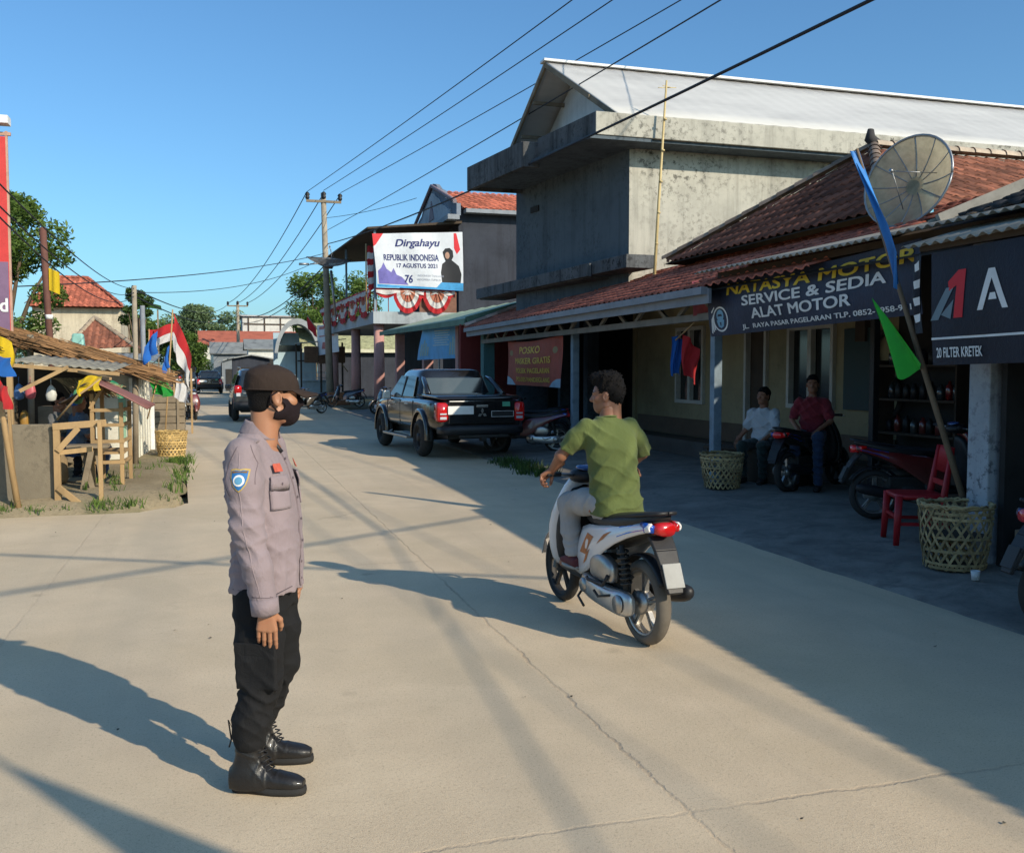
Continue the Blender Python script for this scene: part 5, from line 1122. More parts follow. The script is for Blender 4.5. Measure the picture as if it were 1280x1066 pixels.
def make_scooter(label, lit=True):
    o = empty('scooter', (0, 0, 0), 0, label, 'motor scooter')
    wheel(o, (-.62, 0, .268), .268, .1, M_dusty, M_alloy, 5, .05, drum=.075); wheel(o, (.64, 0, .262), .262, .085, M_rub, M_engine, 5, .045)
    b = MB(); b.superloft([(.12, 0, .715, .05, .022), (.04, 0, .728, .1, .04), (-.12, 0, .722, .135, .062), (-.34, 0, .73, .15, .068), (-.5, 0, .757, .145, .066), (-.66, 0, .79, .122, .058), (-.79, 0, .825, .085, .036), (-.84, 0, .835, .05, .016)], 'x', 20, 2.8); b.build('seat', M_seat, o, sub=1)
    b = MB(); b.superloft([(.1, 0, .58, .07, .1), (-.05, 0, .60, .115, .1), (-.3, 0, .63, .125, .085), (-.55, 0, .70, .115, .07), (-.78, 0, .765, .085, .045), (-.86, 0, .79, .05, .025)], 'x', 18, 3); b.build('tail_body', M_engine, o, sub=1)
    for s in (1, -1):
        def side(t, v):   # white flank panel, t along tail, v across
            X = .13 - .98 * t; lo = [.34, .335, .385, .47, .555, .625, .68, .72, .755]; hi = [.52, .66, .695, .705, .72, .74, .765, .785, .80]
            q = t * 8; i = min(7, int(q)); f = q - i
            zl = lo[i] + (lo[i + 1] - lo[i]) * f; zh = hi[i] + (hi[i + 1] - hi[i]) * f
            yy = (.135 + .03 * math.sin(math.pi * min(1, t * 1.3)) - .075 * max(0, t - .55)) * (1 - .12 * v * v) + .012 * math.sin(math.pi * v)
            return V((X, s * yy, zl + (zh - zl) * v))
        k = MB(); k.grid(side, 24, 8); pn = k.build('side_panel', M_pwhite, o, solid=.012)
        d = MB()
        for (t0, t1, v0, v1, v2, v3) in ((.14, .36, .25, .7, .45, .95), (.2, .32, .1, .25, .35, .5), (.42, .6, .35, .5, .6, .85)):
            pts = []
            for i in range(7):
                t = t0 + (t1 - t0) * i / 6; va = v0 + (v2 - v0) * i / 6; vb = v1 + (v3 - v1) * i / 6; m_ = .5 - abs(i / 6 - .5)
                for v in (va + (vb - va) * (.5 - m_), va + (vb - va) * (.5 + m_)): p = side(t, min(1, v)); pts.append(p + V((0, s * .009, 0)))
            d.add(pts, [(2 * i, 2 * i + 1, 2 * i + 3, 2 * i + 2) for i in range(6)])
        d.build('decal', M_orange, pn)
        d = MB(); pts = []
        for i in range(5): t = .66 + .3 * i / 4; pts += [side(t, .3) + V((0, s * .009, 0)), side(t, .92) + V((0, s * .009, 0))]
        d.add(pts, [(2 * i, 2 * i + 1, 2 * i + 3, 2 * i + 2) for i in range(4)]); d.build('blue_decal', M_bluelens, pn)
    b = MB(); b.superloft([(-.80, 0, .765, .084, .042), (-.855, 0, .765, .074, .042), (-.88, 0, .76, .055, .036)], 'x', 18, 2.6); b.build('tail_light', M_redlens, o)
    for s in (1, -1): b = MB(); b.superloft([(-.74, s * .092, .772, .022, .03), (-.80, s * .098, .77, .024, .032), (-.85, s * .085, .768, .016, .024)], 'x', 12); b.build('turn_lens', M_bluelens if s > 0 else M_redlens, o)
    b = MB()
    st = [(-.80, .72), (-.87, .64), (-.93, .54), (-.975, .44), (-.99, .40)]
    for (x, z), (x2, z2), w0, w1 in zip(st, st[1:], (.16, .15, .13, .115), (.15, .13, .115, .1)):
        b.add([(x, -w0 / 2, z), (x, w0 / 2, z), (x2, w1 / 2, z2), (x2, -w1 / 2, z2), (x + .03, -w0 / 2, z - .012), (x + .03, w0 / 2, z - .012), (x2 + .025, w1 / 2, z2 - .012), (x2 + .025, -w1 / 2, z2 - .012)], [(0, 1, 2, 3), (7, 6, 5, 4), (0, 4, 5, 1), (2, 6, 7, 3), (1, 5, 6, 2), (0, 3, 7, 4)])
    b.build('mudguard', M_black, o, bev=.006)
    b = MB(); b.box((-.955, .0, .5), (.008, .125, .15), (0, R(24), 0)); b.build('number_plate', M_plate, o, bev=.003)
    b = MB(); b.lathe([(.295, -.05), (.305, -.035), (.308, 0), (.305, .035), (.295, .05)], (-.62, 0, .268), 'y', 20, a0=R(25), a1=R(150)); b.build('rear_fender', M_black, o, solid=.006)
    b = MB(); b.lathe([(.275, -.055), (.292, -.035), (.296, 0), (.292, .035), (.275, .055)], (.64, 0, .262), 'y', 24, a0=R(10), a1=R(150)); b.build('front_fender', M_pwhite, o, solid=.006)
    b = MB()
    for s in (1, -1): b.tube([(.63, s * .065, .262), (.52, s * .065, .52), (.45, s * .05, .68)], [.022, .02, .018], 8)
    b.build('fork', M_silver, o)
    b = MB(); b.superloft([(.30, .40, 0, .05, .17), (.45, .43, 0, .07, .2), (.62, .42, 0, .075, .215), (.78, .375, 0, .065, .185), (.92, .32, 0, .05, .13), (.99, .295, 0, .03, .08)], 'z', 24, 2.6); b.build('front_cowl', M_pwhite, o, sub=1)
    b = MB(); b.superloft([(.32, .355, 0, .06, .15), (.45, .365, 0, .07, .175), (.62, .355, 0, .07, .185), (.78, .315, 0, .06, .155), (.92, .265, 0, .045, .1)], 'z', 22, 2.8); b.build('leg_shield', M_black, o, sub=1)
    b = MB(); b.superloft([(.42, 0, .335, .13, .035), (.2, 0, .325, .145, .04), (.0, 0, .33, .14, .05), (-.12, 0, .36, .12, .06)], 'x', 18, 4); b.build('floorboard', M_black, o)
    b = MB(); b.superloft([(.12, 0, .98, .05, .03), (.2, 0, .99, .13, .055), (.29, 0, .985, .125, .06), (.36, 0, .955, .07, .04)], 'x', 18, 2.5); b.build('handlebar_cowl', M_black, o, sub=1)
    b = MB(); b.superloft([(.15, 0, 1.03, .06, .012), (.19, 0, 1.045, .1, .02), (.25, 0, 1.05, .1, .018)], 'x', 16, 2.4); b.build('speedometer', mat('blue_meter_glass', (.05, .12, .35), .12, coat=1, bump=0), o, sub=1)  # blue reflection put into the meter glass colour
    for s in (1, -1):
        b = MB(); b.tube([(.22, s * .1, .99), (.19, s * .2, 1.0), (.16, s * .25, 1.01)], .012, 8); b.build('handlebar', M_steel, o)
        b = MB(); b.tube([(.165, s * .24, 1.008), (.135, s * .355, 1.012)], .018, 10); b.build('grip', M_black, o)
        b = MB(); b.tube([(.2, s * .2, 1.0), (.235, s * .27, .995), (.2, s * .36, 1.0)], [.009, .008, .006], 6); b.build('brake_lever', M_silver, o)
    b = MB(); b.superloft([(.36, 0, .93, .09, .035), (.40, 0, .925, .075, .03)], 'x', 14); b.build('headlight', M_clear, o)
    b = MB(); b.superloft([(.02, .1, .3, .05, .07), (-.08, .135, .285, .055, .085), (-.25, .145, .27, .055, .078), (-.42, .145, .258, .05, .075), (-.58, .145, .262, .05, .088), (-.67, .14, .268, .04, .075), (-.70, .135, .27, .02, .05)], 'x', 20, 2.6); cv = b.build('engine_case', M_silver, o, sub=1)
    b = MB(); b.lathe([(0, .0), (.055, .0), (.06, -.012)], (-.6, .2, .265), 'y', 18); b.lathe([(0, 0), (.045, 0), (.05, -.012)], (-.1, .196, .285), 'y', 16); b.build('case_cover', M_alloy, cv)
    b = MB(); b.superloft([(-.16, .135, .42, .04, .05), (-.22, .145, .44, .05, .085), (-.36, .145, .45, .05, .095), (-.45, .14, .43, .045, .07), (-.48, .135, .42, .03, .05)], 'x', 18, 3); b.build('air_box', M_alloy, o, sub=1)
    b = MB(); b.tube([(-.165, .19, .35), (-.2, .2, .345), (-.42, .2, .35), (-.475, .195, .42)], .012, 6); b.build('air_box_trim', M_black, o)
    b = MB(); b.box((-.25, 0, .36), (.5, .2, .22)); b.superloft([(-.05, -.02, .3, .1, .08), (-.3, -.02, .3, .11, .1), (-.45, 0, .34, .06, .06)], 'x', 14); b.build('engine', M_engine, o, bev=.02)
    b = MB(); b.tube([(-.60, .125, .33), (-.52, .12, .62)], .018, 8)
    b.tube([V((-.60, .125, .38)).lerp(V((-.53, .12, .60)), i / 60) + V((math.cos(i * .75) * .034, math.sin(i * .75) * .034, 0)) for i in range(61)], .008, 5); b.build('shock_absorber', M_engine, o)
    b = MB(); b.superloft([(-.18, -.15, .25, .02, .02), (-.35, -.16, .27, .05, .055), (-.75, -.175, .34, .058, .065), (-.84, -.178, .355, .045, .05), (-.87, -.178, .36, .02, .022)], 'x', 16, 2.2); mf = b.build('muffler', M_black, o, sub=1)
    b = MB(); b.tube([(-.1, -.1, .2), (-.2, -.14, .21), (-.3, -.155, .25)], .018, 8); b.build('exhaust_pipe', M_alloy, mf)
    b = MB()
    for s in (1, -1): b.tube([(-.45, s * .12, .79), (-.7, s * .115, .835), (-.85, s * .07, .86), (-.88, 0, .865)], .012, 8)
    b.build('grab_rail', M_black, o)
    b = MB(); b.tube([(.02, .1, .27), (-.05, .2, .2), (-.2, .23, .17)], .009, 6); b.tube([(-.02, -.1, .22), (-.02, .12, .2)], .012, 6); b.build('side_stand', M_engine, o)
    b = MB(); b.tube([(-.5, .19, .3), (-.38, .215, .27), (-.33, .22, .3)], .009, 6); b.build('kick_lever', M_engine, o)
    return o
scooter = make_scooter('white scooter with orange decals ridden along the road by the man in green')
scooter.location = (2.5, 6.10, 0); scooter.rotation_euler = (0, 0, R(94.5))
RC = lambda body, deco=None: {'pearl_white_paint': body, 'orange_decal': deco or body, 'blue_lens': M_bluelens, 'worn_plate': M_plateb, 'dusty_tyre': M_rub}
G_ = 'scooters parked along the street'
for (x, y, z, rz, lab, m) in ((6.0, 18.7, .07, 160, 'dark red scooter parked behind the pickup below the maroon notice', M_pred), (6.5, 20.1, .1, 152, 'black scooter parked between the pickup and the maroon notice', M_pblack),
        (7.75, 11.35, .12, 25, 'black scooter in the deep porch shade beside the seated man in red', M_pblack), (7.35, 8.55, .12, -20, 'scooter with red tail parked behind the red chair', M_pred), (5.78, 4.72, .03, -12, 'dark scooter at the frame edge with its rear mudguard towards the basket', M_pblue),
        (-.95, 36.2, 0, -80, 'maroon scooter standing on the road edge past the tarpaulin stand', M_pred), (-1.35, 35.2, .1, -60, 'dark scooter parked on the bank beside the tarpaulin stand', M_pblack), (3.4, 39.6, 0, 205, 'dark scooter parked at the pavement corner behind the policeman', M_pblack),
        (6.4, 37.6, .05, 200, 'black scooter parked in front of the pickup by the green eave shop', M_pblack), (5.6, 45, .05, 170, 'blue scooter under the bird cages', M_pblue)):
    c = dup(scooter, (x, y, z), R(rz), lab, G_, RC(m))

M_carglass = glass_mat('tinted_car_glass', (.012, .015, .018), .04)
def make_pickup(label):
    o = empty('pickup_truck', (0, 0, 0), 0, label, 'pickup truck')
    b = MB(); b.superloft([(-2.62, 0, .86, .78, .26), (-2.56, 0, .86, .87, .30), (-1.9, 0, .87, .905, .325), (-.9, 0, .87, .915, .335), (.9, 0, .86, .915, .325), (1.5, 0, .84, .91, .31), (2.1, 0, .80, .89, .28), (2.5, 0, .74, .8, .24), (2.66, 0, .70, .62, .2)], 'x', 36, 7); b.build('body', M_pblack, o)
    b = MB(); b.superloft([(1.12, .08, 0, 1.22, .86), (1.2, .07, 0, 1.17, .845), (1.5, -.13, 0, .86, .745), (1.68, -.2, 0, .7, .69), (1.74, -.22, 0, .62, .64), (1.765, -.24, 0, .5, .56)], 'z', 44, 6.5); cb = b.build('cab', M_pblack, o)
    def side(x0, x1, z0, z1, lean0, lean1, s, nm='side_window'):
        y = lambda z: .865 - (z - 1.16) * .305 + .004
        k = MB(); k.add([(x0, s * y(z0), z0), (x1, s * y(z0), z0), (x1 - lean1, s * y(z1), z1), (x0 + lean0, s * y(z1), z1)], [(0, 1, 2, 3)]); k.build(nm, M_carglass, cb, fix=False, solid=.006)
    for s in (1, -1):
        side(.02, 1.0, 1.19, 1.62, .0, .56, s); side(-.86, -.05, 1.19, 1.62, .16, .0, s)
        b = MB(); b.bar((-.02, s * .872, 1.17), (-.02, s * .745, 1.62), .06, .012); b.build('pillar', M_black, cb)
        b = MB(); b.box((.78, s * .99, 1.2), (.12, .2, .2), taper=.8); b.bar((.82, s * .88, 1.14), (.82, s * .93, 1.16), .05); b.build('mirror', M_alloy, o, bev=.03)
        for x in (-.55, .42): b = MB(); b.box((x, s * .925, 1.04), (.22, .03, .035)); b.build('door_handle', M_alloy, o, bev=.008)
        for x in (-1.0, -.03, .98): b = MB(); b.box((x, s * .912, .84), (.012, .012, .56)); b.build('door_seam', M_black, o)
        b = MB(); b.box((0.0, s * .96, .36), (1.9, .16, .05)); b.tube([(-.8, s * .85, .42), (-.8, s * .96, .36)], .02, 6); b.tube([(.8, s * .85, .42), (.8, s * .96, .36)], .02, 6); b.build('side_step', M_alloy, o, bev=.015)
        for x in (-1.5, 1.5):
            b = MB(); b.lathe([(.0, 0), (.47, 0), (.49, .02), (.47, -.12)], (x, s * .905 if s > 0 else s * .905, .42), 'y', 32, a0=R(-10), a1=R(190)); b.build('well_shade_disc', M_black, o)  # flat black disc standing in for the shaded hollow behind the wheel
            b = MB()
            prof = [(.47, -.03), (.53, -.03), (.545, .035), (.50, .06), (.47, .05)]
            b.lathe([(r_, s * h_) for r_, h_ in prof], (x, s * .905, .43), 'y', 32, a0=R(-8), a1=R(188)); b.build('fender_flare', M_pblack, o)
            wheel(o, (x, s * .84, .39), .39, .27, M_rub, M_engine, 6, .08)
        b = MB(); b.superloft([(-2.645, s * .79, .93, .10, .17), (-2.60, s * .80, .93, .115, .19), (-2.48, s * .86, .95, .06, .17)], 'x', 16, 5); tl = b.build('tail_light', M_redlens, o)
        b = MB(); b.box((-2.652, s * .79, .82), (.01, .13, .05)); b.box((-2.652, s * .79, .9), (.01, .13, .03)); b.build('lens_band', M_clear, tl)
        b = MB(); b.superloft([(2.52, s * .68, .86, .16, .07), (2.6, s * .62, .85, .12, .06)], 'x', 12); b.build('headlight', M_clear, o)
    k = MB(); k.add([(-1.125, -.74, 1.19), (-1.125, .74, 1.19), (-.985, .64, 1.58), (-.985, -.64, 1.58)], [(0, 1, 2, 3)]); k.build('rear_window', M_carglass, cb, fix=False, solid=.006)
    k = MB(); k.add([(1.2, -.72, 1.2), (1.2, .72, 1.2), (.6, .62, 1.6), (.6, -.62, 1.6)], [(0, 1, 2, 3)]); k.build('windscreen', M_carglass, cb, fix=False, solid=.006)
    b = MB(); b.superloft([(-2.6, 0, 1.19, .84, .025), (-2.4, 0, 1.215, .86, .035), (-1.6, 0, 1.235, .86, .04), (-1.12, 0, 1.24, .85, .03)], 'x', 24, 6); b.build('bed_cover', M_pblack, o)
    b = MB()
    for s in (1, -1): b.tube([(-1.75, s * .8, 1.24), (-1.45, s * .76, 1.42), (-1.2, s * .73, 1.55), (-1.02, s * .7, 1.6)], [.06, .055, .05, .03], 10)
    b.build('sports_bar', M_pblack, o)
    b = MB(); b.box((-2.635, 0, .93), (.05, 1.38, .46)); tg = b.build('tailgate', M_pblack, o, bev=.025, seg=3)
    b = MB(); b.box((-2.667, 0, 1.04), (.02, .24, .05)); b.build('tailgate_handle', M_alloy, tg, bev=.008)
    b = MB(); b.box((-2.668, .44, .97), (.008, .52, .16)); b.build('white_sticker', M_whitepaint, tg)
    b = MB(); b.box((-2.668, -.5, 1.08), (.008, .16, .09)); b.build('green_sticker', mat('green_sticker', (.1, .4, .25), .5, bump=0), tg)
    b = MB(); b.box((-2.67, -.42, .89), (.01, .46, .12)); pl = b.build('number_plate', M_plateb, tg)
    b = MB(); b.box((-2.677, -.42, .945), (.004, .46, .006)); b.box((-2.677, -.42, .835), (.004, .46, .006)); b.box((-2.677, -.19, .89), (.004, .006, .11)); b.box((-2.677, -.65, .89), (.004, .006, .11)); b.build('plate_border', M_lwhite, pl)
    b = MB()
    for a in (90, 210, 330):
        r_ = .055; c = V((math.cos(R(a)) * r_, math.sin(R(a)) * r_)); d1 = V((math.cos(R(a)), math.sin(R(a)))); d2 = V((-d1.y, d1.x))
        q = [c + d1 * -.052, c + d2 * .032, c + d1 * .05, c - d2 * .032]; b.add([(-2.672, p.x, .90 + p.y) for p in q], [(0, 1, 2, 3)])
    b.build('tailgate_emblem', M_alloy, tg, solid=.006)
    b = MB(); b.superloft([(-2.78, 0, .58, .70, .06), (-2.72, 0, .58, .84, .09), (-2.5, 0, .58, .88, .1)], 'x', 24, 6); b.build('rear_bumper', M_black, o)
    b = MB(); b.bar((-2.74, -.5, .47), (-2.74, .5, .47), .05); b.box((-2.7, 0, .42), (.14, .1, .1)); b.bar((-2.74, -.35, .47), (-2.74, -.35, .62), .04); b.bar((-2.74, .35, .47), (-2.74, .35, .62), .04); b.build('tow_bar', M_engine, o)
    b = MB(); b.box((-.2, 0, .5), (4.6, 1.3, .18)); b.tube([(-1.5, -.7, .39), (-1.5, .7, .39)], .06, 8); b.tube([(1.5, -.7, .39), (1.5, .7, .39)], .05, 8); b.build('chassis', M_engine, o)
    b = MB(); b.tube([(-2.6, .1, 1.25), (-2.62, .1, 1.3)], .01, 6); b.superloft([(2.62, 0, .76, .45, .1), (2.69, 0, .74, .4, .08)], 'x', 16, 4); b.build('grille', M_alloy, o)
    return o
truck = make_pickup('black double cab pickup with white tailgate sticker parked half on the pavement')
truck.location = (4.62, 20.65, 0); truck.rotation_euler = (0, 0, R(95.4))
t2 = dup(truck, (-.78, 79, 0), R(91), 'distant black pickup driving away before the trees', 'pickups on the road')
truck['group'] = 'pickups on the road'
def make_suv(label):
    o = empty('suv', (0, 0, 0), 0, label, 'car')
    b = MB(); b.superloft([(-2.38, 0, .78, .80, .30), (-2.3, 0, .78, .88, .36), (-1.0, 0, .80, .92, .38), (1.0, 0, .79, .92, .36), (1.6, 0, .76, .9, .33), (2.2, 0, .70, .82, .27), (2.38, 0, .66, .62, .2)], 'x', 32, 6); b.build('body', M_pgrey, o)
    b = MB(); b.superloft([(1.12, -.62, 0, 1.76, .87), (1.3, -.68, 0, 1.66, .83), (1.6, -.9, 0, 1.3, .73), (1.74, -.95, 0, 1.18, .68), (1.79, -.97, 0, .98, .58)], 'z', 40, 6); cb = b.build('cabin', M_pgrey, o)
    k = MB(); k.add([(-2.385, -.7, 1.18), (-2.385, .7, 1.18), (-2.2, .62, 1.62), (-2.2, -.62, 1.62)], [(0, 1, 2, 3)]); k.build('rear_window', M_carglass, cb, fix=False, solid=.01)
    for s in (1, -1):
        for x0, x1, l0, l1 in ((-2.15, -1.15, .1, 0), (-1.05, -.1, 0, 0), (0, .95, 0, .5)):
            y = lambda z: .88 - (z - 1.16) * .30 + .006
            k = MB(); k.add([(x0, s * y(1.2), 1.2), (x1, s * y(1.2), 1.2), (x1 - l1, s * y(1.6), 1.6), (x0 + l0, s * y(1.6), 1.6)], [(0, 1, 2, 3)]); k.build('side_window', M_carglass, cb, fix=False, solid=.006)
        b = MB(); b.superloft([(-2.40, s * .74, 1.1, .10, .13), (-2.35, s * .77, 1.1, .12, .15), (-2.2, s * .86, 1.1, .05, .12)], 'x', 14, 4); b.build('tail_light', M_redlens, o)
        b = MB(); b.box((-2.4, s * .75, .93), (.03, .14, .12)); b.build('reverse_light', M_clear, o, bev=.01)
        b = MB(); b.box((-2.4, s * .76, .56), (.03, .12, .06)); b.build('reflector', M_redlens, o, bev=.01)
        b = MB(); b.tube([(-2.0, s * .66, 1.8), (-1.8, s * .66, 1.85), (-.2, s * .66, 1.85), (0, s * .66, 1.8)], .02, 8); b.build('roof_rail', M_alloy, o)
        b = MB(); b.box((.75, s * .98, 1.16), (.12, .2, .16)); b.build('mirror', M_pgrey, o, bev=.03)
        for x in (-1.4, 1.35):
            b = MB(); b.lathe([(0, 0), (.43, 0), (.45, -.1)], (x, s * .915, .38), 'y', 28, a0=R(-10), a1=R(190)); b.build('well_shade_disc', M_black, o); wheel(o, (x, s * .82, .36), .36, .24, M_rub, M_alloy, 6, .07)  # black disc again in place of the shaded wheel hollow
    b = MB(); b.superloft([(-2.46, 0, .55, .78, .1), (-2.38, 0, .55, .9, .16), (-2.2, 0, .55, .92, .16)], 'x', 22, 6); b.build('rear_bumper', M_black, o)
    b = MB(); b.box((-2.41, 0, .98), (.02, 1.2, .03)); b.build('chrome_strip', M_alloy, o)
    b = MB(); b.box((-2.42, 0, .82), (.02, .46, .14)); b.build('number_plate', M_plate, o)
    b = MB(); b.box((0, 0, .42), (4.2, 1.3, .2)); b.build('chassis', M_engine, o)
    return o
suv = make_suv('dark grey SUV driving away beyond the policeman'); suv.location = (1.28, 36, 0); suv.rotation_euler = (0, 0, R(91.5)); suv['group'] = 'cars on the road'
dup(suv, (-3.2, 97, 0), R(100), 'small distant dark car ahead of the far pickup', 'cars on the road')

# ------------------------------------------------------------------ baskets, chair, litter
M_bam = mat('woven_bamboo', (.40, .29, .14), .8, var=.35, tint=.45); M_bamlight = mat('fresh_bamboo', (.5, .34, .13), .8, var=.3, tint=.4)
def basket(label, loc, r0, r1, h, m, seed, rz=0, group='bamboo baskets'):
    rnd = random.Random(seed); b = MB()
    rad = lambda z: (r0 + (r1 - r0) * (z / h) + .03 * r1 * math.sin(math.pi * z / h))
    def strip(a0, a1, z0, z1, w_, t, n=10, off=0):
        pts = []
        for i in range(n + 1):
            f = i / n; a = a0 + (a1 - a0) * f; z = z0 + (z1 - z0) * f; rr = rad(z) + off + .006 * math.sin(f * n * 1.6 + a0 * 3)
            d = V((-(math.sin(a)) * (a1 - a0) * rr, math.cos(a) * (a1 - a0) * rr, z1 - z0)).normalized(); nn = V((math.cos(a), math.sin(a), 0)); s = d.cross(nn)
            for q in (-1, 1): pts.append(V((math.cos(a) * rr, math.sin(a) * rr, z)) + s * (q * w_ / 2))
        b.add(pts, [(2 * i, 2 * i + 1, 2 * i + 3, 2 * i + 2) for i in range(n)], t)
    N = 22
    for k in range(N):
        a = 2 * math.pi * k / N; j = rnd.uniform(-.05, .05)
        strip(a, a + 1.15 + j, .0, h * .97, .019, rnd.random(), 12, .002); strip(a, a - 1.15 + j, .0, h * .97, .019, rnd.random(), 12, -.003)
    for z in (.03, .1, .19, .3, .42, .52, .62, .72, .82, .9):
        strip(rnd.random() * 6, 0 + 6.6 + rnd.random(), h * z, h * z + rnd.uniform(-.012, .012), .022, rnd.random(), 40, .007)
    b.t = b.t; o = b.build('basket', m, None, loc, (0, 0, rz), fix=False, solid=.004); tag(o, label, 'basket', group)
    k = MB()
    for q in range(6): k.tube([(math.cos(2 * math.pi * i / 40) * (rad(h) + rnd.uniform(-.012, .016)), math.sin(2 * math.pi * i / 40) * (rad(h) + rnd.uniform(-.012, .016)), h + rnd.uniform(-.02, .02)) for i in range(41)], .009, 5, tint=rnd.random())
    k.build('woven_rim', m, o)
    k = MB(); k.lathe([(0, .01), (r0 * .97, .01)], n=24); k.lathe([(0, h * .55), (rad(h * .55) * .93, h * .52)], n=24); k.build('basket_filling', M_wooddark, o, fix=False); return o
basket('large open woven bamboo basket standing by the chipped white pillar', (5.93, 6.62, .07), .235, .29, .53, M_bam, 1)
basket('old dark bamboo basket at the foot of the blue grey porch post', (6.62, 11.8, .12), .23, .29, .46, M_bam, 2)
basket('sunlit bamboo basket on the earth bank by the road edge', (-.86, 18.5, .16), .22, .27, .46, M_bamlight, 3)
o = empty('red_chair', (6.35, 7.62, .09), R(-115), 'red plastic armless chair beside the large bamboo basket', 'chair'); M_redpl = mat('red_plastic', (.42, .015, .02), .45, var=.25, scale=4, bump=.05)
for x, y in ((-.22, -.2), (.22, -.2), (-.22, .2), (.22, .2)):
    b = MB(); b.superloft([(0, x * 1.12, y * 1.12, .022, .026), (.46, x, y, .03, .034)] if y < 0 else [(0, x * 1.12, y * 1.2, .022, .026), (.46, x, y, .03, .03), (.92, x * .92, y * 1.35, .026, .02)], 'z', 12, 4); b.build('leg', M_redpl, o)
b = MB(); b.superloft([(.43, 0, 0, .24, .22), (.47, 0, 0, .25, .235), (.475, 0, 0, .22, .2)], 'z', 28, 5); b.build('seat', M_redpl, o)
b = MB(); b.superloft([(.68, 0, .25, .2, .016), (.86, 0, .275, .21, .018), (.92, 0, .282, .18, .014)], 'z', 24, 5); b.bar((-.22, .22, .58), (.22, .22, .58), .02, .05); b.build('backrest', M_redpl, o)
b = MB(); b.bar((-.22, -.2, .26), (.22, -.2, .26), .03); b.bar((-.23, -.2, .2), (-.23, .2, .2), .03); b.bar((.23, -.2, .2), (.23, .2, .2), .03); b.build('stretcher', M_redpl, o)
o = empty('cardboard_box', (6.5, 6.1, .1), R(12), 'brown cardboard carton with pale blue print beside the pillar', 'box'); b = MB(); b.box((0, 0, .16), (.42, .5, .32)); b.build('carton', mat('cardboard', (.27, .2, .13), .9, var=.25), o, bev=.006); b = MB(); b.box((-.213, -.05, .17), (.004, .12, .26)); b.build('blue_print', mat('carton_blue_print', (.2, .35, .5), .8), o)
b = MB(); b.lathe([(.0, .0), (.028, .0), (.036, .075), (.034, .075), (.027, .006)], (0, 0, 0), n=18); tag(b.build('paper_cup', M_whitepaint, None, (5.72, 6.15, .065)), 'small white paper cup lying near the large bamboo basket', 'cup')
b = MB(); b.box((0, 0, .22), (.5, 1.6, .44)); b.box((0, 0, .46), (.56, 1.7, .04)); tag(b.build('low_bench', M_wooddark, None, (7.55, 12.35, .12), (0, 0, R(20)), bev=.01), 'low dark bench on the porch under the seated men', 'bench')
rnd = random.Random(3); b = MB()
for i in range(40):
    x, y = rnd.uniform(-2.5, 5), rnd.uniform(2.6, 14); s = rnd.uniform(.005, .014)
    b.add([(x + math.cos(a) * s * rnd.uniform(.5, 1.2), y + math.sin(a) * s * rnd.uniform(.5, 1.2), .004 + rnd.uniform(0, .008)) for a in (0, 1.2, 2.5, 3.8, 5)], [(0, 1, 2, 3, 4)], rnd.random())
tag(b.build('litter', mat('litter_scrap', (.08, .07, .05), .9, tint=.6), fix=False), kind='stuff')
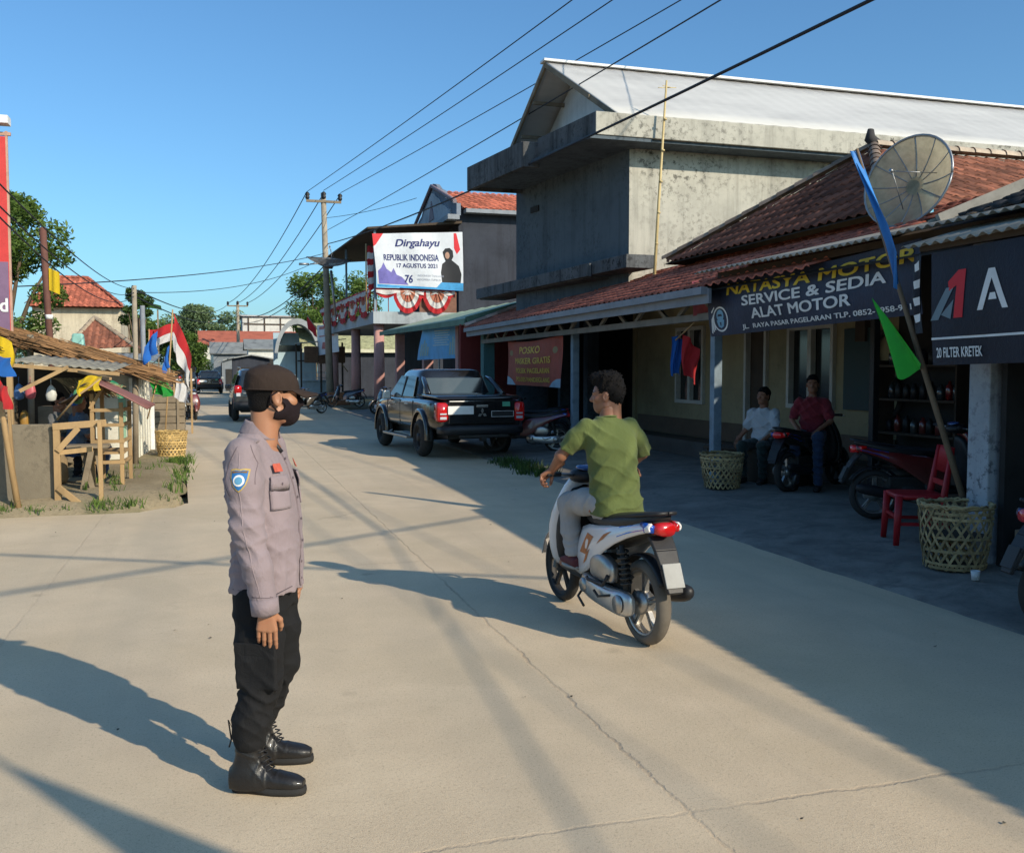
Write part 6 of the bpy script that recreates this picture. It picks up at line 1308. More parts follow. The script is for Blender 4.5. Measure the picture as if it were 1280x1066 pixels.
# ------------------------------------------------------------------ smooth bodies: distance fields turned into one continuous surface
class SDF:
    def __init__(s, lo, hi, h):
        s.lo = np.array(lo, np.float32); s.h = h
        s.n = np.ceil((np.array(hi) - np.array(lo)) / h).astype(int) + 1
        s.f = np.full(s.n, .2, np.float32)
        s.ax = [s.lo[i] + np.arange(s.n[i], dtype=np.float32) * h for i in range(3)]
    def win(s, lo, hi, pad):
        sl = []
        for i in range(3):
            a = max(0, int((lo[i] - pad - s.lo[i]) / s.h)); b = min(s.n[i], int((hi[i] + pad - s.lo[i]) / s.h) + 2)
            if b <= a: return None
            sl.append(slice(a, b))
        X = s.ax[0][sl[0]][:, None, None]; Y = s.ax[1][sl[1]][None, :, None]; Z = s.ax[2][sl[2]][None, None, :]
        return tuple(sl), X, Y, Z
    def put(s, sl, d, k, mode='u'):
        a = s.f[sl]
        if mode == 'u':
            if k > 0:
                hh = np.clip(.5 + .5 * (a - d) / k, 0, 1); s.f[sl] = a * (1 - hh) + d * hh - k * hh * (1 - hh)
            else: s.f[sl] = np.minimum(a, d)
        elif mode == 's': s.f[sl] = np.maximum(a, -d)
        return s
    def cap(s, a, b, r1, r2=None, k=.02, sq=(1, 1, 1)):
        r2 = r1 if r2 is None else r2; a = np.array(a, float); b = np.array(b, float); r = max(r1, r2) * max(1 / q for q in sq)
        w = s.win(np.minimum(a, b) - r, np.maximum(a, b) + r, k + 3 * s.h)
        if w is None: return s
        sl, X, Y, Z = w; ba = (b - a) * np.array(sq); L = max(1e-9, float(ba @ ba))
        px, py, pz = (X - a[0]) * sq[0], (Y - a[1]) * sq[1], (Z - a[2]) * sq[2]
        t = np.clip((px * ba[0] + py * ba[1] + pz * ba[2]) / L, 0, 1)
        d = np.sqrt((px - t * ba[0]) ** 2 + (py - t * ba[1]) ** 2 + (pz - t * ba[2]) ** 2) - (r1 + (r2 - r1) * t)
        return s.put(sl, (d / max(sq)).astype(np.float32), k)
    def chain(s, pts, rs, k=.02, sq=(1, 1, 1)):
        for i in range(len(pts) - 1): s.cap(pts[i], pts[i + 1], rs[i], rs[i + 1], k, sq)
        return s
    def ell(s, c, r, k=.02, rot=None, mode='u'):
        c = np.array(c, float); r = np.array(r, float); R0 = max(r)
        w = s.win(c - R0, c + R0, k + 3 * s.h)
        if w is None: return s
        sl, X, Y, Z = w; px, py, pz = X - c[0], Y - c[1], Z - c[2]
        if rot:
            m = np.array(Euler(rot).to_matrix().transposed())
            px, py, pz = [m[i, 0] * px + m[i, 1] * py + m[i, 2] * pz for i in range(3)]
        q = np.sqrt((px / r[0]) ** 2 + (py / r[1]) ** 2 + (pz / r[2]) ** 2)
        g = np.sqrt((px / r[0] ** 2) ** 2 + (py / r[1] ** 2) ** 2 + (pz / r[2] ** 2) ** 2) + 1e-6
        return s.put(sl, (q * (q - 1) / g).astype(np.float32), k, mode)
    def box(s, c, hf, rd=.01, k=.01, rot=None, mode='u'):
        c = np.array(c, float); R0 = float(np.linalg.norm(hf)); w = s.win(c - R0, c + R0, k + 3 * s.h)
        if w is None: return s
        sl, X, Y, Z = w; p = [X - c[0], Y - c[1], Z - c[2]]
        if rot:
            m = np.array(Euler(rot).to_matrix().transposed()); p = [m[i, 0] * p[0] + m[i, 1] * p[1] + m[i, 2] * p[2] for i in range(3)]
        q = [np.abs(p[i]) - (hf[i] - rd) for i in range(3)]
        d = np.sqrt(sum(np.maximum(x, 0) ** 2 for x in q)) + np.minimum(np.maximum(np.maximum(q[0], q[1]), q[2]), 0) - rd
        return s.put(sl, d.astype(np.float32), k, mode)
    def loft(s, st, axis=2, p=2.3, k=.02):
        """stations along axis: (t, ca, cb, ha, hb) with a,b the other two axes in order"""
        st = sorted(st); T = np.array([q[0] for q in st]); A = np.array(st, float)
        oth = [i for i in range(3) if i != axis]; lo = np.zeros(3); hi = np.zeros(3)
        lo[axis], hi[axis] = T[0], T[-1]
        for j, i in enumerate(oth): lo[i] = (A[:, 1 + j] - A[:, 3 + j]).min(); hi[i] = (A[:, 1 + j] + A[:, 3 + j]).max()
        w = s.win(lo, hi, k + 3 * s.h)
        if w is None: return s
        sl, X, Y, Z = w; G = [X, Y, Z]; tt = G[axis].ravel(); td = np.clip(tt, T[0], T[-1])
        sh = [1, 1, 1]; sh[axis] = -1
        def itp(col):
            v = np.interp(td, T, A[:, col]); 
            if len(v) > 9: v = np.convolve(np.pad(v, 4, 'edge'), np.ones(9) / 9, 'valid')
            return v.reshape(sh).astype(np.float32)
        ca, cb, ha, hb = [itp(i) for i in (1, 2, 3, 4)]
        q = ((np.abs(G[oth[0]] - ca) / ha) ** p + (np.abs(G[oth[1]] - cb) / hb) ** p) ** (1 / p)
        d = (q - 1) * np.minimum(ha, hb)
        d = np.maximum(d, np.maximum(G[axis] - T[-1], T[0] - G[axis]))
        return s.put(sl, d.astype(np.float32), k)
    def cut(s, n, d0, lo=None, hi=None):
        """keep n.p < d0 (inside an optional window)"""
        w = s.win(lo, hi, 0) if lo is not None else ((slice(None),) * 3, s.ax[0][:, None, None], s.ax[1][None, :, None], s.ax[2][None, None, :])
        sl, X, Y, Z = w; s.f[sl] = np.maximum(s.f[sl], (n[0] * X + n[1] * Y + n[2] * Z - d0).astype(np.float32)); return s
    def fold(s, amp, waves, c=None, r=None):
        """cloth folds: sum of sine waves (kx,ky,kz,phase) faded around centre c"""
        X, Y, Z = s.ax[0][:, None, None], s.ax[1][None, :, None], s.ax[2][None, None, :]
        if c is not None:
            w = s.win(np.array(c) - np.array(r), np.array(c) + np.array(r), 0)
            if w is None: return s
            sl, X, Y, Z = w; m = np.clip(1 - ((X - c[0]) / r[0]) ** 2 - ((Y - c[1]) / r[1]) ** 2 - ((Z - c[2]) / r[2]) ** 2, 0, 1)
        else: sl = (slice(None),) * 3; m = 1.
        v = 0
        for kx, ky, kz, ph in waves:
            u = np.sin(.8 * (kx * X + ky * Y + kz * Z) + ph + 1.1 * np.sin(.25 * kz * X + .25 * kx * Y + .22 * ky * Z + ph * 2) + .45 * np.sin(.7 * ky * X - .6 * kz * Y + .5 * kx * Z + ph * 5)); v = v + 2.2 * (1 - np.abs(u)) ** 1.6 - .75
        s.f[sl] = s.f[sl] - (amp * m * v / len(waves) ** .7).astype(np.float32); return s
    def mesh(s, smooth=1):
        f = s.f; h = s.h; S = f < 0; nx, ny, nz = f.shape
        ix = lambda o: tuple(slice(o[i], f.shape[i] - 1 + o[i]) for i in range(3))
        acc = np.zeros((nx - 1, ny - 1, nz - 1, 3), np.float32); cnt = np.zeros((nx - 1, ny - 1, nz - 1), np.uint8)
        cs = [(i, j, k) for i in (0, 1) for j in (0, 1) for k in (0, 1)]
        for a in cs:
            for d in range(3):
                if a[d]: continue
                b = list(a); b[d] = 1; fa, fb = f[ix(a)], f[ix(b)]; x = S[ix(a)] != S[ix(b)]
                if not x.any(): continue
                t = np.where(x, fa / np.where(np.abs(fa - fb) < 1e-9, 1, fa - fb), 0)
                for i in range(3): acc[..., i] += np.where(x, a[i] + (t if i == d else 0), 0)
                cnt += x
        act = cnt > 0; idx = np.full(act.shape, -1, np.int64); idx[act] = np.arange(act.sum())
        pos = np.argwhere(act).astype(np.float32) + acc[act] / cnt[act][:, None]
        P = pos * h + s.lo; F = []
        for d in range(3):
            a = [slice(None)] * 3; b = [slice(None)] * 3; a[d] = slice(0, f.shape[d] - 1); b[d] = slice(1, f.shape[d])
            x = S[tuple(a)] != S[tuple(b)]; inn = S[tuple(a)]
            o = [i for i in range(3) if i != d]
            pts = np.argwhere(x); g = inn[x]
            ok = np.all((pts[:, o] >= 1) & (pts[:, o] <= np.array([f.shape[i] - 2 for i in o])), axis=1); pts = pts[ok]; g = g[ok]
            def cell(d1, d2): q = pts.copy(); q[:, o[0]] += d1; q[:, o[1]] += d2; return idx[q[:, 0], q[:, 1], q[:, 2]]
            q = np.stack([cell(-1, -1), cell(0, -1), cell(0, 0), cell(-1, 0)], 1)
            fl = g if d != 1 else ~g
            q[~fl] = q[~fl][:, ::-1]; F.append(q)
        F = np.concatenate(F); F = F[(F >= 0).all(1)]
        for _ in range(smooth):
            sm = np.zeros_like(P); c = np.zeros(len(P))
            for i in range(4):
                a, b = F[:, i], F[:, (i + 1) % 4]
                np.add.at(sm, a, P[b]); np.add.at(c, a, 1); np.add.at(sm, b, P[a]); np.add.at(c, b, 1)
            P = P * .45 + sm / np.maximum(c, 1)[:, None] * .55
        return P, F
def sdf_obj(name, pieces, m, parent, xf=None):
    """pieces: list of SDF (or (SDF, matrix)); joined into one mesh"""
    V_, F_ = [], []; o = 0
    for q in pieces:
        s, M = q if isinstance(q, tuple) else (q, None)
        P, F = s.mesh()
        if M is not None: A = np.array(M); P = P @ A[:3, :3].T + A[:3, 3]
        V_.append(P); F_.append(F + o); o += len(P)
    P = np.concatenate(V_); F = np.concatenate(F_)
    me = bpy.data.meshes.new(name); me.vertices.add(len(P)); me.vertices.foreach_set('co', P.astype(np.float32).ravel())
    me.loops.add(F.size); me.loops.foreach_set('vertex_index', F.astype(np.int32).ravel())
    me.polygons.add(len(F)); me.polygons.foreach_set('loop_start', np.arange(0, F.size, 4, dtype=np.int32)); me.polygons.foreach_set('loop_total', np.full(len(F), 4, np.int32))
    me.update(calc_edges=True); me.polygons.foreach_set('use_smooth', np.ones(len(F), bool)); me.validate()
    me.materials.append(m); ob = bpy.data.objects.new(name, me); COL.objects.link(ob)
    if parent: ob.parent = parent
    return ob
def skin_mat(name, base, red):
    t = NT(name); co = t.coord(); n = t.noise(14, 4, .6, co); f = t.noise(180, 2, .6, co)
    c = t.mix(t.ramp(n, [(.35, 0), (.7, .5)]), base + (1,), red + (1,)); t.bump(f, .15, .002)
    t.b.inputs['Subsurface Weight'].default_value = .08; t.b.inputs['Subsurface Radius'].default_value = (.012, .005, .003)
    return t.out(c, .5, 0, .4)
M_skin = skin_mat('warm_brown_skin', (.36, .175, .095), (.33, .13, .075)); M_skin2 = skin_mat('tanned_skin', (.27, .125, .07), (.25, .1, .06)); M_hair = mat('black_hair', (.008, .007, .007), .8, var=.4, scale=20, fine=220, bump=1.0, bdist=.006, spec=.15)
M_eye = mat('eye_white', (.7, .68, .65), .3, bump=0); M_iris = mat('dark_iris', (.02, .012, .01), .2, bump=0); M_lip = mat('lip_skin', (.3, .1, .08), .5, bump=0)

def head_sdf(h=.003, mouth=True):
    """face looks along +x, origin at the centre of the skull base; about 0.235 m from chin to crown"""
    s = SDF((-.14, -.11, -.22), (.15, .11, .16), h)
    s.ell((-.012, 0, .03), (.098, .077, .084), .0); s.ell((.03, 0, -.03), (.068, .062, .085), .03); s.ell((.055, 0, -.085), (.036, .036, .03), .03)
    s.cap((.0, .045, -.075), (.05, .018, -.095), .022, .02, .03); s.cap((.0, -.045, -.075), (.05, -.018, -.095), .022, .02, .03)
    s.cap((.083, 0, .012), (.108, 0, -.027), .009, .014, .014); s.ell((.098, .013, -.03), (.012, .008, .007), .008); s.ell((.098, -.013, -.03), (.012, .008, .007), .008)
    for q in (1, -1):
        s.ell((.078, q * .032, .003), (.017, .019, .011), .0, mode='s'); s.ell((.072, q * .031, .002), (.014, .017, .011), .004)
        s.cap((.084, q * .012, .022), (.07, q * .052, .02), .009, .008, .014); s.ell((.06, q * .047, -.025), (.024, .018, .018), .02)
        s.ell((-.008, q * .078, -.012), (.021, .009, .034), .006, (0, R(-12), q * R(22))); s.ell((-.004, q * .088, -.01), (.011, .005, .022), .0, mode='s')
    s.cap((.085, -.018, -.062), (.085, .018, -.062), .007, .007, .006); s.cap((.086, -.014, -.072), (.086, .014, -.072), .008, .008, .006)
    s.cap((-.03, 0, -.2), (-.025, 0, -.06), .049, .048, .022); s.cap((-.05, .0, -.2), (-.06, 0, .0), .036, .036, .025)
    s.cap((.014, 0, -.13), (.02, 0, -.115), .01, .009, .015)
    return s
def face_parts(o, M, eyes=True, lips=True):
    A = M
    for q in (1, -1):
        b = MB(); b.superloft([(.068, q * .031, .002, .013, .0065), (.080, q * .031, .002, .012, .0055), (.0845, q * .031, .002, .006, .003)], 'x', 14, 2); b.v = [tuple(A @ V(p)) for p in b.v]; e = b.build('eye', M_eye, o)
        b = MB(); b.superloft([(.080, q * .030, .002, .0062, .006), (.0862, q * .030, .002, .004, .004)], 'x', 12, 2); b.v = [tuple(A @ V(p)) for p in b.v]; b.build('iris', M_iris, e)
        b = MB(); b.tube([(.092, q * .012, .022), (.091, q * .028, .0275), (.079, q * .05, .0225)], [.0035, .0042, .002], 6); b.v = [tuple(A @ V(p)) for p in b.v]; b.build('eyebrow', M_hair, o)
    if lips:
        b = MB(); b.tube([(.083, -.024, -.067), (.0935, -.008, -.064), (.0935, .008, -.064), (.083, .024, -.067)], [.002, .005, .005, .002], 8); b.tube([(.083, -.021, -.069), (.0935, 0, -.073), (.083, .021, -.069)], [.002, .006, .002], 8); b.v = [tuple(A @ V(p)) for p in b.v]; b.build('lips', M_lip, o)
def hand_sdf(wrist, palm_dir, back, curl=.25, grip=False, h=.0024, thumb_side=None, size=1.):
    """wrist point, direction of the fingers, direction of the back of the hand"""
    w = V(wrist); d = V(palm_dir).normalized(); n = (V(back) - d * V(back).dot(d)).normalized(); t = thumb_side if thumb_side is not None else d.cross(n); t = V(t); t = (t - d * t.dot(d) - n * t.dot(n)).normalized()
    lo = [min(w[i], (w + d * .2)[i]) - .09 for i in range(3)]; hi = [max(w[i], (w + d * .2)[i]) + .09 for i in range(3)]
    s = SDF(lo, hi, h); z = size
    s.cap(w - d * .08, w, .026 * z, .024 * z, .01)
    for k, u in enumerate((.031, .011, -.010, -.029)):
        s.cap(w + t * (u * .55 * z) + d * .012 * z, w + t * u * z + d * (.086 - .004 * abs(k - 1)) * z, .0145 * z, .0118 * z, .014)
    L = ((.040, .024, .020), (.044, .028, .021), (.040, .026, .020), (.032, .019, .017))
    for k, u in enumerate((.033, .0115, -.0105, -.031)):
        p = w + t * u * z + d * (.088 - .004 * abs(k - 1)) * z; a = curl * (1 + .18 * k) if not grip else .75 + .05 * k; ang = 0
        spread = (u * 3.0) * (0 if grip else .55); r = .0094 * z * (.88 if k == 3 else 1)
        for j, l in enumerate(L[k]):
            ang += a * (1, 1.25, .9)[j]; dd = (d * math.cos(ang) - n * math.sin(ang) + t * spread * .35).normalized(); q = p + dd * l * z
            s.cap(p, q, r, r * .92, .003); p = q; r *= .92
    b0 = w + t * .022 * z + d * .022 * z - n * .008; b1 = b0 + (t * .75 + d * .75 - n * .35).normalized() * .04 * z; b2 = b1 + ((t * .1 + d * .9 - n * (.9 if grip else .45))).normalized() * .032 * z; b3 = b2 + (d * (.2 if grip else .9) - n * .6 - t * (.5 if grip else .1)).normalized() * .024 * z
    s.chain([b0, b1, b2, b3], [.0155 * z, .0118 * z, .0105 * z, .008 * z], .006)
    return s
M_shirt = cloth('mauve_uniform_cloth', (.265, .21, .22), .85, .14, 5, .1); M_trousers = cloth('black_trouser_cloth', (.011, .011, .012), .85, .25, 6, .0); M_capcloth = cloth('dark_brown_cap_cloth', (.034, .022, .017), .9, .2, 9, .0); M_mask = cloth('dark_maroon_mask_cloth', (.013, .007, .009), .85, .15, 8, .0); M_boot = mat('polished_black_leather', (.014, .013, .013), .42, var=.3, scale=8, coat=.12, fine=90, bump=.3); M_sole = mat('black_rubber_sole', (.02, .019, .018), .8, var=.3)

# ================================================================== the policeman (faces +x locally)
cop = empty('person', (.185, 4.10, 0), R(-20), 'man in mauve police shirt, dark cap and face mask standing on the road', 'person')
HM = Matrix.Translation((.03, .0, 1.622)) @ Matrix.Rotation(R(32), 4, 'Z') @ Matrix.Rotation(R(2), 4, 'Y')
bs = SDF((-.25, -.34, -.02), (.34, .34, 1.52), .006)
bs.loft([(.80, -.02, 0, .10, .15), (1.0, -.01, 0, .10, .14), (1.25, -.02, 0, .105, .16), (1.38, -.03, 0, .085, .16), (1.44, -.03, 0, .06, .08)], 2, 2.3)
bs.cap((-.03, 0, 1.4), (-.0, 0, 1.48), .05, .046, .02)
for q, hip, kn, an in ((-1, (-.02, -.09, .86), (-.0, -.115, .47), (-.045, -.13, .1)), (1, (-.02, .09, .86), (-.01, .135, .47), (-.09, .16, .1))): bs.chain([hip, kn, tuple(V(kn).lerp(V(an), .4))], [.085, .05, .035], .03)
bs.chain([(-.04, -.17, 1.385), (-.015, -.222, 1.09), (.05, -.235, .83)], [.045, .036, .028], .03); bs.chain([(-.04, .17, 1.385), (-.01, .230, 1.1), (.04, .21, .87)], [.045, .036, .028], .03)
rh = hand_sdf((.062, -.238, .785), (-.02, .03, -1), (.22, -1, 0), .16, False, thumb_side=(1, .3, 0))
lh = hand_sdf((.042, .21, .86), (-.05, .0, -1), (.2, 1, 0), .3, False, thumb_side=(1, -.3, 0))
sdf_obj('body', [bs, (head_sdf(.003), HM), rh, lh], M_skin, cop); face_parts(cop, HM, lips=False)
# hair, cap, mask
s = SDF((-.14, -.11, -.12), (.14, .11, .16), .003); s.ell((-.014, 0, .03), (.102, .081, .09), 0); s.ell((-.055, 0, -.04), (.047, .056, .046), .02); s.cut((1, 0, .25), .045); s.cut((.75, 0, -1), .075); s.ell((.03, 0, -.04), (.05, .12, .06), 0, mode='s'); s.ell((-.004, .085, -.012), (.03, .03, .042), 0, mode='s'); s.ell((-.004, -.085, -.012), (.03, .03, .042), 0, mode='s')
sdf_obj('hair', [(s, HM)], M_hair, cop)
s = SDF((-.16, -.13, -.06), (.24, .13, .18), .003); s.loft([(.018, -.008, 0, .113, .092), (.05, -.010, 0, .113, .092), (.082, -.014, 0, .104, .085), (.104, -.02, 0, .086, .069), (.118, -.022, 0, .056, .046), (.124, -.022, 0, .02, .02)], 2, 2.15, 0)
s.cap((-.1, .0, .03), (-.105, 0, .025), .012, .012, .02); s.ell((-.022, 0, .125), (.009, .009, .006), .003); s.fold(.0022, [(18, 60, 22, 0), (50, 10, 35, 1)], (-.02, 0, .08), (.16, .13, .1))
cp = sdf_obj('cap', [(s, HM)], M_capcloth, cop)
b = MB()
def brim(u, v):
    a = (u - .5) * 2.2; r0 = .108; x = -.008 + math.cos(a) * r0 * 1.0; y = math.sin(a) * .09
    L = .085 * math.cos(a * .68) ** .7 if abs(a) < 2.2 else 0
    return HM @ V((x + L * v, y * (1 - .05 * v), .026 - .10 * (y * y) / .0081 * .22 * v - .016 * v))
b.grid(brim, 26, 10); b.build('cap_brim', M_capcloth, cp, solid=.004)
b = MB(); b.tube([HM @ V((-.008 + .1145 * math.cos(a), .0935 * math.sin(a), .022)) for a in [2 * math.pi * i / 40 for i in range(41)]], .0035, 6); b.build('cap_seam', M_capcloth, cp)
s = SDF((-.06, -.11, -.15), (.15, .11, .06), .003); s.ell((.036, 0, -.04), (.073, .068, .084), 0); s.ell((.06, 0, -.085), (.043, .043, .038), .03); s.cap((.088, 0, .0), (.112, 0, -.03), .012, .017, .02); s.ell((.0, .05, -.05), (.05, .028, .05), .02); s.ell((.0, -.05, -.05), (.05, .028, .05), .02); s.cut((-1, 0, .12), .004); s.cut((-.35, 0, 1), -.027 + .012); s.cut((-.8, 0, -.5), .06)
for q in (1, -1): s.ell((-.012, q * .07, -.045), (.04, .05, .022), 0, mode='s')
mk = sdf_obj('face_mask', [(s, HM)], M_mask, cop)
b = MB()
for q in (1, -1): b.tube([HM @ V(p) for p in ((.02, q * .069, -.015), (-.01, q * .082, .012), (-.033, q * .082, .0), (-.034, q * .078, -.03), (.0, q * .068, -.07))], .004, 6)
b.build('ear_loop', M_mask, mk)
# shirt
s = SDF((-.27, -.36, .72), (.30, .36, 1.55), .0055)
s.loft([(.815, -.012, 0, .142, .183), (.9, -.010, 0, .142, .178), (1.0, -.004, 0, .138, .170), (1.12, -.01, 0, .138, .176), (1.25, -.028, 0, .135, .192), (1.34, -.042, 0, .118, .195), (1.40, -.05, 0, .095, .17), (1.435, -.05, 0, .075, .12), (1.465, -.045, 0, .062, .075)], 2, 2.35, 0)
RA = [(-.045, -.178, 1.392), (-.032, -.212, 1.28), (-.012, -.228, 1.10), (.025, -.238, .95), (.055, -.242, .80)]
s.chain(RA, [.068, .069, .062, .056, .05], .03)
LA = [(-.045, .178, 1.392), (-.03, .215, 1.25), (-.01, .230, 1.1), (.04, .215, .88)]
s.chain(LA, [.068, .067, .062, .05], .03)
s.cut((0, 0, -1), -.815, (-.27, -.19, .72), (.3, .36, 1.0))
s.fold(.008, [(34, 10, 40, 0), (20, 18, -60, 1.4)], (-.02, -.24, 1.05), (.12, .12, .26)); s.fold(.009, [(14, 30, 40, .5), (-18, 20, 54, 2)], (-.06, -.02, 1.0), (.25, .24, .24)); s.fold(.006, [(22, 50, 10, .3), (8, 40, -16, 2.6)], (0, 0, .87), (.3, .3, .17)); s.fold(.008, [(30, 40, 24, 1), (44, -18, 30, 0)], (-.10, -.12, 1.28), (.2, .18, .18)); s.fold(.006, [(20, 10, 40, 1), (10, 14, -44, 0)], (.04, .23, 1.05), (.16, .12, .22))
shirt = sdf_obj('shirt', [s], M_shirt, cop)
from mathutils.bvhtree import BVHTree
def bvh(o): return BVHTree.FromPolygons([v.co[:] for v in o.data.vertices], [tuple(p.vertices) for p in o.data.polygons])
SB = bvh(shirt)
def onto(p, d, off, back=.5):
    d = V(d).normalized(); h = SB.ray_cast(V(p) - d * back, d)
    return tuple(h[0] - d * off) if h[0] is not None else tuple(p)
b = MB(); b.tube([(RA[4][0] - .002, RA[4][1], .83), (RA[4][0] + .004, RA[4][1] - .001, .768)], [.0535, .052], 20, cap=False); b.build('cuff', M_shirt, shirt, solid=.004)
b = MB()
def coll(u, v): a = (u - .5) * 5.2 + math.pi; return (-.03 + (.068 + .016 * v) * math.cos(a) + .012 * (1 - v), (.064 + .016 * v) * math.sin(a), 1.508 - .05 * v - .016 * math.cos(a) * 1 - .01 * v * abs(math.sin(a)))
b.grid(coll, 40, 6); b.grid(lambda u, v: tuple(V(coll(u, v)) - V((coll(u, v)[0] + .028, coll(u, v)[1], 0)) * .1 - V((0, 0, .004))), 40, 6); b.build('collar', M_shirt, shirt, solid=.004)
for q in (-1, 1):
    b = MB(); b.add([(-.06, q * .095, 1.452), (.0, q * .095, 1.44), (.0, q * .19, 1.435), (-.055, q * .2, 1.445)], [(0, 1, 2, 3)]); b.build('epaulette', M_shirt, shirt, solid=.008, bev=.002)
    b = MB()
    def pk(u, v, q=q): 
        y = q * (.045 + .105 * u); z = 1.30 - .135 * v - (.02 if .3 < v < .36 else 0); return onto((0, y, z), (-1, q * -.25, 0), .006 + .002 * math.sin(u * 5 + v * 4) + (.009 if v < .3 else 0))
    b.grid(pk, 10, 12); b.build('chest_pocket', M_shirt, shirt, solid=.006)
    b = MB(); b.add([pk(u, v) for u, v in ((.3, -.12), (.75, -.12), (.75, -.36), (.3, -.36))], [(0, 1, 2, 3)]); b.v = [(x + .004, y, z) for x, y, z in b.v]; b.build('name_badge' if q > 0 else 'rank_badge', mat('red_badge_cloth', (.5, .1, .06), .7, var=.4, scale=40) , shirt, solid=.003)
b = MB(); pl_ = [V(onto((0, .012 + .004 * math.sin(i), 1.40 - i * .03), (-1, 0, 0), .004)) for i in range(20)]; b.add([p + V((0, e, 0)) for p in pl_ for e in (-.016, .016)], [(2 * i, 2 * i + 1, 2 * i + 3, 2 * i + 2) for i in range(19)]); b.build('shirt_placket', M_shirt, shirt, solid=.006)
b = MB(); b.tube([(.035, -.02, 1.425), (.05, -.005, 1.40), (.06, .0, 1.385)], .009, 6); b.build('microphone_clip', M_black, shirt)
def seam(pts, d, nm='seam', r=.0016, off=.0005, m=None):
    q = []
    for i in range(len(pts) - 1):
        for k in range(8): q.append(V(pts[i]).lerp(V(pts[i + 1]), k / 8))
    q.append(V(pts[-1])); b = MB(); b.tube([onto(p, d, off) for p in q], r, 5); return b.build(nm, m or M_seam, shirt)
M_seam = cloth('mauve_seam_thread', (.13, .10, .11), .9, .1, 5, 0)
seam([(-.045, -.3, 1.425), (-.075, -.3, 1.36), (-.085, -.3, 1.27), (-.06, -.3, 1.22)], (0, 1, 0)); seam([(.0, -.3, 1.43), (.025, -.3, 1.36), (.03, -.3, 1.28)], (0, 1, 0))
seam([(-.035, -.3, 1.40), (-.028, -.3, 1.28), (-.008, -.3, 1.10), (.03, -.3, .95), (.055, -.3, .84)], (0, 1, 0), 'sleeve_crease', .0035, -.0015, M_shirt)
seam([(.02, -.3, .845), (.095, -.3, .838)], (0, 1, 0), 'cuff_seam'); seam([(-.13, -.3, .842), (.12, -.3, .842)], (0, 1, 0), 'hem_seam', .0014)
seam([(-.3, -.14, 1.33), (-.3, 0, 1.325), (-.3, .14, 1.33)], (1, 0, 0), 'yoke_seam')
for z in (1.36, 1.28, 1.20, 1.11, 1.02, .93, .86):
    p = V(onto((0, .0, z), (-1, 0, 0), .010)); b = MB(); b.lathe([(0, .003), (.005, .002), (.006, 0)], (p.x, p.y, p.z), 'x', 12); b.build('button', M_seam, shirt)
for q in (-1, 1):
    p = V(onto((0, q * .097, 1.268), (-1, -q * .25, 0), .018)); b = MB(); b.lathe([(0, .003), (.005, .002), (.006, 0)], (p.x, p.y, p.z), 'x', 12); b.build('button', M_seam, shirt)
# shield patch on the upper sleeve
def shield(sc, z0=0): return [(x * sc, z * sc + z0) for x, z in ((-.5, .55), (-.25, .6), (0, .56), (.25, .6), (.5, .55), (.48, .1), (.36, -.28), (.15, -.55), (0, -.66), (-.15, -.55), (-.36, -.28), (-.48, .1))]
def slv(x, z, off):
    p = onto((x - .026, -.24, z), (0, 1, 0), off); return (p[0], min(p[1], -.225), p[2])
def patch(poly, m, nm, off, par):
    b = MB(); cx = sum(p[0] for p in poly) / len(poly); cz = sum(p[1] for p in poly) / len(poly); n = len(poly); rings = [[(cx + (p[0] - cx) * k / 4, cz + (p[1] - cz) * k / 4) for p in poly] for k in range(1, 5)]
    vs = [slv(cx + .002, cz + 1.30, off)] + [slv(x + .002, z + 1.30, off) for r_ in rings for x, z in r_]
    fs = [(0, 1 + i, 1 + (i + 1) % n) for i in range(n)] + [(1 + k * n + i, 1 + (k + 1) * n + i, 1 + (k + 1) * n + (i + 1) % n, 1 + k * n + (i + 1) % n) for k in range(3) for i in range(n)]
    b.add(vs, fs); return b.build(nm, m, par)
pa = patch(shield(.072), mat('gold_thread', (.5, .34, .09), .7, bump=0), 'sleeve_patch', .003, shirt)
patch(shield(.062), mat('patch_blue', (.02, .16, .42), .7, bump=0), 'patch_field', .0045, pa); patch([(x, z) for x, z in circ(0, -.002, .022, 20)], M_lwhite, 'patch_ring', .006, pa); patch([(x, z) for x, z in circ(0, -.002, .015, 16)], mat('patch_pale_blue', (.12, .35, .55), .7, bump=0), 'patch_disc', .0075, pa); patch([(-.028, .026), (.028, .026), (.028, .034), (-.028, .034)], mat('patch_dark_band', (.2, .1, .02), .7, bump=0), 'patch_band', .006, pa)
# trousers
s = SDF((-.24, -.30, .12), (.26, .32, .92), .0055)
s.loft([(.74, -.015, 0, .110, .160), (.82, -.012, 0, .112, .156), (.9, -.01, 0, .105, .15)], 2, 2.4, 0)
s.chain([(-.02, -.092, .80), (-.01, -.105, .62), (-.0, -.115, .46), (-.04, -.125, .30), (-.05, -.13, .225)], [.1, .096, .08, .077, .068], .03); s.chain([(-.015, .092, .80), (-.005, .112, .62), (-.0, .135, .46), (-.065, .15, .30), (-.092, .157, .225)], [.1, .096, .08, .077, .068], .03)
s.box((.0, -.192, .535), (.088, .012, .095), .01, .006, (R(4), 0, R(-6)))
s.fold(.008, [(30, 16, 62, 0), (-34, 12, 50, 1.2), (40, 40, 20, 2)], (0, 0, .32), (.3, .35, .19)); s.fold(.005, [(24, 12, 26, .3), (-16, 10, 34, 2.2)], (0, 0, .62), (.3, .35, .25)); s.fold(.006, [(20, -10, 38, 1)], (0, -.1, .44), (.2, .2, .09))
tr = sdf_obj('trousers', [s], M_trousers, cop)
b = MB(); b.box((.0, -.2045, .612), (.172, .010, .05), (R(4), 0, R(-6))); b.build('pocket_flap', M_trousers, tr, bev=.004)
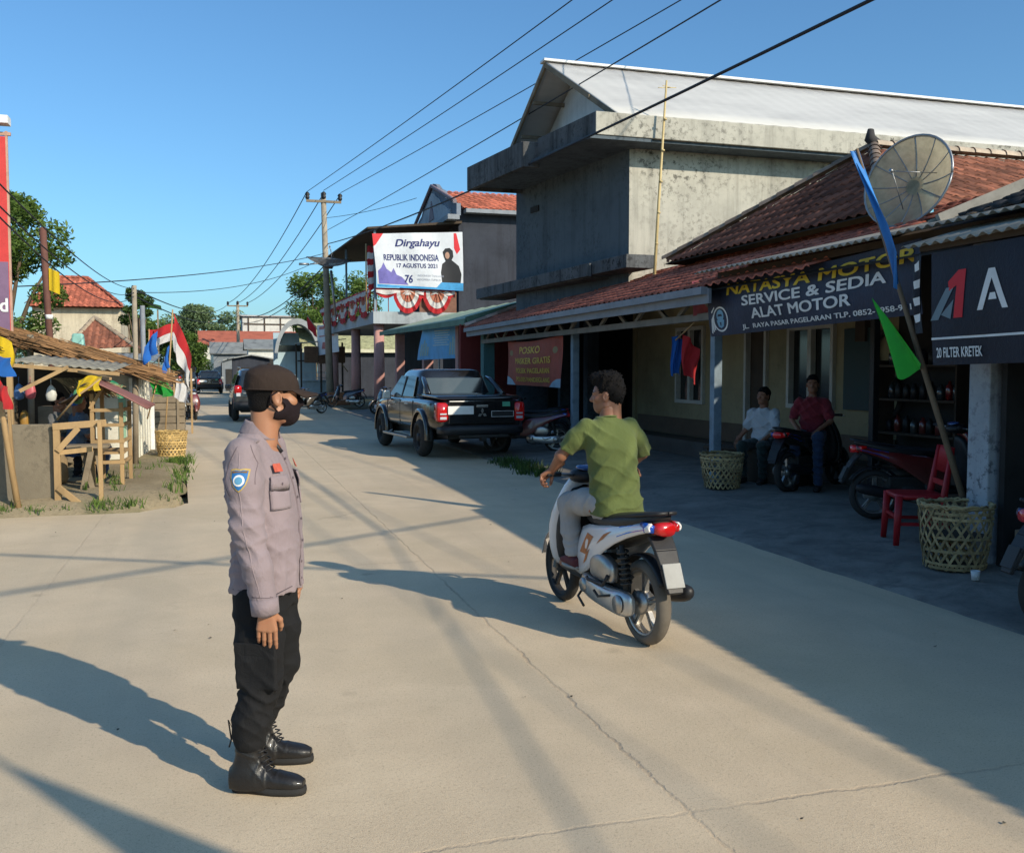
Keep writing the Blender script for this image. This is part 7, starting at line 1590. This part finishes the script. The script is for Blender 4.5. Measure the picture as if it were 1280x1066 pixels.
# boots
for ax, ay, yaw in ((-.052, -.13, -2), (-.105, .16, 6)):
    B = Matrix.Translation((ax, ay, 0)) @ Matrix.Rotation(R(yaw), 4, 'Z')
    s = SDF((-.12, -.08, -.01), (.26, .08, .33), .004)
    s.loft([(.02, -.0, 0, .062, .046), (.09, -.005, 0, .064, .048), (.16, .0, 0, .056, .048), (.27, .0, 0, .06, .052)], 2, 2.3, 0)
    s.loft([(-.07, 0, .05, .035, .04), (-.04, 0, .055, .045, .05), (.05, 0, .06, .046, .05), (.12, 0, .052, .047, .038), (.18, 0, .047, .046, .031), (.212, 0, .044, .037, .024), (.228, 0, .042, .02, .014)], 0, 2.3, .045)
    s.cut((0, 0, -1), -.022); s.fold(.0035, [(70, 5, 60, 0), (90, 0, -20, 1)], (.07, 0, .1), (.09, .08, .09)); s.fold(.003, [(10, 10, 120, 0)], (0, 0, .2), (.1, .1, .07))
    bt = sdf_obj('boot', [(s, B)], M_boot, cop)
    b = MB(); rings = []
    for z, g in ((.0, .0), (.012, .003), (.03, .001)):
        ring = []
        for i in range(36):
            a = 2 * math.pi * i / 36; x = .079 + math.cos(a) * (.155 + g); w_ = .045 + g + .008 * math.cos(a - .5); y = math.copysign(abs(math.sin(a)) ** .75, math.sin(a)) * w_
            if .0 < x < .08 and z == 0: pass
            ring.append(B @ V((x, y, z + (.012 if -.0 < x < .06 and z < .005 else 0) + (.004 if i % 2 and z < .005 else 0))))
        rings.append(ring)
    b.loft(rings); b.build('sole', M_sole, bt)
    b = MB()
    for i in range(8):
        z = .10 + i * .018; x = .082 - i * .004 if i > 2 else .10 - i * .008; b.tube([B @ V((x - .02, -.03, z)), B @ V((x + .006 - .0 * i, 0, z + .008)), B @ V((x - .02, .03, z))], .0032, 5)
    b.build('laces', M_black, bt)
    b = MB(); b.tube([B @ V((-.062, -.012, .26)), B @ V((-.082, -.014, .3)), B @ V((-.07, -.016, .22)), B @ V((-.078, -.02, .19))], .0035, 5); b.build('pull_loop', M_black, bt)
# ================================================================== the rider (scooter's own frame: +x ahead)
rider = empty('person', (2.5, 6.10, 0), R(94.5), 'young man in green T-shirt and pale jeans riding the white scooter', 'person')
M_green = cloth('olive_green_jersey', (.105, .132, .04), .9, .2, 4, .1); M_jeans = cloth('pale_grey_denim', (.34, .335, .33), .9, .18, 6, .1); M_shoe = mat('maroon_canvas_shoe', (.12, .03, .035), .8, var=.3)
RM = Matrix.Translation((-.07, .0, 1.56)) @ Matrix.Rotation(R(52), 4, 'Z') @ Matrix.Rotation(R(4), 4, 'Y')
LS, LE, LW = (-.09, .162, 1.345), (.02, .30, 1.15), (.125, .315, 1.045)
RS, RE_, RW_ = (-.09, -.162, 1.345), (-.0, -.315, 1.15), (.125, -.29, 1.05)
s = SDF((-.42, -.45, .3), (.5, .45, 1.5), .006)
s.loft([(.80, -.2, 0, .12, .16), (1.0, -.17, 0, .10, .14), (1.22, -.12, 0, .10, .16), (1.34, -.09, 0, .08, .16), (1.40, -.08, 0, .06, .08)], 2, 2.3); s.cap((-.09, 0, 1.36), (-.085, 0, 1.46), .057, .055, .03)
s.chain([LS, LE, LW], [.048, .038, .027], .02); s.chain([RS, RE_, RW_], [.048, .038, .027], .02)
for q in (1, -1): s.chain([(-.2, q * .1, .84), (.16, q * .17, .80), (.1, q * .16, .44)], [.085, .058, .042], .03); s.cap((.1, q * .16, .40), (.26, q * .17, .37), .035, .03, .02)
lh = hand_sdf(LW, (.25, .35, -.35), (.45, -.1, .8), .3, True, thumb_side=(.2, -1, 0)); rh = hand_sdf(RW_, (.25, -.35, -.35), (.45, .1, .8), .3, True, thumb_side=(.2, 1, 0))
sdf_obj('body', [s, (head_sdf(.0035), RM), lh, rh], M_skin2, rider); face_parts(rider, RM)
s = SDF((-.15, -.12, -.12), (.15, .12, .2), .0035); s.ell((-.02, 0, .045), (.106, .086, .102), 0); s.ell((.0, 0, .115), (.095, .075, .045), .04); s.ell((.055, 0, .112), (.05, .055, .038), .03); s.ell((-.065, 0, -.02), (.048, .058, .05), .03); s.ell((.075, 0, -.0), (.055, .12, .075), 0, mode='s'); s.ell((.02, 0, -.055), (.055, .12, .06), 0, mode='s')
for q in (1, -1): s.ell((-.004, q * .085, -.014), (.028, .03, .04), 0, mode='s')
s.fold(.006, [(60, 40, 30, 0), (20, 70, 50, 1), (80, -30, 60, 2)], (0, 0, .09), (.2, .2, .13)); sdf_obj('hair', [(s, RM)], M_hair, rider)
def tufts(o, n, L, seed, lean=(-.4, 0, -.6)):
    rnd = random.Random(seed); me = o.data; b = MB(); vs = me.vertices; C = sum((v.co for v in vs), V()) / len(vs)
    for i in range(n):
        v = vs[rnd.randrange(len(vs))]; nn = (v.co - C).normalized()
        d = (nn * rnd.uniform(.25, .7) + V(lean) * rnd.uniform(.3, 1) + V((rnd.gauss(0, .18), rnd.gauss(0, .18), rnd.gauss(0, .15)))).normalized(); l = L * rnd.uniform(.6, 1.3)
        b.tube([v.co - nn * .006, v.co + (nn * .5 + d * .5) * l * .5, v.co + d * l], [.0055, .004, .0008], 5, cap=False)
    return b.build('hair_strands', M_hair, o)
tufts(bpy.data.objects['hair.001'], 380, .012, 4, (.5, 0, .35))
# T-shirt
s = SDF((-.42, -.48, .72), (.25, .48, 1.46), .0055)
s.loft([(.77, -.225, 0, .15, .18), (.85, -.215, 0, .15, .18), (.95, -.19, 0, .132, .168), (1.08, -.165, 0, .125, .172), (1.2, -.14, 0, .122, .18), (1.3, -.115, 0, .112, .182), (1.36, -.10, 0, .09, .15), (1.395, -.09, 0, .07, .105), (1.415, -.085, 0, .06, .07)], 2, 2.4, 0)
def sleeve(S, E, f, r0, r1):
    S, E = V(S), V(E); m = S.lerp(E, f); s.chain([tuple(S), tuple(S.lerp(E, f * .5)), tuple(m)], [r0, (r0 + r1) / 2 + .004, r1], .035)
    d = (E - S).normalized(); s.cut((d.x, d.y, d.z), d.dot(m), [min(S[i], E[i]) - .12 for i in range(3)] if False else [m[0] - .14, m[1] - .14 if m[1] < 0 else .24, m[2] - .14], [m[0] + .16, -.24 if m[1] < 0 else m[1] + .14, m[2] + .1])
sleeve(LS, LE, .80, .062, .062); sleeve(RS, RE_, .98, .062, .066)
s.fold(.008, [(4, 24, 13, .4), (10, 12, -30, 2)], (-.27, .06, 1.04), (.3, .24, .3)); s.fold(.007, [(6, -20, 22, 1.9), (30, 30, 10, 1)], (-.25, -.1, 1.08), (.3, .2, .26)); s.fold(.008, [(6, 10, 42, 0)], (-.24, 0, .86), (.3, .26, .13)); s.fold(.006, [(10, -30, 30, 1)], (-.15, .1, 1.3), (.2, .2, .14)); s.fold(.007, [(30, 24, 30, 0)], LE, (.16, .16, .2)); s.fold(.007, [(30, -24, 30, 0)], RE_, (.16, .16, .2))
ts = sdf_obj('shirt', [s], M_green, rider)
b = MB(); b.tube([(-.088 + .064 * math.cos(a), .068 * math.sin(a), 1.408 + .012 * -math.cos(a)) for a in [2 * math.pi * i / 32 for i in range(33)]], .007, 6); b.build('neck_rib', M_green, ts)
# jeans
s = SDF((-.42, -.32, .36), (.34, .32, .96), .0055)
s.loft([(.745, -.225, 0, .11, .15), (.82, -.215, 0, .115, .150), (.9, -.2, 0, .105, .14)], 2, 2.5, 0)
for q in (1, -1): s.chain([(-.2, q * .095, .845), (-.02, q * .135, .835), (.16, q * .17, .80)], [.096, .09, .078], .03); s.chain([(.16, q * .17, .80), (.14, q * .168, .62), (.105, q * .16, .45)], [.078, .066, .06], .03)
s.cut((0, 0, -1), -.445); s.fold(.008, [(40, 10, 14, 0), (30, -20, 30, 1)], (.1, .16, .8), (.2, .16, .14)); s.fold(.007, [(10, 10, 60, 0), (-14, 12, 44, 1)], (.1, .16, .53), (.16, .14, .16)); s.fold(.008, [(30, 14, 20, 1)], (-.15, .1, .83), (.2, .2, .12))
s.fold(.007, [(10, 10, 60, 0), (40, 12, 24, 1)], (.1, -.16, .65), (.2, .16, .25)); sdf_obj('jeans', [s], M_jeans, rider)
for q in (1, -1):
    B = Matrix.Translation((.1, q * .165, .368)) @ Matrix.Rotation(R(-3 * q), 4, 'Z'); s = SDF((-.12, -.07, -.02), (.24, .07, .14), .005)
    s.loft([(-.07, 0, .035, .035, .03), (-.03, 0, .045, .042, .042), (.04, 0, .045, .042, .04), (.12, 0, .032, .044, .028), (.18, 0, .024, .036, .02), (.2, 0, .02, .02, .012)], 0, 2.4, 0); s.cut((0, 0, -1), -.004)
    sh = sdf_obj('shoe', [(s, B)], M_shoe, rider)
    k = MB(); k.loft([[B @ V((.065 + math.cos(2 * math.pi * i / 30) * .137, math.sin(2 * math.pi * i / 30) * .044, z)) for i in range(30)] for z in (-.008, .012)]); k.build('sole', M_plate, sh)

# ================================================================== seated men on the porch and figures in the stall
def sitter(label, loc, rz, shirt, pants, seat=.5, lean=0., turn=0., cap_m=None, lit=1, arms=0, skin=M_skin2, coarse=.009):
    o = empty('person', loc, rz, label, 'person'); H = Matrix.Translation((lean * .6, 0, seat + .74)) @ Matrix.Rotation(R(turn), 4, 'Z')
    s = SDF((-.3, -.42, -.02), (.75, .42, seat + .66), coarse)
    s.loft([(seat + .0, -.02, 0, .1, .15), (seat + .3, lean * .3, 0, .09, .14), (seat + .5, lean * .6, 0, .08, .15), (seat + .57, lean * .6, 0, .05, .06)], 2, 2.3); s.cap((lean * .55, 0, seat + .52), (lean * .6, 0, seat + .64), .055, .052, .03)
    hands = []
    for q in (1, -1):
        S = (lean * .55, q * .17, seat + .5); E = (.08 + .06 * (q > 0), q * (.26 if not arms else .24), seat + .25); W = (.3, q * .13, seat + .13) if not arms or q > 0 else (.2, q * .32, seat + .1)
        s.chain([S, E, W], [.045, .036, .027], .02); hands.append(hand_sdf(W, (1, -q * .3, -.5), (.3, 0, 1), .35, False, .004, thumb_side=(0, -q, 0)))
        s.chain([(0, q * .09, seat + .05), (.4, q * .15, seat + .04), (.36, q * .15, .1)], [.075, .055, .04], .03); s.cap((.36, q * .15, .05), (.5, q * .16, .035), .04, .03, .02)
    sdf_obj('body', [s, (head_sdf(.005), H)] + hands, skin, o); face_parts(o, H)
    s = SDF((-.16, -.12, -.12), (.16, .12, .18), .005); s.ell((-.02, 0, .04), (.105, .086, .1), 0); s.ell((-.06, 0, -.03), (.05, .06, .05), .02); s.ell((.075, 0, -.01), (.055, .12, .075), 0, mode='s'); s.ell((.02, 0, -.055), (.055, .12, .06), 0, mode='s')
    for q in (1, -1): s.ell((-.004, q * .085, -.014), (.028, .03, .04), 0, mode='s')
    s.fold(.004, [(60, 40, 30, 0), (20, 70, 50, 1)]); sdf_obj('helmet' if cap_m else 'hair', [(s, H)], cap_m or M_hair, o)
    s = SDF((-.32, -.42, seat - .05), (.34, .42, seat + .64), .008); s.loft([(seat + .02, -.02, 0, .14, .175), (seat + .25, lean * .25, 0, .128, .165), (seat + .42, lean * .5, 0, .12, .19), (seat + .52, lean * .6, 0, .085, .15), (seat + .575, lean * .6, 0, .06, .07)], 2, 2.4, 0)
    for q in (1, -1):
        S = V((lean * .55, q * .17, seat + .5)); E = V((.08 + .06 * (q > 0), q * (.26 if not arms else .24), seat + .25)); s.chain([tuple(S), tuple(S.lerp(E, .75))], [.07, .068], .03)
    s.fold(.01, [(12, 24, 22, 0), (14, -18, 30, 1)]); sdf_obj('shirt', [s], shirt, o)
    s = SDF((-.25, -.32, .04), (.6, .32, seat + .22), .008); s.loft([(seat - .06, -.02, 0, .13, .17), (seat + .1, -.02, 0, .13, .17)], 2, 2.5, 0)
    for q in (1, -1): s.chain([(0, q * .09, seat + .05), (.4, q * .15, seat + .04), (.36, q * .15, .12)], [.095, .076, .058], .03)
    s.fold(.008, [(30, 14, 26, 0), (-14, 10, 40, 1)]); sdf_obj('trousers', [s], pants, o)
    for q in (1, -1): k = MB(); k.superloft([(.30, q * .15, .05, .04, .045), (.38, q * .15, .05, .045, .045), (.5, q * .16, .035, .045, .03), (.55, q * .16, .03, .025, .018)], 'x', 14); k.build('shoe', M_sole, o)
    return o
sitter('seated man in white T-shirt beside the blue grey porch post', (7.55, 12.25, .12), R(215), cloth('white_jersey', (.5, .52, .55), .9), cloth('dark_green_trousers', (.02, .035, .03)), .5, .05, -10, arms=1)
sitter('seated man in dark red shirt and blue jeans by the porch window', (7.75, 11.35, .12), R(225), cloth('dark_red_jersey', (.2, .02, .03), .9), cloth('dark_blue_denim', (.03, .05, .10)), .68, .06, 8)
sitter('person in grey hooded top sitting inside the market stall', (-2.3, 15.5, .12), R(-20), cloth('grey_hood_cloth', (.12, .12, .12)), M_trousers, .42, .05, 0, skin=M_skin2, coarse=.012)
sitter('person wearing a blue helmet sitting inside the market stall', (-2.05, 15.3, .12), R(30), cloth('denim_blue_jacket', (.10, .14, .2)), cloth('dark_blue_denim', (.03, .05, .10)), .42, .12, 0, cap_m=mat('blue_helmet_shell', (.02, .12, .5), .25, coat=1), coarse=.012)
# ------------------------------------------------------------------ workshop clutter deep in the porch shade
o = empty('tool_shelf', (8.75, 10.4, .42), 0, 'dark shelf of oil bottles against the workshop wall behind the red chair', 'shelf'); rnd = random.Random(12)
b = MB()
for z in (.0, .45, .9, 1.35): b.box((0, 0, z + .02), (.3, 1.5, .03))
for y in (-.75, .75): b.box((0, y, .72), (.3, .03, 1.45))
b.build('frame_board', M_wooddark, o)
for z in (.45, .9, 1.35):
    for i in range(9):
        b = MB(); y = -.62 + i * .155 + rnd.uniform(-.02, .02); h = rnd.uniform(.16, .24); b.superloft([(z + .036, 0, y, .04, .05), (z + .036 + h * .75, 0, y, .04, .05), (z + .036 + h * .85, 0, y, .02, .02), (z + .036 + h, 0, y, .018, .018)], 'z', 10, 3)
        b.build('oil_bottle', rnd.choice([M_black, M_pgrey, M_wooddark, M_pred, M_plateb]), o)
for i, (y, z, lab) in enumerate(((11.35, 2.0, 'upper spare tyre hanging on the wall beside the oil bottle shelf'), (11.3, 1.35, 'lower spare tyre hanging on the wall beside the oil bottle shelf'))):
    b = MB(); b.lathe([(.27 + .045 * math.cos(a), .045 * math.sin(a)) for a in [2 * math.pi * k / 12 for k in range(12)]], (8.92, y, z), 'x', 30, closed=True); tag(b.build('spare_tyre', M_rub), lab, 'tyre', 'tyres on the workshop wall')
b = MB(); b.box((8.955, 11.95, 1.75), (.04, .75, 1.2)); tag(b.build('notice_board', mat('dark_green_board', (.02, .045, .045), .6)), 'dark green board on the cream wall near the porch window', 'board')
b = MB(); b.box((0, 0, .3), (.5, 1.1, .6)); b.box((0, 0, .62), (.56, 1.2, .05)); tag(b.build('work_bench', M_wooddark, None, (8.3, 9.4, .12), bev=.01), 'low dark work bench deep in the workshop', 'bench')

# unseen street furniture behind the viewpoint, placed to throw its shadows on the near road
o = empty('feather_banner', (2.95, -1.6, 0), 0, 'tall tapering red feather banner on a pole behind the viewpoint', 'banner')
b = MB(); b.tube([(0, 0, 0), (0, 0, 2.5), (.02, 0, 4.05)], [.025, .02, .012], 8); b.build('pole', M_bluegrey, o)
b = MB(); b.grid(lambda a, c: (-.09 * c * 2.8 + a * (.02 + .40 * c * 2.8), .03 * math.sin(a * 6 + c * 5), 4.0 - 2.8 * c), 10, 24); b.build('cloth', M_lred, o, fix=False)
for x, y, lab in ((9.6, -2.6, 'slim cable pole behind the corner stall'), (-8.0, 7.2, 'slim cable pole beside the side road'), (-8.2, -8.2, 'slim cable pole far behind the viewpoint'), (9.6, 1.75, 'slim cable pole at the back of the corner stall')):
    o = empty('cable_pole', (x, y, 0), 0, lab, 'pole', 'slim cable poles'); b = MB(); b.tube([(0, 0, 0), (0, 0, 6.25)], [.07, .05], 8); b.build('pole', M_polewood, o)
wire((9.6, -2.6, 6.1), (-8.0, 7.2, 6.1), .12, .03, 'bundled cable crossing the road ahead of the viewpoint overhead')
wire((9.6, 1.75, 6.1), (-8.2, -8.2, 6.1), .12, .026, 'bundled cable crossing the road behind the viewpoint')
wire((7.15, 1, 5.58), (6.4, -15, 6.0), .1, .013, 'thick cable running on along the shop eaves behind the viewpoint')

# goods in the market stall
rnd = random.Random(21)
for i, (x, y, z, col, lab) in enumerate(((-2.55, 14.9, 1.66, (.5, .1, .12), 'pink plastic bag hanging under the grey stall sheet by the post'), (-2.3, 15.0, 1.62, (.6, .6, .55), 'white plastic bag hanging under the grey stall sheet'), (-1.95, 14.95, 1.58, (.1, .3, .15), 'green plastic bag hanging beside the palm fringe'), (-2.75, 15.2, 1.64, (.1, .2, .4), 'blue plastic bag hanging at the dark end of the stall'))):
    b = MB(); b.tube([(0, 0, 0), (0, 0, -.1)], .004, 5); b.superloft([(-.1, 0, 0, .015, .012), (-.14, .005, 0, .05, .035), (-.24, 0, .005, .075, .05), (-.31, 0, 0, .06, .045), (-.33, 0, 0, .02, .02)], 'z', 14, 2.2)
    tag(b.build('plastic_bag', mat('bag_plastic_' + ('pink', 'white', 'green', 'blue')[i], col, .45), None, (x, y, z)), lab, 'bag')
for x, y, s, lab in ((-2.25, 14.35, 1, 'brown sack leaning inside the timber railing'), (-2.6, 14.2, .85, 'smaller brown sack behind the cement board fence')):
    b = MB(); b.superloft([(0, 0, 0, .2, .15), (.1, 0, 0, .24, .18), (.35, .01, 0, .22, .16), (.5, 0, .01, .13, .1), (.56, 0, 0, .05, .04), (.62, .01, 0, .09, .05)], 'z', 18, 2.4)
    o = b.build('sack', mat('jute_sack', (.28, .2, .11), .95, var=.3, fine=120, bump=.5), None, (x, y, .16)); o.scale = (s, s, s); tag(o, lab, 'sack')
for i, (x, y, z, lab) in enumerate(((-3.05, 15.5, .89, 'lower wooden crate on the stall counter'), (-3.05, 15.5, 1.12, 'upper wooden crate on the stall counter'))):
    b = MB()
    for k in range(4): b.box((0, -.15, .03 + k * .055), (.4, .015, .045)); b.box((0, .15, .03 + k * .055), (.4, .015, .045)); b.box((-.2, 0, .03 + k * .055), (.015, .3, .045)); b.box((.2, 0, .03 + k * .055), (.015, .3, .045))
    b.box((0, 0, .01), (.4, .3, .012)); tag(b.build('slat_crate', M_woodgrey, None, (x, y, z), (0, 0, .1 * i)), lab, 'crate')
# ------------------------------------------------------------------ camera, sky, sun
bpy.context.view_layer.update()
cd = bpy.data.cameras.new('camera'); cam = bpy.data.objects.new('camera', cd); COL.objects.link(cam)
cd.sensor_fit = 'HORIZONTAL'; cd.sensor_width = 36; cd.lens = 1200 / 1280 * 36; cd.clip_start = .05; cd.clip_end = 4000
cam.location = (0, 0, 1.72)
yaw, pit = math.atan(365 / 1200), math.atan(69 / 1200)
cam.rotation_euler = (R(90) - pit, 0, -yaw)
SC.camera = cam
sun_dir = V((.987, -1.567, 1.0)).normalized()
el = math.asin(sun_dir.z); az = math.atan2(sun_dir.x, sun_dir.y)
w = bpy.data.worlds.new('World'); SC.world = w; w.use_nodes = True
nt = w.node_tree; bg = nt.nodes['Background']
sky = nt.nodes.new('ShaderNodeTexSky'); sky.sky_type = 'NISHITA'; sky.sun_disc = False
sky.sun_elevation = el; sky.sun_rotation = az; sky.air_density = SKY_AIR; sky.dust_density = SKY_DUST; sky.ozone_density = SKY_OZ; sky.altitude = 0
hs = nt.nodes.new('ShaderNodeMix'); hs.data_type = 'RGBA'; hs.blend_type = 'MULTIPLY'; hs.inputs[0].default_value = 1; hs.inputs[7].default_value = SKY_T
nt.links.new(sky.outputs[0], hs.inputs[6]); nt.links.new(hs.outputs[2], bg.inputs[0]); bg.inputs[1].default_value = SKY_S
ld = bpy.data.lights.new('sun', 'SUN'); ld.energy = SUN_E; ld.angle = R(.53); ld.color = (1, .88, .70)
lo = bpy.data.objects.new('sun', ld); COL.objects.link(lo); lo.rotation_euler = (-sun_dir).to_track_quat('-Z', 'Y').to_euler()
lo.location = (20, -30, 25)
SC.view_settings.view_transform = 'Standard'; SC.view_settings.look = 'None'; SC.view_settings.exposure = 0; SC.view_settings.gamma = 1
SC.cycles.use_denoising = True
SC.cycles.max_bounces = 6; SC.cycles.diffuse_bounces = 3; SC.cycles.transparent_max_bounces = 12
try: SC.cycles.denoiser = 'OPENIMAGEDENOISE'
except Exception: pass
